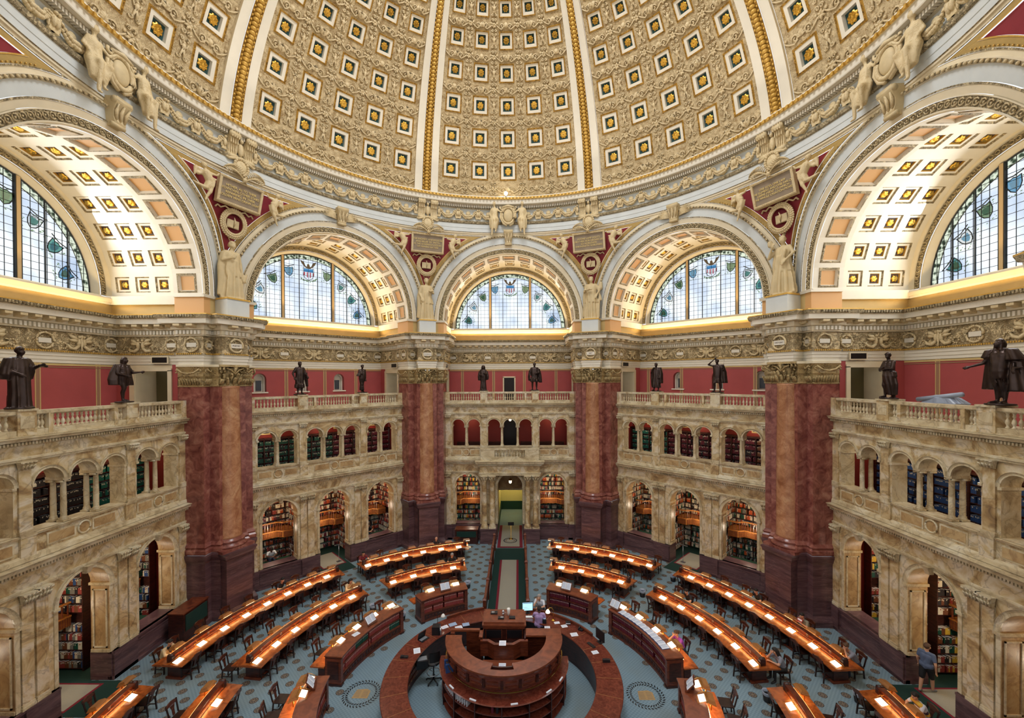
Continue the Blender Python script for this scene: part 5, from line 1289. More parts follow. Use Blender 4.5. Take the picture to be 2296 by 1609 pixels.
for (row, rc, a0, a1, lamps, desc, frm) in DSK:
    a0, a1 = min(a0, a1), max(a0, a1); n = max(6, int((a1-a0)/1.5))
    D = empty('reading_desk'); tag(D, 'curved wooden '+desc, 'desk', 'curved reading desks')
    m = MB(); arc_sweep(m, [(rc-.62, .7), (rc+.62, .7), (rc+.63, .735), (rc+.1, .79), (rc-.1, .79), (rc-.63, .735)], a0, a1, n, 'wood_desk'); m.build('desktop', D)
    m = MB(); e_ = .35/rc*57.3
    arc_sweep(m, [(rc-.11, .785), (rc+.11, .785), (rc+.1, .82), (rc+.03, .83), (rc+.03, 1.0), (rc+.1, 1.01), (rc+.1, 1.04), (rc-.1, 1.04), (rc-.1, 1.01), (rc-.03, 1.0), (rc-.03, .83), (rc-.1, .82)], a0+e_*.6, a1-e_*.6, n, 'wood_mid')
    for aa in (a0+e_*.55, a1-e_*.55):
        m.box(-.07, .07, -.11, .11, .78, 1.0, 'wood_dark', polarT(rc, aa)); m.tube([polarT(rc, aa)(0, -.1, 1.02), polarT(rc, aa)(0, .1, 1.02)], .07, 8, 'wood_dark')
    m.build('divider', D)
    m = MB()
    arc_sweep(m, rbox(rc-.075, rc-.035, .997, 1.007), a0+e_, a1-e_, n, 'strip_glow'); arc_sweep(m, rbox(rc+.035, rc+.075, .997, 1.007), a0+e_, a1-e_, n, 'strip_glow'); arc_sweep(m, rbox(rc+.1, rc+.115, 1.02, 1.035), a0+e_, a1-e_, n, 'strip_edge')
    m.build('light_strip', D)
    k = max(2, round((a1-a0)/10)+1)
    for i in range(k):
        az = a0+e_*1.6+(a1-a0-e_*3.2)*i/(k-1)
        m = MB(); T = polarT(rc, az); m.box(-.22, .22, -.3, .3, .08, .7, 'wood_dark', T); m.box(-.26, .26, -.36, .36, 0, .08, 'wood_mid', T); m.box(-.24, .24, -.33, .33, .64, .7, 'wood_mid', T)
        m.build('pedestal', D)
    m = MB(); arc_sweep(m, rbox(rc-.03, rc+.03, .1, .7), a0+e_*2, a1-e_*2, n, 'wood_mid'); m.build('modesty_panel', D)
    grp = 'lamps on the reading desks'; gch = 'chairs at the reading desks'
    # outlet plates set in the divider between seats
    for i, az in enumerate(lamps):
        o_ = ordn(i, len(lamps), frm)
        lamp('lit', rc-.3, az, .765, 0, 'glowing light-patch stand-in, '+desc.replace('long ', '')+', '+o_, grp)
        lamp('hood', rc+.34, az-(2.6 if az > 0 else -2.6)*13/rc, .755, PI, 'brown hooded lamp, '+desc.replace('long ', '')+', '+o_, grp)
        sg = 1 if az > 0 else -1
        off = (.35/rc*57.3)*(-sg)
        sd_ = desc.replace('reading ', '').replace('long ', '').replace('middle-row', 'middle').replace('on the ', '')
        oo = ORDS[i]
        chair(rc-.5, az+off*(.95 if abs(az) > 45 else .3), True, '%s chair from the %s, inner side, %s' % (oo, frm, sd_), gch)
        az2 = az+off*.2
        if (RNG.random() < .8 or abs(az) > 90) and not any(abs(pr_-rc-.85) < .5 and abs(pa_-az2) < 2.6 for pr_, pa_ in SITTERS): chair(rc+.9, az2, False, '%s chair from the %s, outer side, %s' % (oo, frm, sd_), gch)
    for az in [(lamps[i]+lamps[i+1])/2 for i in range(len(lamps)-1)]:
        m = MB(); m.box(-.05, .05, -.045, -.03, .86, .96, 'steel', polarT(rc, az)); m.build('outlet_plate', D)
# --- bookcase counters of the inner row
CNT = [(-84.2, -49.4, 'long bookcase counter on the left', [-77, -68.8, -60.4, -52.4], 'left', 54), (-40.6, -18.5, 'short bookcase counter left of the runner', [-34.3, -23.2], 'back left', 33),
       (18.7, 40.6, 'short bookcase counter right of the runner', [23.2, 34.3], 'back right', 33), (49.4, 84.2, 'long bookcase counter on the right', [52.4, 60.6, 69.4, 78.2], 'right', 54),
       (-112, -93.3, 'bookcase counter cut off at the bottom left', [-95.8, -101.5], 'bottom left', 0), (93.6, 112, 'bookcase counter cut off at the bottom right', [96.2, 101.7], 'bottom right', 0)]
bk_proto = {}
nind = 0
for (a0, a1, desc, lamps, side, nb) in CNT:
    D = empty('bookcase_counter'); tag(D, 'dark curved '+desc+', bound volumes facing the centre', 'bookcase', 'curved bookcase counters'); n = max(8, int((a1-a0)/1.6))
    m = MB(); arc_sweep(m, rbox(6.27, 7.0, 1.11, 1.16), a0, a1, n, 'wood_top'); arc_sweep(m, rbox(6.3, 6.98, 1.06, 1.11), a0+.2, a1-.2, n, 'wood_dark'); m.build('countertop', D)
    m = MB(); e_ = .9
    arc_sweep(m, rbox(6.62, 6.68, .1, 1.06), a0+e_, a1-e_, n, 'wood_dark'); arc_sweep(m, rbox(6.34, 6.9, 0, .1), a0+.3, a1-.3, n, 'wood_mid')
    for (z0, z1) in ((.38, .42), (.72, .75)): arc_sweep(m, rbox(6.34, 6.64, z0, z1), a0+e_, a1-e_, n, 'wood_mid')
    arc_sweep(m, rbox(6.36, 6.4, .1, .38), a0+e_, a1-e_, n, 'wood_mid'); arc_sweep(m, rbox(6.33, 6.37, .16, .19), a0+e_, a1-e_, n, 'wood_dark'); arc_sweep(m, rbox(6.33, 6.37, .3, .33), a0+e_, a1-e_, n, 'wood_dark')
    q = 0; nl = int((a1-a0)/1.6)
    for i in range(nl): az = a0+1.2+(a1-a0-2.4)*(i+.5)/nl; m.box(-.05, .05, -.02, .02, .19, .3, 'wood_dark', polarT(6.36, az))
    m.build('carcass', D)
    for az in (a0+.75, a1-.75):
        m = MB(); T = polarT(6.62, az); m.box(-.08, .08, -.3, .36, .08, 1.06, 'wood_mid', T); m.box(-.1, .1, -.33, .39, 0, .08, 'wood_dark', T); m.box(-.095, .095, -.2, .26, .25, .95, 'wood_dark', T); m.build('end_panel', D)
    m = MB(); arc_sweep(m, rbox(6.98, 7.55, .71, .755), a0+.4 if a0 > 0 else a0-.6, a1+.4 if a0 > 0 else a1, n, 'wood_desk'); m.build('writing_ledge', D)
    for az in (a0+2, (a0+a1)/2, a1-2):
        m = MB(); m.box(-.03, .03, -.28, .0, 0, .71, 'wood_dark', polarT(7.4, az)); m.build('leg', D)
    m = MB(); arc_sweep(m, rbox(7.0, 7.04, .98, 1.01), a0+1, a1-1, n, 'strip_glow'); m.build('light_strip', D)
    for i, az in enumerate(lamps):
        frm = 'far end'; o_ = ordn(i if abs(lamps[0]) < abs(lamps[-1]) else len(lamps)-1-i, len(lamps), frm)
        lamp('hood', 7.12, az, .97, PI, 'brown hooded lamp, '+desc+', '+o_, 'lamps on the bookcase counters')
        lamp('lit', 6.86, az+.3, 1.16, 0, 'glowing light-patch stand-in, '+desc+', '+o_, 'lamps on the bookcase counters')  # added pane, its glow imitates the patch of light under the hood
        if not (abs(az-78.2) < 1 or abs(az-69.4) < 1): chair(7.95, az+(1.8 if az < 0 else -1.8), False, ORDS[i]+' chair from one end of the '+desc.replace('bookcase ', ''), 'chairs at the bookcase counters')
    # the bound volumes, one by one
    rows = [(.755, 'upper'), (.425, 'lower')]
    for z, rw in rows:
        aw = .072/6.4*57.3; az = a0+1.9; i = 0
        while az < a1-1.9:
            mid = (az-a0)/(a1-a0)
            if abs(mid-.5) < .012 or (nb == 54 and min(abs(mid-.25), abs(mid-.75)) < .008) or RNG.random() < .03: az += aw; i += 1; continue
            col = 'book_red'
            if nb == 54 and a0 < 0 and ((rw == 'upper' and .28 < mid < .5) or (rw == 'lower' and mid > .8)): col = 'book_green'
            if nb == 54 and a0 > 0: col = 'book_maroon'
            if nb == 33 and a0 > 0: col = 'book_maroon'
            if nb and nind < 300:
                if col not in bk_proto:
                    m = MB(); m.box(-.032, .032, .0, .2, 0, .25, col); m.box(-.014, .014, -.003, 0, .17, .205, 'book_white')
                    bk_proto[col] = m.build('book')
                    q = bk_proto[col]
                else: q = share(bk_proto[col], None, name='book')
                place(q, 6.38+RNG.uniform(0, .015), az, z); nind += 1
                cn = {'book_red': 'red', 'book_green': 'green', 'book_maroon': 'maroon'}[col]
                tag(q, cn+' bound volume on the '+rw+' shelf of the '+desc, 'book', '%s volumes, %s shelf, %s counter' % (cn, rw, side))
            else:
                T = polarT(6.38, az)
                EXB = globals().setdefault('EXB', MB()); EXB.box(-.032, .032, 0, .2, z, z+.25, col, T); EXB.box(-.014, .014, -.003, 0, z+.17, z+.205, 'book_white', T)
            az += aw; i += 1
tag(stuff(EXB.build('bound_volumes')), 'remaining rows of bound volumes on the counter shelves', 'books')
# --- ring desk
RG = empty('circular_desk'); tag(RG, 'large circular reddish wooden desk enclosing the staff area', 'desk')
m = MB(); arc_sweep(m, [(3.42, 1.02), (4.32, 1.02), (4.34, 1.05), (4.32, 1.08), (3.42, 1.08), (3.4, 1.05)], 10, 350, 140, 'wood_red'); m.build('desktop', RG)
m = MB()
for i in range(26):
    az = 16+i*328/25; m.box(-.006, .006, -.44, .44, 1.08, 1.082, 'wood_hood', polarT(3.87, az))
m.build('seam', RG)
m = MB(); arc_sweep(m, rbox(4.1, 4.18, .1, 1.02), 10.5, 349.5, 120, 'wood_dark'); arc_sweep(m, rbox(4.08, 4.24, 0, .1), 10.5, 349.5, 120, 'wood_mid'); arc_sweep(m, rbox(4.1, 4.24, .92, 1.02), 10.5, 349.5, 120, 'wood_mid')
for i in range(60): az = 12+i*336/59; m.box(-.03, .03, 0, .05, .1, .92, 'wood_mid', polarT(4.17, az))
m.build('outer_panel', RG)
m = MB(); arc_sweep(m, rbox(3.5, 3.56, .0, 1.02), 40, 150, 60, 'wood_dark'); arc_sweep(m, rbox(3.6, 3.66, .0, 1.02), 205, 349, 70, 'wood_dark')
m.build('inner_panel', RG)
for (a0, a1, nn) in ((262, 292, 8), (318, 346, 8)):
    for i in range(nn):
        for z in ((.3, .52, .74, .92) if a0 < 300 else (.92,)):
            az = a0+(a1-a0)*(i+.5)/nn; T = polarT(3.6, az); m = MB(); m.box(-.1, .1, -.03, 0, z-.07, z+.07, 'wood_mid', T); dr = m.build('drawer', RG); m = MB(); m.ball(T(0, -.045, z), .014, 'brass', 6, 4); m.build('knob', dr)
m = MB()
for az in (10.2, 349.8): m.box(-.05, .05, -.45, .45, 0, 1.02, 'wood_mid', polarT(3.87, az))
m.build('end_panel', RG)
for (a0, a1) in ((14, 60), (322, 346)): m = MB(); arc_sweep(m, rbox(4.22, 4.3, 1.08, 1.2), a0, a1, 20, 'wood_mid'); m.build('upstand', RG)
# --- central issue desk (island)
IS = empty('issue_desk', (.04, .7, 0)); tag(IS, 'tall rounded wooden issue desk standing inside the circular desk', 'desk')
def arc2(m, prof, t0, t1, n, mat):
    L = len(prof); vs = [(r*c(rad(t0+(t1-t0)*i/n)), r*s(rad(t0+(t1-t0)*i/n)), z) for i in range(n+1) for (r, z) in prof]; fs = []
    for i in range(n):
        for j in range(L): fs.append((i*L+j, (i+1)*L+j, (i+1)*L+(j+1) % L, i*L+(j+1) % L))
    fs += [tuple(reversed(range(L))), tuple(range(n*L, n*L+L))]; m.add(vs, fs, mat)
m = MB(); arc2(m, [(1.62, 1.93), (2.2, 1.93), (2.24, 1.95), (2.24, 2.0), (1.62, 2.0)], 180, 258, 30, 'wood_top'); arc2(m, [(1.62, 1.93), (2.2, 1.93), (2.24, 1.95), (2.24, 2.0), (1.62, 2.0)], 282, 360, 30, 'wood_top')
arc2(m, [(1.95, 1.93), (2.2, 1.93), (2.24, 1.95), (2.24, 2.0), (1.95, 2.0)], 258, 282, 8, 'wood_top'); arc2(m, [(1.62, 1.8), (1.95, 1.8), (1.95, 1.84), (1.62, 1.84)], 258, 282, 8, 'wood_top')
m.box(.84, 2.22, -.02, .45, 1.94, 2.005, 'wood_top'); m.box(-2.1, -.84, .32, .45, 1.93, 2.0, 'wood_top'); m.box(-.96, -.82, -.12, .45, 1.93, 2.0, 'wood_top')
m.build('countertop', IS)
m = MB(); arc2(m, [(2.05, 1.45), (2.12, 1.45), (2.14, 1.6), (2.16, 1.8), (2.2, 1.93), (2.05, 1.93)], 178, 362, 60, 'wood_red'); arc2(m, [(1.66, .3), (1.72, .3), (1.72, 1.93), (1.66, 1.93)], 182, 358, 40, 'wood_dark')
for i in range(11):
    t = 186+i*168/10; 
    a = rad(t); T = lambda x, y, z: (2.14*c(a)+x*-s(a)+y*c(a), 2.14*s(a)+x*c(a)+y*s(a), z)
    m.box(-.05, .05, -.02, .05, 1.5, 1.78, 'wood_dark', T)
    if i < 10:
        a = rad(t+8.4); m.box(-.2, .2, -.01, .035, 1.54, 1.57, 'wood_mid', T); m.box(-.2, .2, -.01, .045, 1.7, 1.73, 'wood_mid', T)
m.build('parapet', IS)
m = MB(); arc2(m, [(2.2, 1.4), (2.225, 1.4), (2.225, 1.425), (2.2, 1.425)], 180, 360, 60, 'brass'); m.build('brass_rail', IS)
m = MB(); arc2(m, [(1.9, 1.1), (1.95, 1.1), (1.95, 1.45), (1.9, 1.45)], 178, 362, 50, 'wood_red'); arc2(m, [(1.92, 1.1), (2.44, 1.1), (2.47, 1.125), (2.44, 1.15), (1.92, 1.15)], 178, 362, 60, 'wood_red'); m.build('shelf_counter', IS)
m = MB(); arc2(m, [(1.9, 0), (1.96, 0), (1.96, 1.1), (1.9, 1.1)], 178, 362, 50, 'wood_dark')
for z in (.05, .38, .74): arc2(m, [(1.92, z), (2.38, z), (2.38, z+.035), (1.92, z+.035)], 178, 362, 50, 'wood_red')
for i in range(9):
    a = rad(180+i*22.5); T = lambda x, y, z: ((2.15+y)*c(a)-x*s(a), (2.15+y)*s(a)+x*c(a), z); m.box(-.02, .02, -.22, .25, 0, 1.1, 'wood_dark', T)
m.build('open_shelves', IS)
m = MB()   # tall case at the back
m.box(-.8, .78, .45, 1.32, 0, 2.05, 'wood_dark'); m.box(-.84, .82, .4, 1.36, 2.0, 2.12, 'wood_mid'); m.box(-.88, .86, .36, 1.4, 2.12, 2.17, 'wood_top'); m.box(-.82, .8, .42, 1.34, 2.17, 2.26, 'wood_top')
for x in (-.42, .4): m.box(x-.3, x+.3, .43, .45, 1.62, 1.92, 'black_plastic'); m.box(x-.33, x-.3, .42, .45, 1.59, 1.95, 'wood_mid'); m.box(x+.3, x+.33, .42, .45, 1.59, 1.95, 'wood_mid')
m.build('case', IS)
m = MB()   # inner lectern and steps
m.box(-.9, -.84, -.12, .45, .3, 1.96, 'wood_dark'); m.box(.78, .84, -.12, .45, .3, 1.96, 'wood_dark')
pts = [(-.92, -.14), (-.62, -.14), (-.36, -.36), (.34, -.36), (.6, -.14), (.9, -.14)]
m.sweep([(-x, y) for x, y in pts], [(0, 1.3), (.04, 1.3), (.04, 1.84), (.07, 1.86), (.07, 1.9), (-.06, 1.9), (-.06, 1.3)], 'wood_mid')
m.box(-.78, .76, -.9, -.42, 1.2, 1.32, 'wood_top'); m.box(-.75, .73, -.88, -.44, .3, 1.2, 'wood_dark')
m.build('lectern', IS)
m = MB(); m.box(-.84, .8, .0, .42, 1.36, 1.42, 'wood_red'); m.build('inner_shelf', IS)
m = MB(); arc2(m, [(.0, .28), (1.9, .28), (1.9, .3), (0, .3)], 180, 360, 30, 'wood_dark'); m.box(-1.9, 1.9, 0, 1.2, .28, .3, 'wood_dark'); m.build('platform', IS)
for bx in ((-2.1, -1.95, .2, .45), (.84, 2.2, .4, .45), (-1.5, -.84, .38, .45)): m = MB(); m.box(*bx, .3, 1.93, 'wood_mid'); m.build('back_wall', IS)
def sheet(name, loc, rz, w, h, lab, cat='paper', mat='paper', group=None, tilt=0):
    m = MB(); m.box(-w/2, w/2, -h/2, h/2, 0, .006, mat)
    for q in range(6): m.box(-w*.38, w*.38*(1 if q % 3 else .6), -h*.36+q*h*.12, -h*.36+q*h*.12+h*.035, .006, .007, 'ink_blue')
    o = m.build(name, loc=loc); o.rotation_euler = (tilt, 0, rz); tag(o, lab, cat, group); return o
def openbook(loc, rz, lab, group=None, sc=1, tilt=0, stand=False):
    r = empty('open_book', loc); r.rotation_euler = (tilt, 0, rz); tag(r, lab, 'book', group)
    m = MB(); m.box(-.25*sc, .25*sc, -.17*sc, .17*sc, 0, .012, 'book_blue' if not stand else 'wood_dark'); m.build('cover', r)
    m = MB()
    for sg in (-1, 1):
        m.grid(lambda p, q: (sg*(.005+.235*p)*sc, (-.155+.31*q)*sc, .014+.022*s(PI*min(1, p*1.1))*sc+.006), 6, 1, 'paper', True)
        for q in range(9): m.box(min(sg*.04*sc, sg*.2*sc), max(sg*.04*sc, sg*.2*sc), (-.12+q*.028)*sc, (-.112+q*.028)*sc, .036*sc+.006, .037*sc+.007, 'ink_blue')
    m.build('pages', r)
    return r
gp = 'open volumes laid out on the right-hand counter'
for i, az in enumerate((54.5, 58.6, 62.6, 66.8, 71.2, 75.8, 80.2)[:6]):
    a = rad(az+1.5); openbook((6.55*s(a), 6.55*c(a), 1.165), -a, ORDS[i]+' open book from the far end of the long right counter', gp, 1.05)
# slanting book rests
def bookrest(r, az, z, lab, wht=True, turn=0):
    q = empty('book_rest'); place(q, r, az, z, turn); tag(q, lab, 'book rest', 'slanting book rests on the counters')
    m = MB(); T = lambda x, y, zz: (x, y*c(.9)-zz*s(.9), .2+y*s(.9)+zz*c(.9))
    m.box(-.27, .27, -.2, .2, -.02, 0, 'wood_mid', T); m.box(-.27, .27, -.22, -.18, -.02, .05, 'wood_mid', T); m.build('board', q)
    m = MB(); m.box(-.05, .05, -.05, .12, 0, .16, 'wood_dark'); m.build('foot', q)
    m = MB()
    for sg in (-1, 1): m.grid(lambda p, w_: T(sg*(.005+.23*p), -.16+.32*w_, .01+.02*s(PI*p)), 6, 1, 'paper', True)
    for sg in (-1, 1):
        for k in range(8): m.add([T(sg*.04, -.12+k*.034, .034), T(sg*.2, -.12+k*.034, .034), T(sg*.2, -.108+k*.034, .034), T(sg*.04, -.108+k*.034, .034)], [(0, 1, 2, 3)], 'ink_blue')
    m.build('open_pages', q)
bookrest(6.6, -64.0, 1.16, 'tilted book rest with a printed picture on the long left counter')
bookrest(6.6, -28.4, 1.16, 'tilted book rest with an open book on the counter left of the runner')
bookrest(6.6, 27.4, 1.16, 'tilted book rest with an open book on the counter right of the runner')
bookrest(6.6, 50.8, 1.16, 'tilted book rest at the far end of the long right counter')
bookrest(6.75, -97.9, 1.16, 'dark framed book rest on the counter at the bottom left', turn=.2)
bookrest(6.6, 98.0, 1.16, 'tilted book rest on the counter at the bottom right', turn=-.2)
def on(r, az): a = rad(az); return r*s(a), r*c(a)
SH = [(-84, 0, 0)]
x, y = on(6.6, -71.5); sheet('paper_sheet', (x, y, 1.162), 1.0, .3, .22, 'white sheet lying on the long left counter')
x, y = on(6.7, -51.0); sheet('paper_sheet', (x, y, 1.162), .7, .3, .22, 'pinkish sheet near the far end of the long left counter', mat='paper_cream')
for (r, az, rz, w, h, lab) in ((13.0, -67.5, .35, .7, .35, 'cream map sheet on the long outer desk on the left, nearer'), (13.0, -53.5, .6, .6, .33, 'cream map sheet near the far end of the long outer desk on the left'), (13.0, -58.5, .5, .6, .3, 'cream sheet midway along the long outer desk on the left'),
                               (12.55, -12.9, 0, .5, .3, 'cream sheet at the end of the outer desk beside the runner, left'), (12.5, 12.6, 0, .5, .3, 'cream sheet at the end of the outer desk beside the runner, right'), (13.0, 66.0, -.4, .7, .35, 'cream sheet on the long outer desk on the right, nearer'),
                               (13.0, 56.0, -.6, .3, .25, 'white sheet near the far end of the long outer desk on the right'), (13.0, 61.5, -.5, .6, .3, 'cream sheet midway along the long outer desk on the right')):
    x, y = on(r, az); sheet('paper_sheet', (x, y, .758), rz-rad(az), w, h, lab, mat='paper_cream')
for i, (px, lab) in enumerate(((-3.0, 0), )): pass
for (x, y, z, rz, w, h, lab) in ((-2.62, 2.75, 1.085, .6, .3, .22, 'white form under the black lamp on the circular desk'), (-2.3, 2.95, 1.085, .5, .34, .24, 'white form on the circular desk, left of the pale blue folder'), (-2.0, 2.72, 1.085, .4, .3, .24, 'two white sheets on the back left of the circular desk'),
                             (-1.72, 2.95, 1.085, .3, .3, .24, 'pale blue sheet on the back left of the circular desk'), (-3.45, 1.15, 1.085, .3, .26, .34, 'white sheet on the circular desk beside the black printer'), (1.85, 2.75, 1.085, 0, .24, .18, 'small white card left of the brass lamp foot'),
                             (2.3, 3.1, 1.085, .2, .24, .16, 'small card behind the brass lamp'), (2.2, 2.45, 1.085, .1, .28, .22, 'white sheet in front of the brass lamp'), (2.6, 2.85, 1.085, .3, .26, .2, 'white slip beside the small black box'), (2.95, 2.25, 1.085, .2, .3, .24, 'white sheet beside the telephone on the right'),
                             (3.62, 1.1, 1.085, .3, .26, .2, 'printed card on the circular desk by the dark monitor'), (.0, .35, 1.91, 0, .26, .3, 'white notice on the upper lectern of the issue desk'), (-.0, -.05, 1.325, 0, .26, .28, 'white notice on the lower step of the issue desk')):
    sheet('paper_sheet', (x, y, z), rz, w, h, lab, mat='ink_blue' if 'blue' in lab else 'paper')
# slips hanging in the issue desk shelves, slip holders on its counter
for i, t in enumerate((222, 246, 280, 312, 330)):
    a = rad(t); m = MB(); m.box(-.12, .12, -.025, .025, 0, .03, 'paper'); o = m.build('label_holder', loc=(.04+2.4*c(a), .7+2.4*s(a), 1.152)); o.rotation_euler = (0, 0, a+PI/2)
    tag(o, 'white label holder on the lower counter of the issue desk, '+ORDS[i]+' from its left', 'label', 'label holders on the issue desk')
m = MB()
for i in range(16):
    a = rad(200+i*2.6); T = lambda x, y, z: ((2.2+y)*c(a)-x*s(a)+.04, (2.2+y)*s(a)+x*c(a)+.7, z); m.box(-.012, .012, -.12, .14, .78, .78+.24*RNG.uniform(.7, 1), 'paper', T)
tag(m.build('hanging_slips'), 'white call slips filed upright in the lower shelf of the issue desk', 'papers')
for i, (t, col) in enumerate(((196, 'book_blue'), (203, 'book_blue'), (262, 'book_maroon'), (266, 'book_black'))):
    a = rad(t); m = MB(); m.box(-.04, .04, -.14, .14, 0, .3, col); o = m.build('ring_binder', loc=(.04+2.15*c(a), .7+2.15*s(a), 1.15 if i < 2 else .776)); o.rotation_euler = (0, 0, a-PI/2)
    tag(o, ('blue', 'second blue', 'maroon', 'black')[i]+' ring binder on the shelves of the issue desk', 'binder')
# things on top of the tall case
m = MB(); m.box(-.14, .14, -.1, .1, 0, .05, 'black_plastic'); m.box(-.1, .02, -.06, .06, .05, .056, 'steel'); o = m.build('telephone', loc=(-.4, 1.75, 2.26)); tag(o, 'grey telephone at the back left on top of the tall case', 'telephone')
m = MB(); m.box(-.12, .12, -.08, .08, 0, .05, 'black_plastic'); m.box(-.02, .09, -.05, .05, .05, .056, 'steel'); o = m.build('card_reader', loc=(-.1, 1.38, 2.26)); tag(o, 'black device in front on top of the tall case, left', 'device')
m = MB(); m.box(-.12, .12, -.08, .08, 0, .05, 'black_plastic'); o = m.build('card_reader', loc=(.35, 1.4, 2.26)); tag(o, 'black device in front on top of the tall case, right', 'device')
r_ = empty('paper_cup', (.2, 1.62, 2.26)); tag(r_, 'white paper cup standing on the tall case', 'cup'); m = MB(); m.lathe([(.05, 0), (.07, .26), (.06, .28)], 14, 0, 0, 'white_enamel'); m.build('cup', r_)
m = MB(); m.ball((0, 0, .05), .05, 'steel', 8, 6); m.ball((0, .02, .14), .06, 'steel', 8, 6); m.tube([(0, 0, .1), (.1, .05, .08), (.15, 0, .02)], .012, 5, 'steel'); o = m.build('desk_microphone', loc=(-.02, 1.62, 2.26)); tag(o, 'chrome ball-shaped microphone beside the paper cup', 'microphone')
# computers, printer, lamps
def monitor(x, y, rz, lab, scr, w=.46, h=.36):
    r = empty('computer_monitor', (x, y, 1.082), rz); tag(r, lab, 'monitor')
    m = MB(); m.box(-w/2-.02, w/2+.02, -.02, .02, .1, .14+h, 'black_plastic'); m.build('case', r)
    m = MB(); m.box(-w/2, w/2, -.025, -.02, .12, .12+h, scr); 
    if scr == 'screen_glow': m.box(-w/2+.02, w/2-.02, -.027, -.025, .08+h, .11+h, 'ink_blue'); m.box(-w/2+.04, 0, -.027, -.025, h*.7, h*.74, 'paper'); m.box(-w/2+.04, .1, -.027, -.025, h*.5, h*.54, 'paper')
    m.build('screen', r)
    m = MB(); m.box(-.03, .03, -.01, .03, 0, .12, 'black_plastic'); m.box(-.12, .12, -.1, .08, 0, .015, 'black_plastic'); m.build('stand', r); return r
monitor(1.02, 3.9, .1, 'lit blue computer monitor beside the man in lilac', 'screen_glow')
m = MB(); m.box(-.22, .22, -.07, .07, 0, .02, 'white_enamel'); o = m.build('keyboard', loc=(1.05, 3.55, 1.083)); tag(o, 'white keyboard below the lit monitor', 'keyboard')
monitor(3.95, 1.75, -1.05, 'dark monitor seen edge-on on the right of the circular desk', 'black_plastic')
m = MB(); m.box(-.2, .2, -.07, .07, 0, .02, 'black_plastic'); o = m.build('keyboard', loc=(3.55, 1.55, 1.083)); o.rotation_euler = (0, 0, -1.0); tag(o, 'black keyboard by the dark monitor on the right', 'keyboard')
r_ = empty('laptop', (-3.35, 1.9, 1.083), .95); tag(r_, 'open black laptop on the left of the circular desk', 'laptop')
m = MB(); m.box(-.2, .2, -.14, .14, 0, .02, 'black_plastic'); m.box(-.17, .17, -.06, .1, .02, .024, 'grey_plastic'); m.build('base', r_)
m = MB(); T = lambda x, y, z: (x, .14+y*c(1.85)-z*s(1.85), .02+y*s(1.85)+z*c(1.85)); m.box(-.2, .2, 0, .28, -.012, 0, 'black_plastic', T); m.build('screen', r_)
m = MB(); m.box(-.22, .22, -.2, .2, 0, .3, 'black_plastic'); m.box(-.18, .18, -.14, .1, .3, .31, 'grey_plastic'); o = m.build('printer', loc=(-3.2, .95, .62)); o.rotation_euler = (0, 0, .3); tag(o, 'black printer on the shelf under the left of the circular desk', 'printer')
m = MB(); m.box(-.15, .15, -.06, .06, 0, .05, 'black_plastic'); m.box(-.13, -.02, -.05, .05, .05, .07, 'black_plastic'); o = m.build('telephone', loc=(-3.85, .75, 1.083)); tag(o, 'black device on the far left of the circular desk', 'device')
m = MB(); m.box(-.1, .1, -.12, .12, 0, .06, 'black_plastic'); m.tube([(-.07, -.1, .09), (-.07, .1, .09)], .025, 6, 'black_plastic'); o = m.build('telephone', loc=(3.3, 2.6, 1.083)); o.rotation_euler = (0, 0, -.6); tag(o, 'black telephone on the back right of the circular desk', 'telephone')
m = MB(); m.box(-.14, .14, -.05, .05, 0, .1, 'black_plastic'); o = m.build('intercom', loc=(3.95, .55, 1.083)); tag(o, 'black intercom on the right edge of the circular desk', 'device')
m = MB(); m.box(-.08, .08, -.12, .12, 0, .18, 'black_plastic'); m.box(-.05, .05, -.1, .1, .18, .2, 'ink_blue'); o = m.build('pen_tray', loc=(1.75, 3.15, 1.083)); tag(o, 'dark pen box with blue pens right of the man in lilac', 'box')
m = MB(); m.box(-.1, .1, -.06, .06, 0, .12, 'black_plastic'); m.box(-.1, .1, -.062, -.06, .04, .08, 'paper'); o = m.build('card_box', loc=(2.78, 3.0, 1.083)); tag(o, 'small black box with a white label behind the slips', 'box')
m = MB(); m.box(-.16, .16, -.15, .15, 0, .34, 'black_plastic'); m.lathe([(.04, 0), (.04, .3)], 10, .2, -.1, 'steel'); o = m.build('card_printer', loc=(-2.9, 2.3, 1.083)); tag(o, 'black boxy machine with a steel cup beside it on the circular desk', 'machine')
def gooseneck(x, y, rz, lab, mat, sh, es):
    r = empty('desk_lamp', (x, y, 1.083), rz); tag(r, lab, 'lamp')
    m = MB(); m.lathe([(.09, 0), (.08, .02), (.02, .04), (.015, .06)], 16, 0, 0, mat); m.build('base', r)
    m = MB(); m.tube([(0, 0, .05), (0, 0, .3), (.01, 0, .45), (-.06, 0, .56), (-.16, 0, .57), (-.22, 0, .5)], .012, 8, mat); m.build('stem', r)
    m = MB(); T = lambda x_, y_, z_: (-.24+x_, y_, .36+z_); m.lathe([(.1, 0), (.09, .05), (.06, .1), (.02, .14)], 16, 0, 0, sh); m.v = [T(*p) for p in m.v]; m.build('shade', r)
    m = MB(); m.ball((-.24, 0, .4), .045, 'bulb', 8, 6); m.build('bulb', r); return r
gooseneck(2.15, 3.3, .1, 'lit brass gooseneck lamp on the circular desk right of the staff', 'brass', 'lamp_patch_white', 1)
gooseneck(-2.95, 2.85, 3.4, 'lamp with white shade on the back left of the circular desk', 'black_plastic', 'white_enamel', 1)
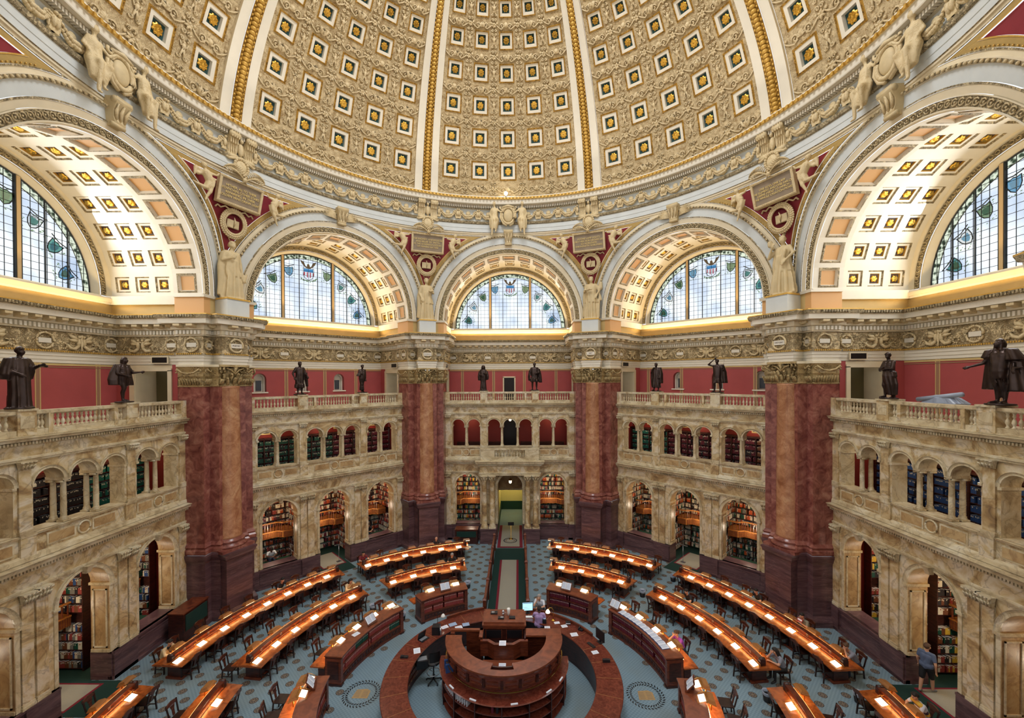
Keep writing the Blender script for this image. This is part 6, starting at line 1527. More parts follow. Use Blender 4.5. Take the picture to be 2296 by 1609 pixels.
# office stool
r_ = empty('drafting_chair', (-2.75, .95, 0), .4); tag(r_, 'black swivel drafting chair with a chrome foot ring inside the circular desk', 'chair')
m = MB(); m.lathe([(.2, .72), (.25, .75), (.25, .8), (.2, .83)], 18, 0, 0, 'leather_black'); m.build('seat', r_)
m = MB(); m.grid(lambda p, q: (.24*s(-1+2*p), -.2-.08*c(-1+2*p), .95+.36*q), 8, 3, 'leather_black'); m.grid(lambda p, q: (.24*s(-1+2*p), -.24-.08*c(-1+2*p), .95+.36*q), 8, 3, 'leather_black', flip=True); m.tube([(0, -.1, .76), (0, -.3, .8), (0, -.3, 1.0)], .02, 6, 'steel'); m.build('backrest', r_)
m = MB(); m.tube([(.25*c(a), .25*s(a), .38) for a in np.linspace(0, 2*PI, 21)[:-1]], .014, 6, 'steel', True)
for a in (0, 2.1, 4.2): m.tube([(0, 0, .38), (.25*c(a), .25*s(a), .38)], .01, 5, 'steel')
m.build('foot_ring', r_)
m = MB(); m.lathe([(.03, .1), (.025, .72)], 10, 0, 0, 'black_plastic')
for i in range(5): a = 2*PI*i/5; m.tube([(0, 0, .12), (.3*c(a), .3*s(a), .07)], .025, 6, 'black_plastic'); m.ball((.3*c(a), .3*s(a), .035), .035, 'black_plastic', 7, 5)
m.build('base', r_)
# bins
def bin_(x, y, lab):
    r = empty('waste_bin', (x, y, 0)); tag(r, lab, 'bin', 'waste bins by the desks')
    m = MB(); m.lathe([(.13, 0), (.17, .34), (.165, .34), (.125, .01)], 18, 0, 0, 'black_plastic', cap=False); m.add([(.12*c(2*PI*i/12), .12*s(2*PI*i/12), .02) for i in range(12)], [tuple(range(12))], 'black_plastic'); m.build('body', r)
    m = MB(); m.lathe([(.166, .25), (.178, .33), (.18, .37), (.16, .36), (.14, .25)], 18, 0, 0, 'bin_liner', cap=False, ripple=lambda a, z: .03*s(a*7)); m.build('liner', r); return r
BINS = [(-6.86, 5.9, 'waste bin at the far end of the middle-row desk on the left'), (-2.3, 8.35, 'waste bin left of the runner by the middle-row desk'), (7.35, 7.45, 'waste bin right of the runner by the middle-row desk'),
        (9.65, 9.2, 'waste bin beyond the outer desk right of the runner'), (9.75, .05, 'waste bin at the near end of the middle-row desk on the right'), (13.05, .02, 'waste bin at the near end of the long outer desk on the right'), (-5.15, 5.15, 'dark bin beside the short counter left of the runner'), (-7.2, -.2, 'dark bin beside the bottom left counter'), (-13.9, -.75, 'dark bin with papers at the bottom left corner')]
for b_ in BINS: bin_(*b_)
# card catalogue cabinets against the wall
def cabinet(k, u, w, wid, hgt, lab):
    x, y = bayxy(k, u, w); r = empty('display_cabinet', (x, y, 0), -rad(45*k)); tag(r, lab, 'cabinet')
    m = MB(); m.box(-wid/2, wid/2, -.35, .35, .1, hgt, 'wood_dark'); m.box(-wid/2-.04, wid/2+.04, -.38, .38, hgt, hgt+.05, 'wood_mid'); m.box(-wid/2-.03, wid/2+.03, -.37, .37, 0, .1, 'wood_dark'); m.build('body', r)
    m = MB(); m.box(-wid/2+.1, wid/2-.1, -.39, -.35, .5, hgt-.1, 'carpet_green'); m.build('inset_panel', r)
cabinet(-2, 4.0, 14.9, 1.5, 1.3, 'dark wooden cabinet with green inset against the left wall')
cabinet(0, -3.15, 15.05, 1.6, 1.0, 'dark low cabinet under the window left of the portal')
for (k, u, lab) in ((-1, .45, 'reader sign on a post in the doorway left of the back bay'), (1, -.35, 'reader sign on a post in the doorway right of the back bay')):
    x, y = bayxy(k, u, 16.2); r = empty('sign_stand', (x, y, 0), -rad(45*k)); tag(r, lab, 'sign stand', 'post stands in the doorways')
    m = MB(); m.lathe([(.02, .03), (.02, 1.1)], 8, 0, 0, 'steel'); m.build('post', r); m = MB(); m.box(-.15, .15, -.12, .12, 0, .03, 'steel'); m.build('base', r); m = MB(); m.box(-.3, .3, -.04, .04, 1.1, 1.14, 'steel'); m.build('arm', r)
# hanging lanterns
def lantern(k, u, w, z, lab):
    x, y = bayxy(k, u, w); r = empty('hanging_lantern', (x, y, z)); tag(r, lab, 'lantern', 'lanterns hanging in the arches')
    m = MB(); m.tube([(0, 0, .22), (0, 0, .7)], .012, 5, 'brass'); m.build('chain', r); m = MB(); m.lathe([(.03, -.16), (.1, -.12), (.11, .08), (.05, .14)], 8, 0, 0, 'lamp_patch_white', False); m.build('glass', r)
    m = MB(); m.lathe([(.12, .08), (.13, .1), (.05, .2), (.02, .24)], 8, 0, 0, 'brass', False)
    for i in range(4): a = PI/4+i*PI/2; m.tube([(.11*c(a), .11*s(a), .1), (.1*c(a), .1*s(a), -.14)], .01, 4, 'brass')
    m.build('frame', r)
lantern(0, 0, 16.6, 4.05, 'lit lantern hanging in the portal arch'); lantern(0, 0, 17.2, 8.75, 'lit lantern in the middle arch of the back upper gallery'); lantern(0, -3.5, 17.2, 8.7, 'lit lantern in the left pair of arches of the back upper gallery')
lantern(0, 3.5, 17.2, 8.7, 'lit lantern in the right pair of arches of the back upper gallery'); lantern(-1, 2.75, 17.2, 8.75, 'lit lantern in the right arches of the upper gallery left of the back bay'); lantern(-1, -4.0, 17.2, 8.7, 'lit lantern at the left end of the upper gallery left of the back bay')
lantern(1, -2.6, 17.2, 8.75, 'lit lantern in the left arches of the upper gallery right of the back bay'); lantern(1, 4.1, 17.2, 8.7, 'lit lantern at the right end of the upper gallery right of the back bay')
# queue post with brass base in the portal
r_ = empty('stanchion', (0.05, 15.6, .025)); tag(r_, 'brass stanchion with a small black sign in the portal', 'stanchion')
m = MB(); m.lathe([(.16, 0), (.15, .02), (.03, .05), (.02, .06), (.02, 1.0)], 16, 0, 0, 'brass'); m.build('post', r_); m = MB(); m.box(-.22, .22, -.02, .02, 1.0, 1.25, 'black_plastic'); m.build('sign', r_)
# small security camera / work light at the dome cornice
r_ = empty('spotlight', (0, 13.75, 24.62)); place(r_, 13.78, -.6, 24.62); tag(r_, 'small bright spotlight on the cornice above the back arch', 'spotlight')
m = MB(); m.ball((0, 0, .12), .12, 'bulb', 10, 8); m.build('bulb', r_); m = MB(); m.box(-.05, .05, 0, .1, -.06, .02, 'steel'); m.build('bracket', r_)
# ============================================================ figures: one continuous surface grown over a posed skeleton
def seg_mesh(mb, p0, r0, p1, r1, n=10):
    """closed tapered capsule"""
    a = Vector(p0); b2 = Vector(p1); d = b2-a; L = d.length
    if L < 1e-5: d = Vector((0, 0, 1)); L = 1e-5
    d.normalize(); u_ = Vector((0, 0, 1)) if abs(d.z) < .9 else Vector((1, 0, 0)); x = d.cross(u_).normalized(); y = d.cross(x)
    rows = [(-1, .01), (-.8, .6), (-.45, .89), (0, 1)]; prof = [(q*r0, w*r0, 0) for q, w in rows]+[(q*r1, w*r1, 1) for q, w in [(0, 1), (.45, .89), (.8, .6), (1, .01)]]
    vs = []
    for (o, w, e_) in prof:
        cc = (a if e_ == 0 else b2)+d*o
        for i in range(n): t = 2*PI*i/n; vs.append(tuple(cc+x*(w*c(t))+y*(w*s(t))))
    fs = [(j*n+i, (j+1)*n+i, (j+1)*n+(i+1) % n, j*n+(i+1) % n) for j in range(len(prof)-1) for i in range(n)]
    fs += [tuple(range(n)), tuple(reversed(range((len(prof)-1)*n, len(prof)*n)))]
    mb.add(vs, fs, 'bronze')
def cloth(mb, pts, folds=9, amp=.12, ph=0, n=56):
    """closed hanging drapery: pts [(cx,cy,z,rx,ry)] from the top down, with vertical folds deepening toward the hem"""
    vs = []; L = len(pts)
    for j, (cx_, cy_, z, rx, ry) in enumerate(pts):
        k = j/(L-1)
        for i in range(n):
            t = 2*PI*i/n; f = 1+amp*(.3+.7*k)*(s(folds*t+ph+.7*k)+.45*s((folds*2-3)*t+ph*2-k)); vs.append((cx_+rx*f*c(t), cy_+ry*f*s(t), z))
    fs = [(j*n+i, (j+1)*n+i, (j+1)*n+(i+1) % n, j*n+(i+1) % n) for j in range(L-1) for i in range(n)]
    fs += [tuple(range(n)), tuple(reversed(range((L-1)*n, L*n)))]
    mb.add(vs, fs, 'bronze')
def remeshed(mb, name, voxel, mats, pick=None, smooth=2):
    me = bpy.data.meshes.new('tmp'); me.from_pydata(mb.v, [], mb.f); me.update()
    o = bpy.data.objects.new('tmp', me); COL.objects.link(o)
    md = o.modifiers.new('r', 'REMESH'); md.mode = 'VOXEL'; md.voxel_size = voxel; md.use_smooth_shade = True
    if smooth: sm = o.modifiers.new('s', 'SMOOTH'); sm.iterations = smooth; sm.factor = .5
    dg = bpy.context.evaluated_depsgraph_get(); dg.update()
    out = bpy.data.meshes.new_from_object(o.evaluated_get(dg)); out.name = name
    bpy.data.objects.remove(o); bpy.data.meshes.remove(me)
    out.materials.clear()
    for mn in mats: out.materials.append(MATS[mn])
    if pick:
        nv = len(out.vertices); nf = len(out.polygons); co = np.empty(nf*3); out.polygons.foreach_get('center', co); co = co.reshape(-1, 3)
        out.polygons.foreach_set('material_index', pick(co).astype(np.int32))
    else: out.polygons.foreach_set('material_index', np.zeros(len(out.polygons), dtype=np.int32))
    out.polygons.foreach_set('use_smooth', np.ones(len(out.polygons), dtype=bool)); out.update()
    q = bpy.data.objects.new(name, out); COL.objects.link(q); return q
def picker(segs, mats):
    A_ = np.array([g_[0] for g_ in segs]); B_ = np.array([g_[2] for g_ in segs]); ra = np.array([g_[1] for g_ in segs]); rb = np.array([g_[3] for g_ in segs]); mi = np.array([mats.index(g_[4]) for g_ in segs]); D_ = B_-A_; dd = (D_**2).sum(1)+1e-9
    def pick(co):
        best = np.full(len(co), 1e9); out = np.zeros(len(co), dtype=int)
        for k in range(len(segs)):
            t = np.clip(((co-A_[k])@D_[k])/dd[k], 0, 1); d = np.linalg.norm(co-(A_[k]+t[:, None]*D_[k]), axis=1)-(ra[k]+(rb[k]-ra[k])*t)
            m_ = d < best; best[m_] = d[m_]; out[m_] = mi[k]
        return out
    return pick
def head_segs(h, look, skin='skin', hair='hair_dark', style='short', r=1.0):
    """h head centre; look unit vector of the gaze"""
    h = Vector(h); f = Vector(look).normalized(); up = Vector((0, 0, 1)); up = (up-f*up.dot(f)).normalized(); sd = f.cross(up)
    P = lambda a, b2, c_: tuple(h+sd*(a*r)+f*(b2*r)+up*(c_*r))
    S = [(P(0, -.015, .03), .088*r, P(0, -.005, .0), .084*r, skin), (P(0, .03, -.05), .06*r, P(0, .05, -.075), .04*r, skin), (P(-.03, .04, -.02), .05*r, P(.03, .04, -.02), .05*r, skin),
         (P(0, .088, .015), .014*r, P(0, .105, -.02), .018*r, skin), (P(-.078, -.01, .02), .018*r, P(-.08, -.015, -.02), .014*r, skin), (P(.078, -.01, .02), .018*r, P(.08, -.015, -.02), .014*r, skin),
         (P(-.032, .084, .022), .012*r, P(-.032, .084, .022), .012*r, 'eye'), (P(.032, .084, .022), .012*r, P(.032, .084, .022), .012*r, 'eye'), (P(-.02, .09, -.05), .009*r, P(.02, .09, -.05), .009*r, 'lip')]
    if style != 'bald':
        S += [(P(0, -.02, .055), .09*r, P(0, -.045, .02), .088*r, hair), (P(-.05, .02, .075), .042*r, P(.05, .02, .075), .042*r, hair), (P(-.07, -.03, .03), .035*r, P(.07, -.03, .03), .035*r, hair)]
    if style == 'long':
        S += [(P(-.05, -.07, 0), .06*r, P(-.06, -.08, -.26), .05*r, hair), (P(.05, -.07, 0), .06*r, P(.06, -.08, -.26), .05*r, hair), (P(0, -.08, .0), .06*r, P(0, -.1, -.28), .06*r, hair), (P(-.075, .0, .02), .035*r, P(-.08, -.01, -.16), .03*r, hair), (P(.075, .0, .02), .035*r, P(.08, -.01, -.16), .03*r, hair)]
    if style == 'bun': S += [(P(0, -.1, .02), .05*r, P(0, -.11, .0), .045*r, hair)]
    if style == 'cap': S += [(P(0, .06, .06), .03*r, P(0, .14, .05), .02*r, hair)]
    if style == 'beard': S += [(P(0, .05, -.09), .05*r, P(0, .05, -.17), .03*r, hair), (P(-.07, .0, -.04), .035*r, P(.07, .0, -.04), .035*r, hair)]
    return S
def hand_segs(wr, di, nrm, skin, sc=1.0, curl=.5, side=1):
    w = Vector(wr); d = Vector(di).normalized(); n_ = Vector(nrm); n_ = (n_-d*n_.dot(d)).normalized(); t = d.cross(n_)*side
    P = lambda a, b2, c_: tuple(w+d*(a*sc)+t*(b2*sc)+n_*(c_*sc))
    S = [(P(.0, 0, 0), .024*sc, P(.045, 0, 0), .028*sc, skin), (P(.03, -.02, 0), .022*sc, P(.08, -.026, 0), .018*sc, skin), (P(.03, .02, 0), .022*sc, P(.085, .02, 0), .018*sc, skin)]
    for i, (o, L) in enumerate(((-.033, .06), (-.012, .07), (.01, .075), (.031, .068))):
        S += [(P(.082, o, 0), .0105*sc, P(.082+L*.5, o*1.15, -.02*curl), .0095*sc, skin), (P(.082+L*.5, o*1.15, -.02*curl), .0095*sc, P(.082+L*(1-.25*curl), o*1.2, -.055*curl), .008*sc, skin)]
    S += [(P(.015, .028, 0), .013*sc, P(.045, .055, -.012), .011*sc, skin), (P(.045, .055, -.012), .011*sc, P(.078, .062, -.028), .009*sc, skin)]
    return S
def body_segs(J, shirt, pants, skin, sleeve='short', slim=1.0, legs='long', shoe='leather_black'):
    """J: hip, chest, neck, and per side sh, el, wr, hipj, kn, an, toe (L/R)"""
    S = []; g_ = lambda k: Vector(J[k])
    hip, ch, nk = g_('hip'), g_('chest'), g_('neck'); f = slim
    S += [(g_('hjL'), .115*f, g_('hjR'), .115*f, pants), (hip, .135*f, hip+(ch-hip)*.45, .12*f, shirt)]
    sd = (g_('shR')-g_('shL')).normalized()
    for q in (-1, 1):
        S += [(hip+sd*(q*.05)+(ch-hip)*.2, .11*f, ch+sd*(q*.075), .125*f, shirt), (ch+sd*(q*.07), .12*f, ch+sd*(q*.11)+(nk-ch)*.45, .075*f, shirt)]
    S += [(g_('shL'), .065*f, g_('shR'), .065*f, shirt), (ch+(nk-ch)*.6, .06*f, nk, .052*f, skin), (nk, .052*f, nk+(g_('head')-nk)*.6, .05*f, skin)]
    for q in 'LR':
        sh, el, wr = g_('sh'+q), g_('el'+q), g_('wr'+q); m_ = sh+(el-sh)*.6
        S += [(sh, .058*f, el, .043*f, skin), (el, .042*f, wr, .027*f, skin)]
        if sleeve == 'short': S += [(sh, .068*f, m_, .06*f, shirt)]
        if sleeve == 'long': S += [(sh, .066*f, el, .052*f, shirt), (el, .052*f, el+(wr-el)*.93, .038*f, shirt)]
        hj, kn, an, toe = g_('hj'+q), g_('kn'+q), g_('an'+q), g_('toe'+q)
        lm = pants if legs == 'long' else skin
        S += [(hj, .1*f, kn, .066*f, pants if legs == 'long' else skin), (kn, .062*f, kn+(an-kn)*.35, .06*f, lm), (kn+(an-kn)*.35, .06*f, an, .04*f, lm)]
        if legs == 'shorts': S += [(hj, .115*f, hj+(kn-hj)*.85, .09*f, pants)]
        S += [(an, .042, an+(toe-an)*.4, .045, shoe), (an+(toe-an)*.3, .042, toe, .033, shoe)]
    return S
for nm, cc in dict(skin=(196, 150, 122), skin_dark=(96, 64, 50), hair_dark=(30, 24, 22), hair_brown=(84, 60, 42), hair_grey=(150, 144, 138), eye=(40, 30, 28), lip=(150, 90, 80), cloth_cream=(206, 184, 144), cloth_navy=(24, 26, 36), cloth_maroon=(110, 34, 44), cloth_white=(206, 212, 222),
                   cloth_lilac=(168, 140, 186), cloth_magenta=(160, 70, 168), cloth_grey=(128, 132, 146), cloth_slate=(84, 98, 126), cloth_black=(22, 22, 26), cloth_pink=(206, 120, 136), cloth_camo=(120, 124, 110), denim=(44, 52, 76), cap_white=(226, 222, 206), cloth_yellow=(206, 168, 60), cloth_purple=(60, 46, 76)).items():
    plain(nm, srgb(*cc), .7)
def make_person(name, segs, voxel, label):
    mats = []
    for g_ in segs:
        if g_[4] not in mats: mats.append(g_[4])
    mb = MB()
    for g_ in segs: seg_mesh(mb, g_[0], g_[1], g_[2], g_[3], 10)
    segs2 = [(tuple(g_[0]), g_[1], tuple(g_[2]), g_[3], g_[4]) for g_ in segs]
    o = remeshed(mb, name, voxel, mats, picker(segs2, mats), 2)
    tag(o, label, 'person'); return o
def sit(lean=.1, arms='desk', twist=0, sh_w=.185):
    """seated facing +y, seat .46"""
    J = dict(hip=(0, -.06, .56), chest=(0, .02+lean*.5, .88), neck=(0, .06+lean, 1.06), head=(0, .1+lean*1.15, 1.2))
    for q, g_ in (('L', -1), ('R', 1)):
        J['sh'+q] = (g_*sh_w, .04+lean*.8, .99); J['hj'+q] = (g_*.09, -.06, .53); J['kn'+q] = (g_*.12, .36, .52); J['an'+q] = (g_*.13, .34, .1); J['toe'+q] = (g_*.14, .5, .045)
        if arms == 'desk': J['el'+q] = (g_*.27, .22+lean*.6, .82); J['wr'+q] = (g_*.1, .42+lean*.3, .82)
        if arms == 'chin':
            if q == 'R': J['el'+q] = (g_*.2, .34+lean*.6, .84); J['wr'+q] = (g_*.07, .2+lean*1.15, 1.08)
            else: J['el'+q] = (g_*.27, .22+lean*.6, .82); J['wr'+q] = (g_*.02, .42+lean*.3, .82)
        if arms == 'chinL':
            if q == 'L': J['el'+q] = (g_*.2, .34+lean*.6, .84); J['wr'+q] = (g_*.07, .2+lean*1.15, 1.08)
            else: J['el'+q] = (g_*.27, .22+lean*.6, .82); J['wr'+q] = (g_*.02, .42+lean*.3, .82)
        if arms == 'book': J['el'+q] = (g_*.24, .16+lean*.5, .8); J['wr'+q] = (g_*.14, .38+lean*.3, .95)
    return J
def seated(name, az_r, facing, shirt, pants, skin, hair, style, lab, lean=.1, arms='desk', sleeve='short', look=(0, .9, -.4), slim=1.0, z=0, own=True, extra=None):
    J = sit(lean*.7, arms); S = body_segs(J, shirt, pants, skin, sleeve, slim)
    S += head_segs(J['head'], look, skin, hair, style)
    for q, g_ in (('L', -1), ('R', 1)):
        el = Vector(J['el'+q]); wr = Vector(J['wr'+q]); S += hand_segs(wr, (wr-el) if wr.z < 1.0 else (0, .0, 1), (0, 0, 1) if wr.z < 1.0 else (0, -1, 0), skin, 1.0, .6, -g_)
    if extra: S += extra
    o = make_person('person', S, .014, lab); r, az = az_r; place(o, r, az, z, facing)
    if own:
        lb = 'occupied chair of the '+' '.join(lab.split()[:12]).rstrip(',')
        q = copy_tree(chair0); place(q, r, az, z, facing); q.location.x -= 0; tag(q, lb, 'chair', 'occupied chairs')
        T = rad(az); 
    return o
PI_ = PI
seated('p', (13.98, -84.0), PI, 'cloth_cream', 'cloth_black', 'skin', 'hair_dark', 'short', 'person in a beige jacket and black scarf at the long left desk', .2, 'desk', 'long', extra=[((-.05, .2, 1.02), .05, (.05, .22, 1.0), .05, 'cloth_black'), ((0, .24, 1.0), .045, (0, .27, .84), .04, 'cloth_black')])
seated('p', (14.12, -60.6), PI, 'cloth_navy', 'cloth_black', 'skin', 'hair_dark', 'short', 'person in a dark T-shirt leaning over the outer left desk by the wall', .28)
seated('p', (10.95, -51.2), PI, 'cloth_cream', 'denim', 'skin', 'hair_dark', 'long', 'long-haired person in a cream top at the far end of the middle left desk', .22, 'desk', 'long')
seated('p', (13.75, -41.2), PI, 'cloth_maroon', 'denim', 'skin', 'hair_dark', 'short', 'person in a maroon shirt at the left end of the desk left of the runner', .1)
seated('p', (13.7, -21.3), PI, 'cloth_navy', 'denim', 'skin', 'skin', 'bald', 'bald person half hidden behind a lamp at the far desk left of the runner', .15)
seated('p', (10.75, -19.0), PI, 'cloth_black', 'denim', 'skin', 'hair_grey', 'short', 'grey-haired person in dark clothes at the middle desk left of the runner', .15)
seated('p', (7.75, 73.2), PI, 'cloth_magenta', 'denim', 'skin', 'hair_brown', 'bun', 'person in a magenta shirt, chin on hand, at the long right counter', .14, 'chin')
seated('p', (10.9, 57.9), PI, 'cloth_black', 'denim', 'skin', 'hair_dark', 'short', 'person in a black shirt reading at the middle desk on the right', .2)
seated('p', (14.0, 65.5), PI, 'cloth_black', 'denim', 'skin', 'hair_dark', 'short', 'person in a black T-shirt at the outer right desk, farther one', .2)
o = seated('p', (14.0, 75.2), PI, 'cloth_camo', 'denim', 'skin', 'hair_dark', 'short', 'person in a patterned grey-green shirt holding a red magazine', .15, 'book')
seated('p', (10.95, 84.3), PI, 'cloth_grey', 'cloth_black', 'skin', 'hair_dark', 'long', 'dark-haired person in a pale grey T-shirt resting the head on a hand', .2, 'chin')
seated('p', (14.05, 84.3), PI, 'cloth_grey', 'denim', 'skin', 'hair_brown', 'short', 'person in a grey polo, hand on forehead, at the right end desk', .34, 'chinL')
o = seated('p', (14.2, 95.2), PI, 'cloth_white', 'cloth_black', 'skin', 'hair_dark', 'short', 'person in a yellow, white and purple striped shirt at the bottom right desk', .2,
           extra=[((-.15, .0+.05*i, .72+.07*i), .075, (.15, .0+.05*i, .72+.07*i), .075, ('cloth_yellow', 'cloth_purple', 'cloth_white', 'cloth_purple', 'cloth_yellow')[i]) for i in range(5)])
x, y = bayxy(-1, -3.15, 17.75)
o = seated('p', (1, 0), 0, 'cloth_white', 'denim', 'skin_dark', 'hair_dark', 'short', 'person in a white T-shirt seated inside the window arch left of the back bay', .2, own=False, look=(0, .7, -.7)); o.location = (x, y, .28); o.rotation_euler = (0, 0, rad(45)+PI)
x, y = bayxy(-1, 3.1, 17.75)
o = seated('p', (1, 0), 0, 'cloth_navy', 'denim', 'skin', 'hair_dark', 'short', 'person in dark clothes inside the arch beside the back left pier', .2, own=False); o.location = (x, y, .22); o.rotation_euler = (0, 0, rad(45)+PI)
# seated reader opposite the staff desk, chin in hand
o = seated('p', (5.0, 19.3), PI, 'cloth_white', 'cloth_black', 'skin', 'hair_grey', 'short', 'person in a white shirt, hand at the chin, facing the staff desk', .12, 'chin', look=(0, 1, -.1))
o.location.z = .28
for q in bpy.data.objects:
    if q.get('label', '').startswith('occupied chair of the person in a white shirt'): q.location.z = 0
m = MB(); m.box(-.13, .13, -.01, .01, 0, .2, 'book_red'); m.box(-.1, .1, -.013, -.01, .1, .16, 'paper'); o = m.build('magazine'); place(o, 13.6, 75.2, .92); o.rotation_euler.x = -.6; tag(o, 'red and white magazine held by the person in the patterned shirt', 'magazine')
m = MB(); m.box(-.14, .14, -.11, .11, 0, .02, 'book_green'); T = lambda x, y, z: (x, .11+y*c(1.9), .02+y*s(1.9)+z); m.add([T(-.14, 0, 0), T(.14, 0, 0), T(.14, .2, 0), T(-.14, .2, 0)], [(0, 1, 2, 3)], 'book_teal'); o = m.build('laptop'); place(o, 7.25, 73.6, .757, PI); tag(o, 'small green laptop in front of the person in magenta', 'laptop')
def standing_J(stride=0, bend=0):
    J = dict(hip=(0, 0, .96), chest=(0, .02+bend*.4, 1.3), neck=(0, .03+bend, 1.49), head=(0, .06+bend*1.15, 1.63))
    for q, g_ in (('L', -1), ('R', 1)):
        J['sh'+q] = (g_*.19, .02+bend*.85, 1.42); J['el'+q] = (g_*.25, -.02+bend*.8, 1.14); J['wr'+q] = (g_*.26, .08+bend, .9)
        J['hj'+q] = (g_*.09, 0, .92); y0 = g_*stride; J['kn'+q] = (g_*.1, y0*.6+.03, .5); J['an'+q] = (g_*.1, y0, .09); J['toe'+q] = (g_*.13, y0+.17, .04)
    return J
# man in lilac, standing inside the circular desk, back to the camera
J = standing_J(); J['elL'] = (-.28, .15, 1.22); J['wrL'] = (-.18, .36, 1.3); J['elR'] = (.27, .08, 1.16); J['wrR'] = (.12, .28, 1.14)
S = body_segs(J, 'cloth_lilac', 'cloth_black', 'skin_dark', 'short', 1.12)+head_segs(J['head'], (.1, 1, 0), 'skin_dark', 'hair_dark', 'short')+[((-.1, 0, 1.0), .14, (.1, 0, 1.0), .14, 'cloth_lilac')]
S += hand_segs(J['wrL'], (.2, .8, .3), (0, 0, 1), 'skin_dark', 1, .5, 1)+hand_segs(J['wrR'], (-.3, 1, 0), (0, 0, 1), 'skin_dark', 1, .5, -1)
o = make_person('person', S, .014, 'person in a lilac shirt standing at the staff desk with back to the room'); o.location = (1.52, 3.18, 0); o.rotation_euler = (0, 0, -.15)
# walking man
J = standing_J(.2); J['elR'] = (.28, -.06, 1.14); J['wrR'] = (.27, .0, .88)
S = body_segs(J, 'cloth_slate', 'cloth_black', 'skin', 'short', 1.0, 'shorts', 'cloth_grey')+head_segs(J['head'], (.3, 1, -.1), 'skin', 'hair_brown', 'short')+[((-.08, 0, 1.0), .13, (.08, 0, 1.0), .13, 'cloth_slate')]
S += [((-.1, .0+g_*.0, .14), .046, (-.1, g_*.0, .2), .046, 'cloth_white') for g_ in ()]
S += hand_segs(J['wrL'], (0, .2, -1), (1, 0, 0), 'skin', 1, .6, 1)+hand_segs(J['wrR'], (0, .2, -1), (-1, 0, 0), 'skin', 1, .6, -1)
o = make_person('person', S, .014, 'person in a blue-grey T-shirt and black shorts walking into the right doorway'); o.location = (15.95, .5, .02); o.rotation_euler = (0, 0, -1.15); o.scale = (1.03, 1.03, 1.05)
# standing visitor with a white cap in the left window arch
J = standing_J(0, .08); J['elR'] = (.27, .15, 1.18); J['wrR'] = (.1, .38, 1.24); J['elL'] = (-.27, .15, 1.16); J['wrL'] = (-.08, .36, 1.2)
S = body_segs(J, 'cloth_pink', 'cloth_black', 'skin_dark', 'short', 1.08)+head_segs(J['head'], (.1, 1, -.2), 'skin_dark', 'cap_white', 'cap')+[((-.1, 0, 1.0), .14, (.1, 0, 1.0), .14, 'cloth_pink')]
S += hand_segs(J['wrL'], (.4, .8, 0), (0, 0, 1), 'skin_dark', 1, .6, 1)+hand_segs(J['wrR'], (-.4, .8, 0), (0, 0, 1), 'skin_dark', 1, .6, -1)
x, y = bayxy(-2, 2.75, 17.0)
o = make_person('person', S, .014, 'person with a white cap and pink shirt standing in the left window arch'); o.location = (x, y, .14); o.rotation_euler = (0, 0, -.5)
o = openbook((x+.12, y+.42, 1.36), -.4, 'small open book held by the person with the white cap', sc=.5, tilt=.3)
# ------------------------------------------------------------ bronze statues on the balustrades (front is -y, x to the viewer's right)
def flip(segs): return segs
def statue(name, segs, drapes, voxel, mat, head, look=(0, -1, -.15), style='short', hr=1.05, base=True, hook=None):
    mb = MB()
    S = list(segs)+[(a, b2, c_, d, mat) for (a, b2, c_, d, _m) in head_segs(head, look, mat, mat, style, hr)]
    for g_ in S: seg_mesh(mb, g_[0], g_[1], g_[2], g_[3], 12)
    for d in drapes: cloth(mb, **d)
    if base: cloth(mb, [(0, 0, .03, .33, .28), (0, 0, -.02, .35, .3)], 1, 0)
    if hook: hook(mb)
    return remeshed(mb, name, voxel, [mat], None, 1)
def arm(sh, el, wr, r=.075, mat='bronze', hd=None):
    S = [(sh, r, el, r*.8, mat), (el, r*.8, wr, r*.5, mat)]
    d = Vector(wr)-Vector(el); S += hand_segs(wr, hd or d, (0, -1, .2), mat, 1.15, .5, 1); return S
def legs(spread=.1, y0=-.06, y1=.06, mat='bronze', top=.95):
    S = []
    for g_, yy in ((-1, y0), (1, y1)):
        S += [((g_*.09, 0, top), .11, (g_*spread, yy-.03, .52), .075, mat), ((g_*spread, yy-.03, .52), .075, (g_*spread, yy+.03, .38), .072, mat), ((g_*spread, yy+.03, .38), .072, (g_*spread, yy+.02, .1), .042, mat), ((g_*spread, yy+.02, .08), .045, (g_*(spread+.04), yy-.16, .05), .036, mat)]
    return S
torso = [((-.07, 0, 1.0), .15, (-.09, 0, 1.35), .14, 'bronze'), ((.07, 0, 1.0), .15, (.09, 0, 1.35), .14, 'bronze'), ((-.19, 0, 1.42), .075, (.19, 0, 1.42), .075, 'bronze'), ((0, 0, 1.4), .07, (0, -.02, 1.56), .06, 'bronze')]
HD = (0, -.04, 1.66)
def gown(z1=.04, w=.3, f=9, ph=0, cx_=0, top=1.42, a=.1, d=.8):
    return dict(pts=[(cx_*.2, 0, top, .17, .12), (cx_*.4, 0, top-.25, .2, .16), (cx_*.6, 0, top-.5, .21, .17), (cx_*.8, 0, top-.85, w*.85, w*.7), (cx_, 0, z1+.2, w*.95, w*d), (cx_, 0, z1, w, w*d)], folds=f, amp=a, ph=ph)
SB = []
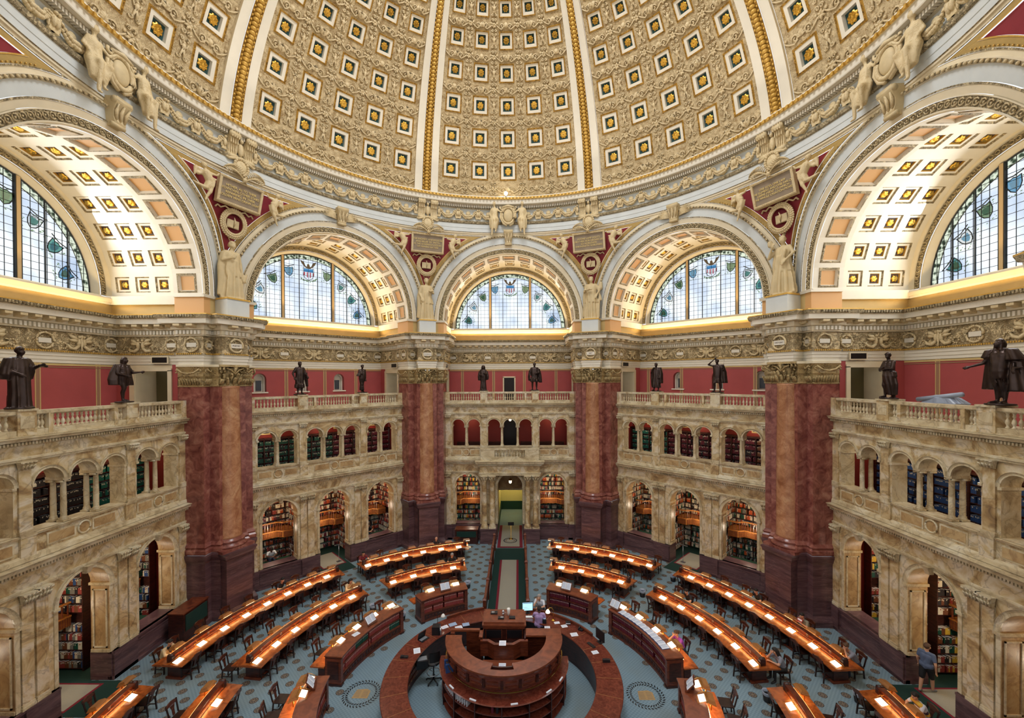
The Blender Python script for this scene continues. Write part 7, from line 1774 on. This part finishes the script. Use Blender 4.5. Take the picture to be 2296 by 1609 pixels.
# A: judge-like robe with huge sleeves, right hand forward with a document
SB.append((-2, -1.92, 'bronze statue in a full pleated robe with wide sleeves, left end of the left gallery', 1.08,
  dict(segs=torso+arm((.22, 0, 1.4), (.3, -.1, 1.18), (.32, -.26, 1.24))+arm((-.22, 0, 1.4), (-.32, -.02, 1.12), (-.14, -.2, 1.0))+[((.28, -.3, 1.27), .03, (.44, -.34, 1.24), .045, 'bronze')],
       drapes=[dict(pts=[(0, 0, 1.46, .2, .13), (0, 0, 1.2, .25, .17), (0, 0, .8, .26, .18), (0, 0, .4, .25, .2), (0, 0, .03, .27, .22)], folds=11, amp=.1, ph=.4), dict(pts=[(-.2, .04, 1.46, .12, .12), (-.27, .04, 1.2, .16, .15), (-.3, .05, .98, .16, .16), (-.28, .05, .84, .12, .12)], folds=6, amp=.1), dict(pts=[(.18, .04, 1.46, .12, .12), (.26, .0, 1.25, .13, .14), (.28, .02, 1.05, .11, .13), (.26, .03, .84, .08, .1)], folds=6, amp=.1)], style='short', look=(.5, -1, -.2))))
# B: cloak and breeches, arm held out
SB.append((-2, 1.75, 'bronze statue in short cloak and breeches with one arm held out, left gallery', 1.0,
  dict(segs=torso+legs(.07, -.02, .1)+arm((.2, 0, 1.4), (.34, -.06, 1.16), (.6, -.16, 1.2), .06)+arm((-.22, 0, 1.4), (-.34, -.06, 1.14), (-.06, -.2, 1.04), .07)+[((-.08, 0, .95), .14, (-.07, 0, .72), .11, 'bronze'), ((.08, 0, .95), .14, (.08, 0, .72), .11, 'bronze')],
       drapes=[dict(pts=[(-.12, .1, 1.5, .2, .1), (-.2, .12, 1.2, .26, .14), (-.26, .12, .9, .28, .16), (-.26, .1, .68, .26, .15)], folds=6, amp=.1), dict(pts=[(.2, .1, 1.45, .1, .1), (.28, .1, 1.1, .12, .12), (.34, .1, .8, .15, .12), (.36, .1, .66, .15, .12)], folds=5, amp=.1)], style='long', look=(.3, -1, 0), hr=1.05)))
# C: toga with staff
SB.append((-1, -2.0, 'bronze statue in a toga with a tall staff, gallery left of the back bay', 1.06,
  dict(segs=torso+legs(.12, -.06, .04)+arm((.2, 0, 1.4), (.3, -.04, 1.14), (.36, -.12, 1.0))+arm((-.21, 0, 1.4), (-.36, .02, 1.14), (-.3, -.08, .9))+[((.36, -.14, .03), .016, (.36, -.14, 1.45), .016, 'bronze')],
       drapes=[gown(.34, .25, 7, .9, -.02, 1.42, .12, .85), dict(pts=[(.3, .0, 1.1, .07, .1), (.36, .02, .8, .09, .1), (.4, .02, .42, .07, .08)], folds=4, amp=.12)], style='beard')))
SB.append((-1, 1.9, 'slim draped bronze statue with one arm bent, gallery left of the back bay', 1.0,
  dict(segs=torso+legs(.06, -.04, .1)+arm((.2, 0, 1.4), (.24, .0, 1.12), (.22, -.06, .86), .055)+arm((-.2, 0, 1.38), (-.3, -.02, 1.14), (-.14, -.18, 1.2), .06), drapes=[gown(.16, .16, 6, .2, -.03, 1.4, .1), dict(pts=[(-.25, -.05, 1.2, .12, .12), (-.26, -.06, 1.05, .15, .12)], folds=4, amp=.1)], style='short')))
SB.append((0, -1.95, 'hooded bronze statue in an open gown, left of the small door over the portal', 1.0,
  dict(segs=torso+legs(.06)+arm((.2, 0, 1.4), (.27, -.03, 1.15), (.1, -.2, 1.22), .065)+arm((-.2, 0, 1.4), (-.28, -.02, 1.12), (-.1, -.18, 1.05), .065), drapes=[gown(.05, .23, 8, .5, 0, 1.44, .1), dict(pts=[(-.26, .04, 1.38, .08, .1), (-.32, .04, 1.0, .1, .12), (-.3, .04, .72, .08, .1)], folds=4, amp=.1), dict(pts=[(.26, .04, 1.38, .08, .1), (.32, .04, 1.0, .1, .12), (.3, .04, .76, .08, .1)], folds=4, amp=.1), dict(pts=[(0, .04, 1.82, .08, .08), (0, .05, 1.7, .14, .13), (0, .05, 1.5, .17, .14)], folds=3, amp=.03)], style='short')))
SB.append((0, 1.85, 'bare-legged bronze statue in a knee-length cloak, right of the small door over the portal', 1.1,
  dict(segs=torso+legs(.14, -.03, .03)+arm((.21, 0, 1.4), (.33, -.04, 1.14), (.12, -.2, 1.08))+arm((-.21, 0, 1.4), (-.32, .0, 1.12), (-.3, -.04, .85)), drapes=[gown(.55, .28, 7, .2, 0, 1.42, .12, .8), dict(pts=[(.28, .06, 1.4, .09, .1), (.36, .08, 1.0, .12, .12), (.42, .08, .5, .1, .1)], folds=4, amp=.12), dict(pts=[(-.3, .06, 1.3, .07, .1), (-.36, .08, .9, .08, .1), (-.34, .08, .62, .07, .08)], folds=4, amp=.1)], style='short')))
SB.append((1, -1.9, 'bearded bronze statue in heavy hanging robes, gallery right of the back bay', 1.0,
  dict(segs=torso+legs(.12, -.1, .04)+arm((.2, 0, 1.4), (.3, -.02, 1.14), (.26, -.1, .95))+arm((-.21, 0, 1.4), (-.32, -.04, 1.16), (-.1, -.2, 1.42), .085), drapes=[gown(.22, .27, 9, .1, 0, 1.42, .16), dict(pts=[(.22, .04, 1.5, .1, .12), (.3, .04, 1.1, .12, .14), (.32, .04, .5, .11, .12)], folds=4, amp=.12), dict(pts=[(-.26, .02, 1.35, .1, .12), (-.3, .04, .9, .1, .12), (-.26, .04, .3, .1, .1)], folds=4, amp=.12)], style='beard')))
SB.append((1, 1.95, 'bronze statue shading its eyes with a raised arm and holding a spear', 1.06,
  dict(segs=torso+legs(.12, -.12, .08)+arm((.22, 0, 1.42), (.38, -.04, 1.2), (.36, -.12, 1.34), .06)+arm((-.21, 0, 1.42), (-.46, -.08, 1.5), (-.1, -.16, 1.78), .055)+[((.2, -.12, .3), .014, (.46, -.14, 1.98), .014, 'bronze')], drapes=[gown(.5, .24, 7, .8, 0, 1.44, .12), dict(pts=[(.2, .06, 1.5, .12, .12), (.3, .1, 1.1, .14, .14), (.34, .1, .5, .16, .13)], folds=5, amp=.13)], style='short')))
SB.append((2, -1.85, 'brooding bronze statue with folded arms wrapped in drapery, right gallery', 1.0,
  dict(segs=torso+legs(.13, -.06, .08)+arm((.22, 0, 1.42), (.28, -.12, 1.16), (-.02, -.24, 1.16), .07)+arm((-.2, 0, 1.42), (-.3, -.1, 1.1), (-.02, -.24, 1.2), .07), drapes=[dict(pts=[(0, 0, 1.1, .2, .16), (.04, -.02, .9, .24, .2), (.1, 0, .55, .24, .18), (.14, .02, .14, .17, .13)], folds=7, amp=.14), dict(pts=[(-.24, .1, 1.4, .08, .1), (-.3, .12, .9, .09, .12), (-.3, .1, .45, .08, .1)], folds=4, amp=.1), dict(pts=[(.2, -.02, 1.05, .12, .12), (.26, -.02, .85, .1, .1)], folds=4, amp=.15)], style='bun', look=(.3, -1, -.35))))
SB.append((2, 2.1, 'bronze statue with windblown cloak flaring wide, right end of the right gallery', 1.1,
  dict(segs=torso+legs(.05, -.04, .06)+arm((-.22, 0, 1.42), (-.36, -.08, 1.14), (-.56, -.28, 1.04), .06)+arm((.22, 0, 1.42), (.34, .0, 1.16), (.42, -.12, .98), .06)+[((.4, -.1, .98), .05, (.7, -.2, 1.0), .02, 'bronze')],
       drapes=[gown(.72, .2, 6, 0, 0, 1.4, .08), dict(pts=[(-.22, .06, 1.52, .1, .12), (-.3, .1, 1.1, .13, .14), (-.32, .12, .7, .18, .14), (-.34, .12, .4, .2, .13)], folds=5, amp=.12), dict(pts=[(.2, .06, 1.52, .13, .12), (.34, .1, 1.25, .16, .13), (.36, .12, .8, .26, .16), (.42, .12, .36, .34, .17)], folds=6, amp=.15), dict(pts=[(.05, .14, 1.4, .2, .07), (.05, .16, .4, .4, .08)], folds=7, amp=.1), dict(pts=[(-.26, 0, 1.5, .1, .12), (-.32, 0, 1.28, .14, .13)], folds=5, amp=.1), dict(pts=[(.28, 0, 1.5, .12, .12), (.38, 0, 1.2, .2, .15)], folds=5, amp=.1)], style='long', look=(-.1, -1, .3), hr=1.1)))
for (k, u, lab, sc_, kw) in SB:
    o = statue('bronze_statue', voxel=.022 if abs(k) == 2 else .028, mat='bronze', head=HD, **kw)
    x, y = bayxy(k, u, 15.72); o.location = (x, y, 11.02); o.rotation_euler = (0, 0, -rad(45*k)); o.scale = (sc_, sc_, sc_*1.04)
    tag(o, lab, 'statue', 'bronze statues on the balustrades')
# ------------------------------------------------------------ plaster statues over the columns
def lady(ph, larm, rarm, extra, style='bun', w=.3, folds=10, look=(.3, -1, -.1)):
    T2 = [(a, b2, c_, d, 'statue_plaster') for (a, b2, c_, d, _m) in torso]
    return statue('plaster_statue', T2+arm(*rarm, r=.062, mat='statue_plaster')+arm(*larm, r=.062, mat='statue_plaster')+extra,
                  [gown(.03, w, folds, ph, 0, 1.42, .24, .75), dict(pts=[(0, -.01, 1.18, .2, .17), (-.02, 0, 1.0, .23, .19), (0, 0, .84, .25, .19), (.03, 0, .7, .25, .18)], folds=7, amp=.16, ph=ph), dict(pts=[(-.22, .06, 1.44, .08, .1), (-.3, .08, 1.0, .09, .1), (-.3, .08, .5, .08, .09), (-.3, .08, .1, .1, .1)], folds=4, amp=.14)], .022, 'statue_plaster', HD, look, style)
P_ = 'statue_plaster'
LD = [(-67.5, lady(.2, ((-.2, 0, 1.42), (-.3, -.02, 1.16), (-.14, -.2, 1.24)), ((.2, 0, 1.42), (.28, 0, 1.12), (.3, -.04, .88)), [((.3, -.04, .5), .03, (.46, -.04, .86), .03, P_), ((.28, -.04, .7), .03, (.42, -.04, .6), .03, P_), ((.34, -.04, .62), .07, (.38, -.04, .76), .07, P_)]), 'cream draped statue holding a tablet over the near left column'),
      (-22.5, lady(1.2, ((-.2, 0, 1.42), (-.3, -.02, 1.14), (-.22, -.12, .92)), ((.2, 0, 1.42), (.3, -.04, 1.16), (.16, -.22, 1.2)), [((.1, -.24, 1.2), .05, (.24, -.24, 1.24), .05, P_)], 'bun', .28), 'cream draped statue with a round object in its hand over the back left column'),
      (22.5, lady(2.1, ((-.2, 0, 1.42), (-.3, -.06, 1.16), (-.14, -.26, 1.2)), ((.2, 0, 1.42), (.34, .0, 1.18), (.26, -.1, 1.0)), [((-.22, -.28, 1.2), .04, (.06, -.28, 1.22), .04, P_), ((.3, 0, .1), .06, (.36, .04, 1.3), .03, P_), ((.38, .06, 1.3), .1, (.4, .06, 1.5), .08, P_), ((.36, .06, 1.0), .05, (.42, .04, .8), .04, P_)], 'bun', .27), 'cream wreathed statue holding a small model over the back right column'),
      (67.5, lady(3.3, ((-.2, 0, 1.42), (-.42, -.08, 1.2), (-.26, -.16, 1.46)), ((.2, 0, 1.42), (.34, -.04, 1.2), (.2, -.2, 1.0)), [((-.3, -.18, 1.56), .07, (-.3, -.18, 1.64), .075, P_), ((.1, -.2, .98), .05, (.16, -.16, 1.3), .06, P_), ((0, 0, 1.78), .06, (0, .02, 1.88), .03, P_), ((-.28, -.05, .3), .09, (-.26, -.02, .66), .07, P_)], 'bun', .33), 'cream helmeted statue raising a mirror over the near right column')]
for az, o, lab in LD:
    a = rad(az); R0 = 15.05
    o.location = (R0*s(a), R0*c(a), 16.0); o.rotation_euler = (0, 0, -a); o.scale = (1.6, 1.6, 1.64); tag(o, lab, 'statue', 'cream statues over the giant columns')
    pb = empty('statue_pedestal', (R0*s(a), R0*c(a), 15.1), -a); tag(pb, 'pale blue block pedestal above the '+lab.split('over the ')[1], 'pedestal', 'pedestals of the cream statues')
    m = MB(); m.box(-.56, .56, -.5, .75, 0, .82, 'pale_blue'); m.build('block', pb); m = MB(); m.box(-.6, .6, -.54, .75, .82, .9, 'gold_paint'); m.build('cap', pb)
# ------------------------------------------------------------ ornaments of the pendentives
def put(segs, drapes, name, voxel, mat='plaster_figure', hook=None):
    mb = MB()
    for g_ in segs: seg_mesh(mb, g_[0], g_[1], g_[2], g_[3], 8)
    for d in drapes: cloth(mb, n=28, **d)
    if hook: hook(mb)
    return remeshed(mb, name, voxel, [mat], None, 1)
m_ = 'plaster_figure'
putto = put([((0, 0, .1), .17, (.12, 0, .5), .19, m_), ((.12, 0, .62), .06, (.16, .02, .72), .06, m_), ((.18, -.02, .84), .13, (.2, -.02, .86), .12, m_), ((.0, -.02, .55), .07, (-.3, -.06, .5), .05, m_), ((-.3, -.06, .5), .05, (-.42, -.06, .62), .045, m_), ((.2, -.02, .55), .07, (.05, -.12, .32), .05, m_), ((.05, -.12, .32), .05, (-.2, -.12, .28), .04, m_),
             ((0, 0, .05), .12, (.3, 0, -.12), .09, m_), ((.3, 0, -.12), .085, (.62, 0, -.02), .055, m_), ((.62, 0, -.02), .05, (.76, 0, .04), .04, m_), ((0, 0, .0), .12, (.12, -.05, -.3), .09, m_), ((.12, -.05, -.3), .08, (.3, 0, -.56), .055, m_), ((.3, 0, -.56), .05, (.36, -.02, -.68), .04, m_),
             ((.2, .08, .55), .07, (.5, .08, .7), .09, m_), ((.5, .08, .7), .09, (.62, .06, .35), .04, m_), ((.2, .08, .5), .06, (.45, .08, .45), .08, m_)], [dict(pts=[(-.02, 0, .2, .2, .16), (.1, 0, -.05, .22, .16), (.2, 0, -.2, .2, .12)], folds=5, amp=.15)], 'winged_child', .035)
seatf = put([((0, -.1, .55), .16, (.05, -.08, 1.0), .16, m_), ((-.15, -.08, 1.12), .07, (.2, -.08, 1.12), .07, m_), ((.02, -.08, 1.1), .06, (.0, -.1, 1.3), .06, m_), ((.0, -.12, 1.42), .12, (.0, -.12, 1.46), .115, m_), ((.2, -.08, 1.1), .06, (.42, -.14, .92), .05, m_), ((.42, -.14, .92), .05, (.6, -.2, 1.1), .04, m_), ((-.17, -.08, 1.1), .06, (-.3, -.05, .85), .05, m_), ((-.3, -.05, .85), .05, (-.2, -.2, .65), .04, m_),
             ((-.05, -.12, .5), .14, (-.1, -.42, .4), .1, m_), ((-.1, -.42, .4), .09, (-.12, -.36, -.35), .055, m_), ((.1, -.12, .5), .14, (.2, -.42, .42), .1, m_), ((.2, -.42, .42), .09, (.1, -.3, -.15), .055, m_), ((-.12, -.36, -.4), .05, (-.14, -.46, -.46), .04, m_), ((.1, -.3, -.2), .05, (.08, -.42, -.26), .04, m_)],
            [dict(pts=[(0, -.08, 1.05, .2, .16), (0, -.1, .7, .2, .17), (0, -.15, .5, .3, .22), (-.02, -.24, .2, .26, .2), (-.04, -.24, -.05, .2, .16)], folds=6, amp=.12)], 'seated_figure', .04)
for q in (putto, seatf): q.location = (0, 0, -50)
def textobj(txt, size, mat, parent, loc, rot, name='lettering', ext=.006, line=1.0):
    cu = bpy.data.curves.new('t', 'FONT'); cu.body = txt; cu.size = size; cu.extrude = ext; cu.align_x = 'CENTER'; cu.align_y = 'CENTER'; cu.space_line = line
    o = bpy.data.objects.new('t', cu); COL.objects.link(o); dg = bpy.context.evaluated_depsgraph_get(); me = bpy.data.meshes.new_from_object(o.evaluated_get(dg)); bpy.data.objects.remove(o)
    me.materials.clear(); me.materials.append(MATS[mat]); q = bpy.data.objects.new(name, me); COL.objects.link(q); q.parent = parent; q.location = loc; q.rotation_euler = rot; return q
TX = {-67.5: 'HITHER, AS TO THEIR\nFOVNTAIN, OTHER STARS\nREPAIRING, IN THEIR\nGOLDEN VRNS DRAW LIGHT', -22.5: 'THE INQVIRY, KNOWLEDGE\nAND BELIEF OF TRVTH\nIS THE SOVEREIGN GOOD\nOF HVMAN NATVRE', 22.5: 'AS ONE LAMP LIGHTS\nANOTHER NOR GROWS LESS\nSO NOBLENESS\nENKINDLETH NOBLENESS',
      67.5: 'ONE GOD, ONE LAW\nONE ELEMENT AND ONE FAR-OFF\nDIVINE EVENT TO WHICH\nTHE WHOLE CREATION MOVES'}
SD = {-67.5: 'near left', -22.5: 'back left', 22.5: 'back right', 67.5: 'near right'}
def rcorner(z): 
    t = (z-ZS)/(ZTOP-ZS); k = t*t*(1.5-.5*t); return (1-k)*WF/c(R8)+k*RC
for az in TX:
    a = rad(az); rr = rcorner(21.2)-.42; root = empty('inscribed_tablet', (rr*s(a), rr*c(a), 21.15), -a)
    tag(root, 'inscribed tablet with frame and palm branches on the %s crimson pendentive' % SD[az], 'tablet', 'tablets on the crimson pendentives')
    # local: x right, -y toward the room; tilt forward at the top
    tl = -.28
    def T(x, y, z): return (x, y*c(tl)-z*s(-tl)*-1 if False else y+z*tl*1.0, z)
    m = MB(); m.box(-.98, .98, -.02, .12, -.5, .5, 'tablet_stone', T); m.build('tablet', root)
    m = MB()
    for (x0, x1, z0, z1) in ((-1.1, 1.1, .5, .6), (-1.1, 1.1, -.6, -.5), (-1.1, -.98, -.5, .5), (.98, 1.1, -.5, .5)): m.box(x0, x1, -.1, .14, z0, z1, 'plaster_figure', T)
    for i in range(30): x = -1.04+2.08*i/29; m.ball(T(x, -.1, .55), .035, 'plaster_figure', 5, 3); m.ball(T(x, -.1, -.55), .035, 'plaster_figure', 5, 3)
    m.build('frame', root)
    textobj(TX[az], .158 if az < 60 else .14, 'gilt_letter', root, (0, -.045, 0), (PI/2+.27, 0, 0), 'lettering', .008, 1.02)
    m = MB()
    for sg in (-1, 1):
        pts = [(sg*(.05+1.0*t), -.12, .72+.32*s(t*2.6)) for t in np.linspace(0, 1, 10)]
        m.tube([T(*p) for p in pts], .035, 5, 'plaster_figure')
        for i in range(12):
            t = i/12; x = sg*(.1+1.0*t); z = .72+.32*s(t*2.6)
            for d in (-1, 1): m.tube([T(x, -.14, z), T(x-sg*.14, -.2, z+d*.12), T(x-sg*.26, -.12, z+d*.2)], [.03, .035, .008], 4, 'plaster_figure')
    m.ball(T(0, -.14, .7), .12, 'plaster_figure', 8, 6); m.build('palm_branches', root)
    w = empty('wreath_relief', parent=None); rr2 = rcorner(19.75)-.34; w.location = (rr2*s(a), rr2*c(a), 19.8); w.rotation_euler = (0, 0, -a)
    tag(w, 'laurel wreath around an open book below the %s inscribed tablet' % SD[az], 'wreath', 'wreaths on the crimson pendentives')
    m = MB(); T3 = lambda x, y, z: (x, y+z*-.16, z)
    for i in range(40):
        t = 2*PI*i/40
        for dr in (-.07, .02, .09): m.ball(T3((.55+dr)*c(t+dr), -.02-.04*(dr < .05), (.55+dr)*s(t+dr)*1.08), (.065, .06, .065), 'plaster_figure', 5, 4)
    m.build('wreath', w)
    m = MB()
    for sg in (-1, 1): m.add([T3(sg*.02, -.02, -.2), T3(sg*.28, .04, -.16), T3(sg*.28, .04, .18), T3(sg*.02, -.02, .14)], [(0, 1, 2, 3)], 'statue_plaster')
    m.box(-.3, .3, .05, .09, -.2, .2, 'plaster_figure', T3); m.tube([T3(0, -.05, -.1), T3(.04, -.06, .1), T3(-.03, -.06, .3)], [.03, .05, .01], 5, 'plaster_figure'); m.build('book', w)
    for sg in (-1, 1):
        m = MB(); m.tube([T3(sg*.25, 0, .62), T3(sg*.5, -.02, .72), T3(sg*.7, 0, .6), T3(sg*.85, 0, .68), T3(sg*.95, 0, .55)], .045, 5, 'statue_plaster'); m.build('ribbon', w)
    m = MB(); m.tube([T3(-.12, 0, -.84), T3(-.2, 0, -.72), T3(0, 0, -.62), T3(.2, 0, -.72), T3(.12, 0, -.84)], .035, 5, 'statue_plaster'); m.build('ribbon', w)
    for sg in (-1, 1):
        o = bpy.data.objects.new('winged_child', putto.data); COL.objects.link(o); ux = 1.55*sg; rl = rcorner(21.0)-.75
        x = rl*s(a)+ux*c(a); y = rl*c(a)-ux*s(a); o.location = (x, y, 20.95); o.scale = (sg*1.02, 1.0, 1.02); o.rotation_euler = (0, sg*.15, -a)
        tag(o, 'plaster winged child %s the tablet of the %s pendentive' % ('to the left of' if sg < 0 else 'to the right of', SD[az]), 'figure', 'winged children beside the tablets')
        if sg < 0: o.scale = (-1.02, 1.0, 1.02)
for az, nm in ((0, 'back arch'), (-90, 'left arch'), (90, 'right arch')):
    a = rad(az); R0 = 14.15
    root = empty('cartouche_relief', (R0*s(a), R0*c(a), 22.95), -a); tag(root, 'scrolled shield cartouche on the dome ring over the '+nm, 'cartouche', 'cartouches of the dome ring')
    m = MB()
    m.ball((0, -.1, .35), (.34, .14, .46), 'statue_plaster', 16, 10)
    m.tube([(.44*c(t), -.12, .35+.56*s(t)) for t in np.linspace(0, 2*PI, 25)[:-1]], .09, 7, 'plaster_figure', True); m.build('shield', root)
    m = MB()
    for sg in (-1, 1): m.tube([(sg*(.42+.14*q*c(q*7)), -.14, .86+.14*q*s(q*7)) for q in np.linspace(1, .1, 12)], .06, 6, 'plaster_figure'); m.tube([(sg*.5, -.1, .6), (sg*.55, -.12, .2), (sg*.35, -.12, -.2), (sg*.1, -.1, -.35)], .07, 6, 'plaster_figure')
    m.tube([(-.4, -.14, .92), (0, -.2, 1.0), (.4, -.14, .92)], .08, 7, 'plaster_figure'); m.build('scroll', root)
    for sg in (-1, 1):
        o = bpy.data.objects.new('seated_figure', seatf.data); COL.objects.link(o); ux = .98*sg; o.location = (R0*s(a)+ux*c(a), R0*c(a)-ux*s(a), 22.4); o.scale = (-sg*1.15, 1.1, 1.22); o.rotation_euler = (0, 0, -a)
        tag(o, 'seated plaster figure at the %s of the cartouche over the %s' % ('left side' if sg < 0 else 'right side', nm), 'figure', 'seated figures on the dome ring')
for az in (-90, -45, 0, 45, 90):
    a = rad(az); R0 = 14.42; r_ = empty('keystone', (R0*s(a), R0*c(a), 21.7), -a); tag(r_, {-90: 'scrolled keystone bracket of the left arch', -45: 'keystone with palm sprays, arch left of the back bay', 0: 'leaf-carved keystone of the back arch', 45: 'keystone with palm sprays, arch right of the back bay', 90: 'scrolled keystone bracket of the right arch'}[az], 'keystone', 'keystones of the great arches')
    m = MB(); pr_ = [(.0, -.42), (-.28, -.4), (-.34, -.25), (-.3, -.1), (-.34, .15), (-.5, .4), (-.52, .58), (0, .6)]
    for j in range(len(pr_)-1):
        (y0, z0), (y1, z1) = pr_[j], pr_[j+1]; w0 = .2+.12*(z0+.42); w1 = .2+.12*(z1+.42)
        m.add([(-w0, y0, z0), (w0, y0, z0), (w1, y1, z1), (-w1, y1, z1), (-w0, .1, z0), (w0, .1, z0), (w1, .1, z1), (-w1, .1, z1)], [(0, 1, 2, 3), (4, 0, 3, 7), (1, 5, 6, 2)], 'statue_plaster')
    m.tube([(-.32, -.4, .48), (.32, -.4, .48)], .13, 8, 'statue_plaster'); m.tube([(-.24, -.24, -.36), (.24, -.24, -.36)], .09, 8, 'statue_plaster')
    for q in (-.16, 0, .16): m.tube([(q, -.36, -.2), (q*1.2, -.38, .1), (q*1.4, -.5, .34)], [.03, .06, .03], 5, 'plaster_figure')
    m.build('bracket', r_)
    if abs(az) == 45:
        m = MB()
        for sg in (-1, 1):
            for i in range(9):
                t = .1+.14*i; m.tube([(sg*.25, -.1, -.1), (sg*(.25+.35*c(t*.9)), -.22, -.1+.35*s(t)), (sg*(.25+.85*c(t*.8)), -.14, -.05+.6*s(t))], [.03, .045, .01], 4, 'plaster_figure')
        m.build('palm_sprays', r_)
bpy.data.objects.remove(putto); bpy.data.objects.remove(seatf)
# names on the frieze plates
def plate(k, u, txt, size=.1):
    x, y = bayxy(k, u, 19.1); r_ = empty('name_plate', (x, y, 13.62), -rad(45*k)); tag(r_, 'white frieze plate lettered '+txt, 'plate'); m = MB(); m.box(-.28, .28, -.02, .02, -.1, .1, 'white_plaster'); m.build('plate', r_); textobj(txt, size, 'wood_dark', r_, (0, -.025, 0), (PI/2, 0, 0), 'lettering', .003)
plate(-2, -1.85, 'SHAKESPEARE', .085); plate(2, 1.85, 'GIBBON', .13)
for az, t in ((-67.5, 'POETRY'), (-22.5, 'PHILOSOPHY'), (22.5, 'ART'), (67.5, 'HISTORY')):
    a = rad(az); R0 = 14.78; r_ = empty('name_plate', (R0*s(a), R0*c(a), 13.62), -a); tag(r_, 'round wreathed plate lettered '+t+' above a giant column', 'plate')
    m = MB(); m.tube([(.33*c(q), -.03, .33*s(q)) for q in np.linspace(0, 2*PI, 21)[:-1]], .05, 6, 'plaster_figure', True); m.build('wreath', r_)
    m = MB(); m.box(-.27, .27, -.04, .0, -.11, .11, 'white_plaster'); m.build('plate', r_); textobj(t, .14 if len(t) < 5 else .11 if len(t) < 8 else .08, 'wood_dark', r_, (0, -.045, 0), (PI/2, 0, 0), 'lettering', .003)
# draped things on the gallery floor at the right, air monitor
x, y = bayxy(2, -1.0, 17.0)
r_ = empty('covered_equipment', (x, y, 10.04), -1.4); tag(r_, 'grey-blue dust sheets heaped on a trolley behind the right balustrade', 'equipment')
m = MB(); cloth(m, [(0, 0, 1.15, .2, .15), (.05, 0, 1.05, .5, .3), (.1, 0, .85, .7, .35), (0, 0, .8, .72, .36)], 7, .12); o = m.build('sheet', r_); o.data.materials[0] = MATS['bin_liner']
m = MB(); m.tube([(-.7, -.2, .95), (.8, -.2, 1.2)], .09, 8, 'bin_liner'); m.build('rolled_sheet', r_)
m = MB()
for (u, v) in ((-.6, -.3), (.6, -.3), (.6, .3), (-.6, .3)): m.box(u-.02, u+.02, v-.02, v+.02, 0, .8, 'steel')
m.box(-.65, .65, -.33, .33, .74, .8, 'black_plastic'); m.build('trolley', r_)
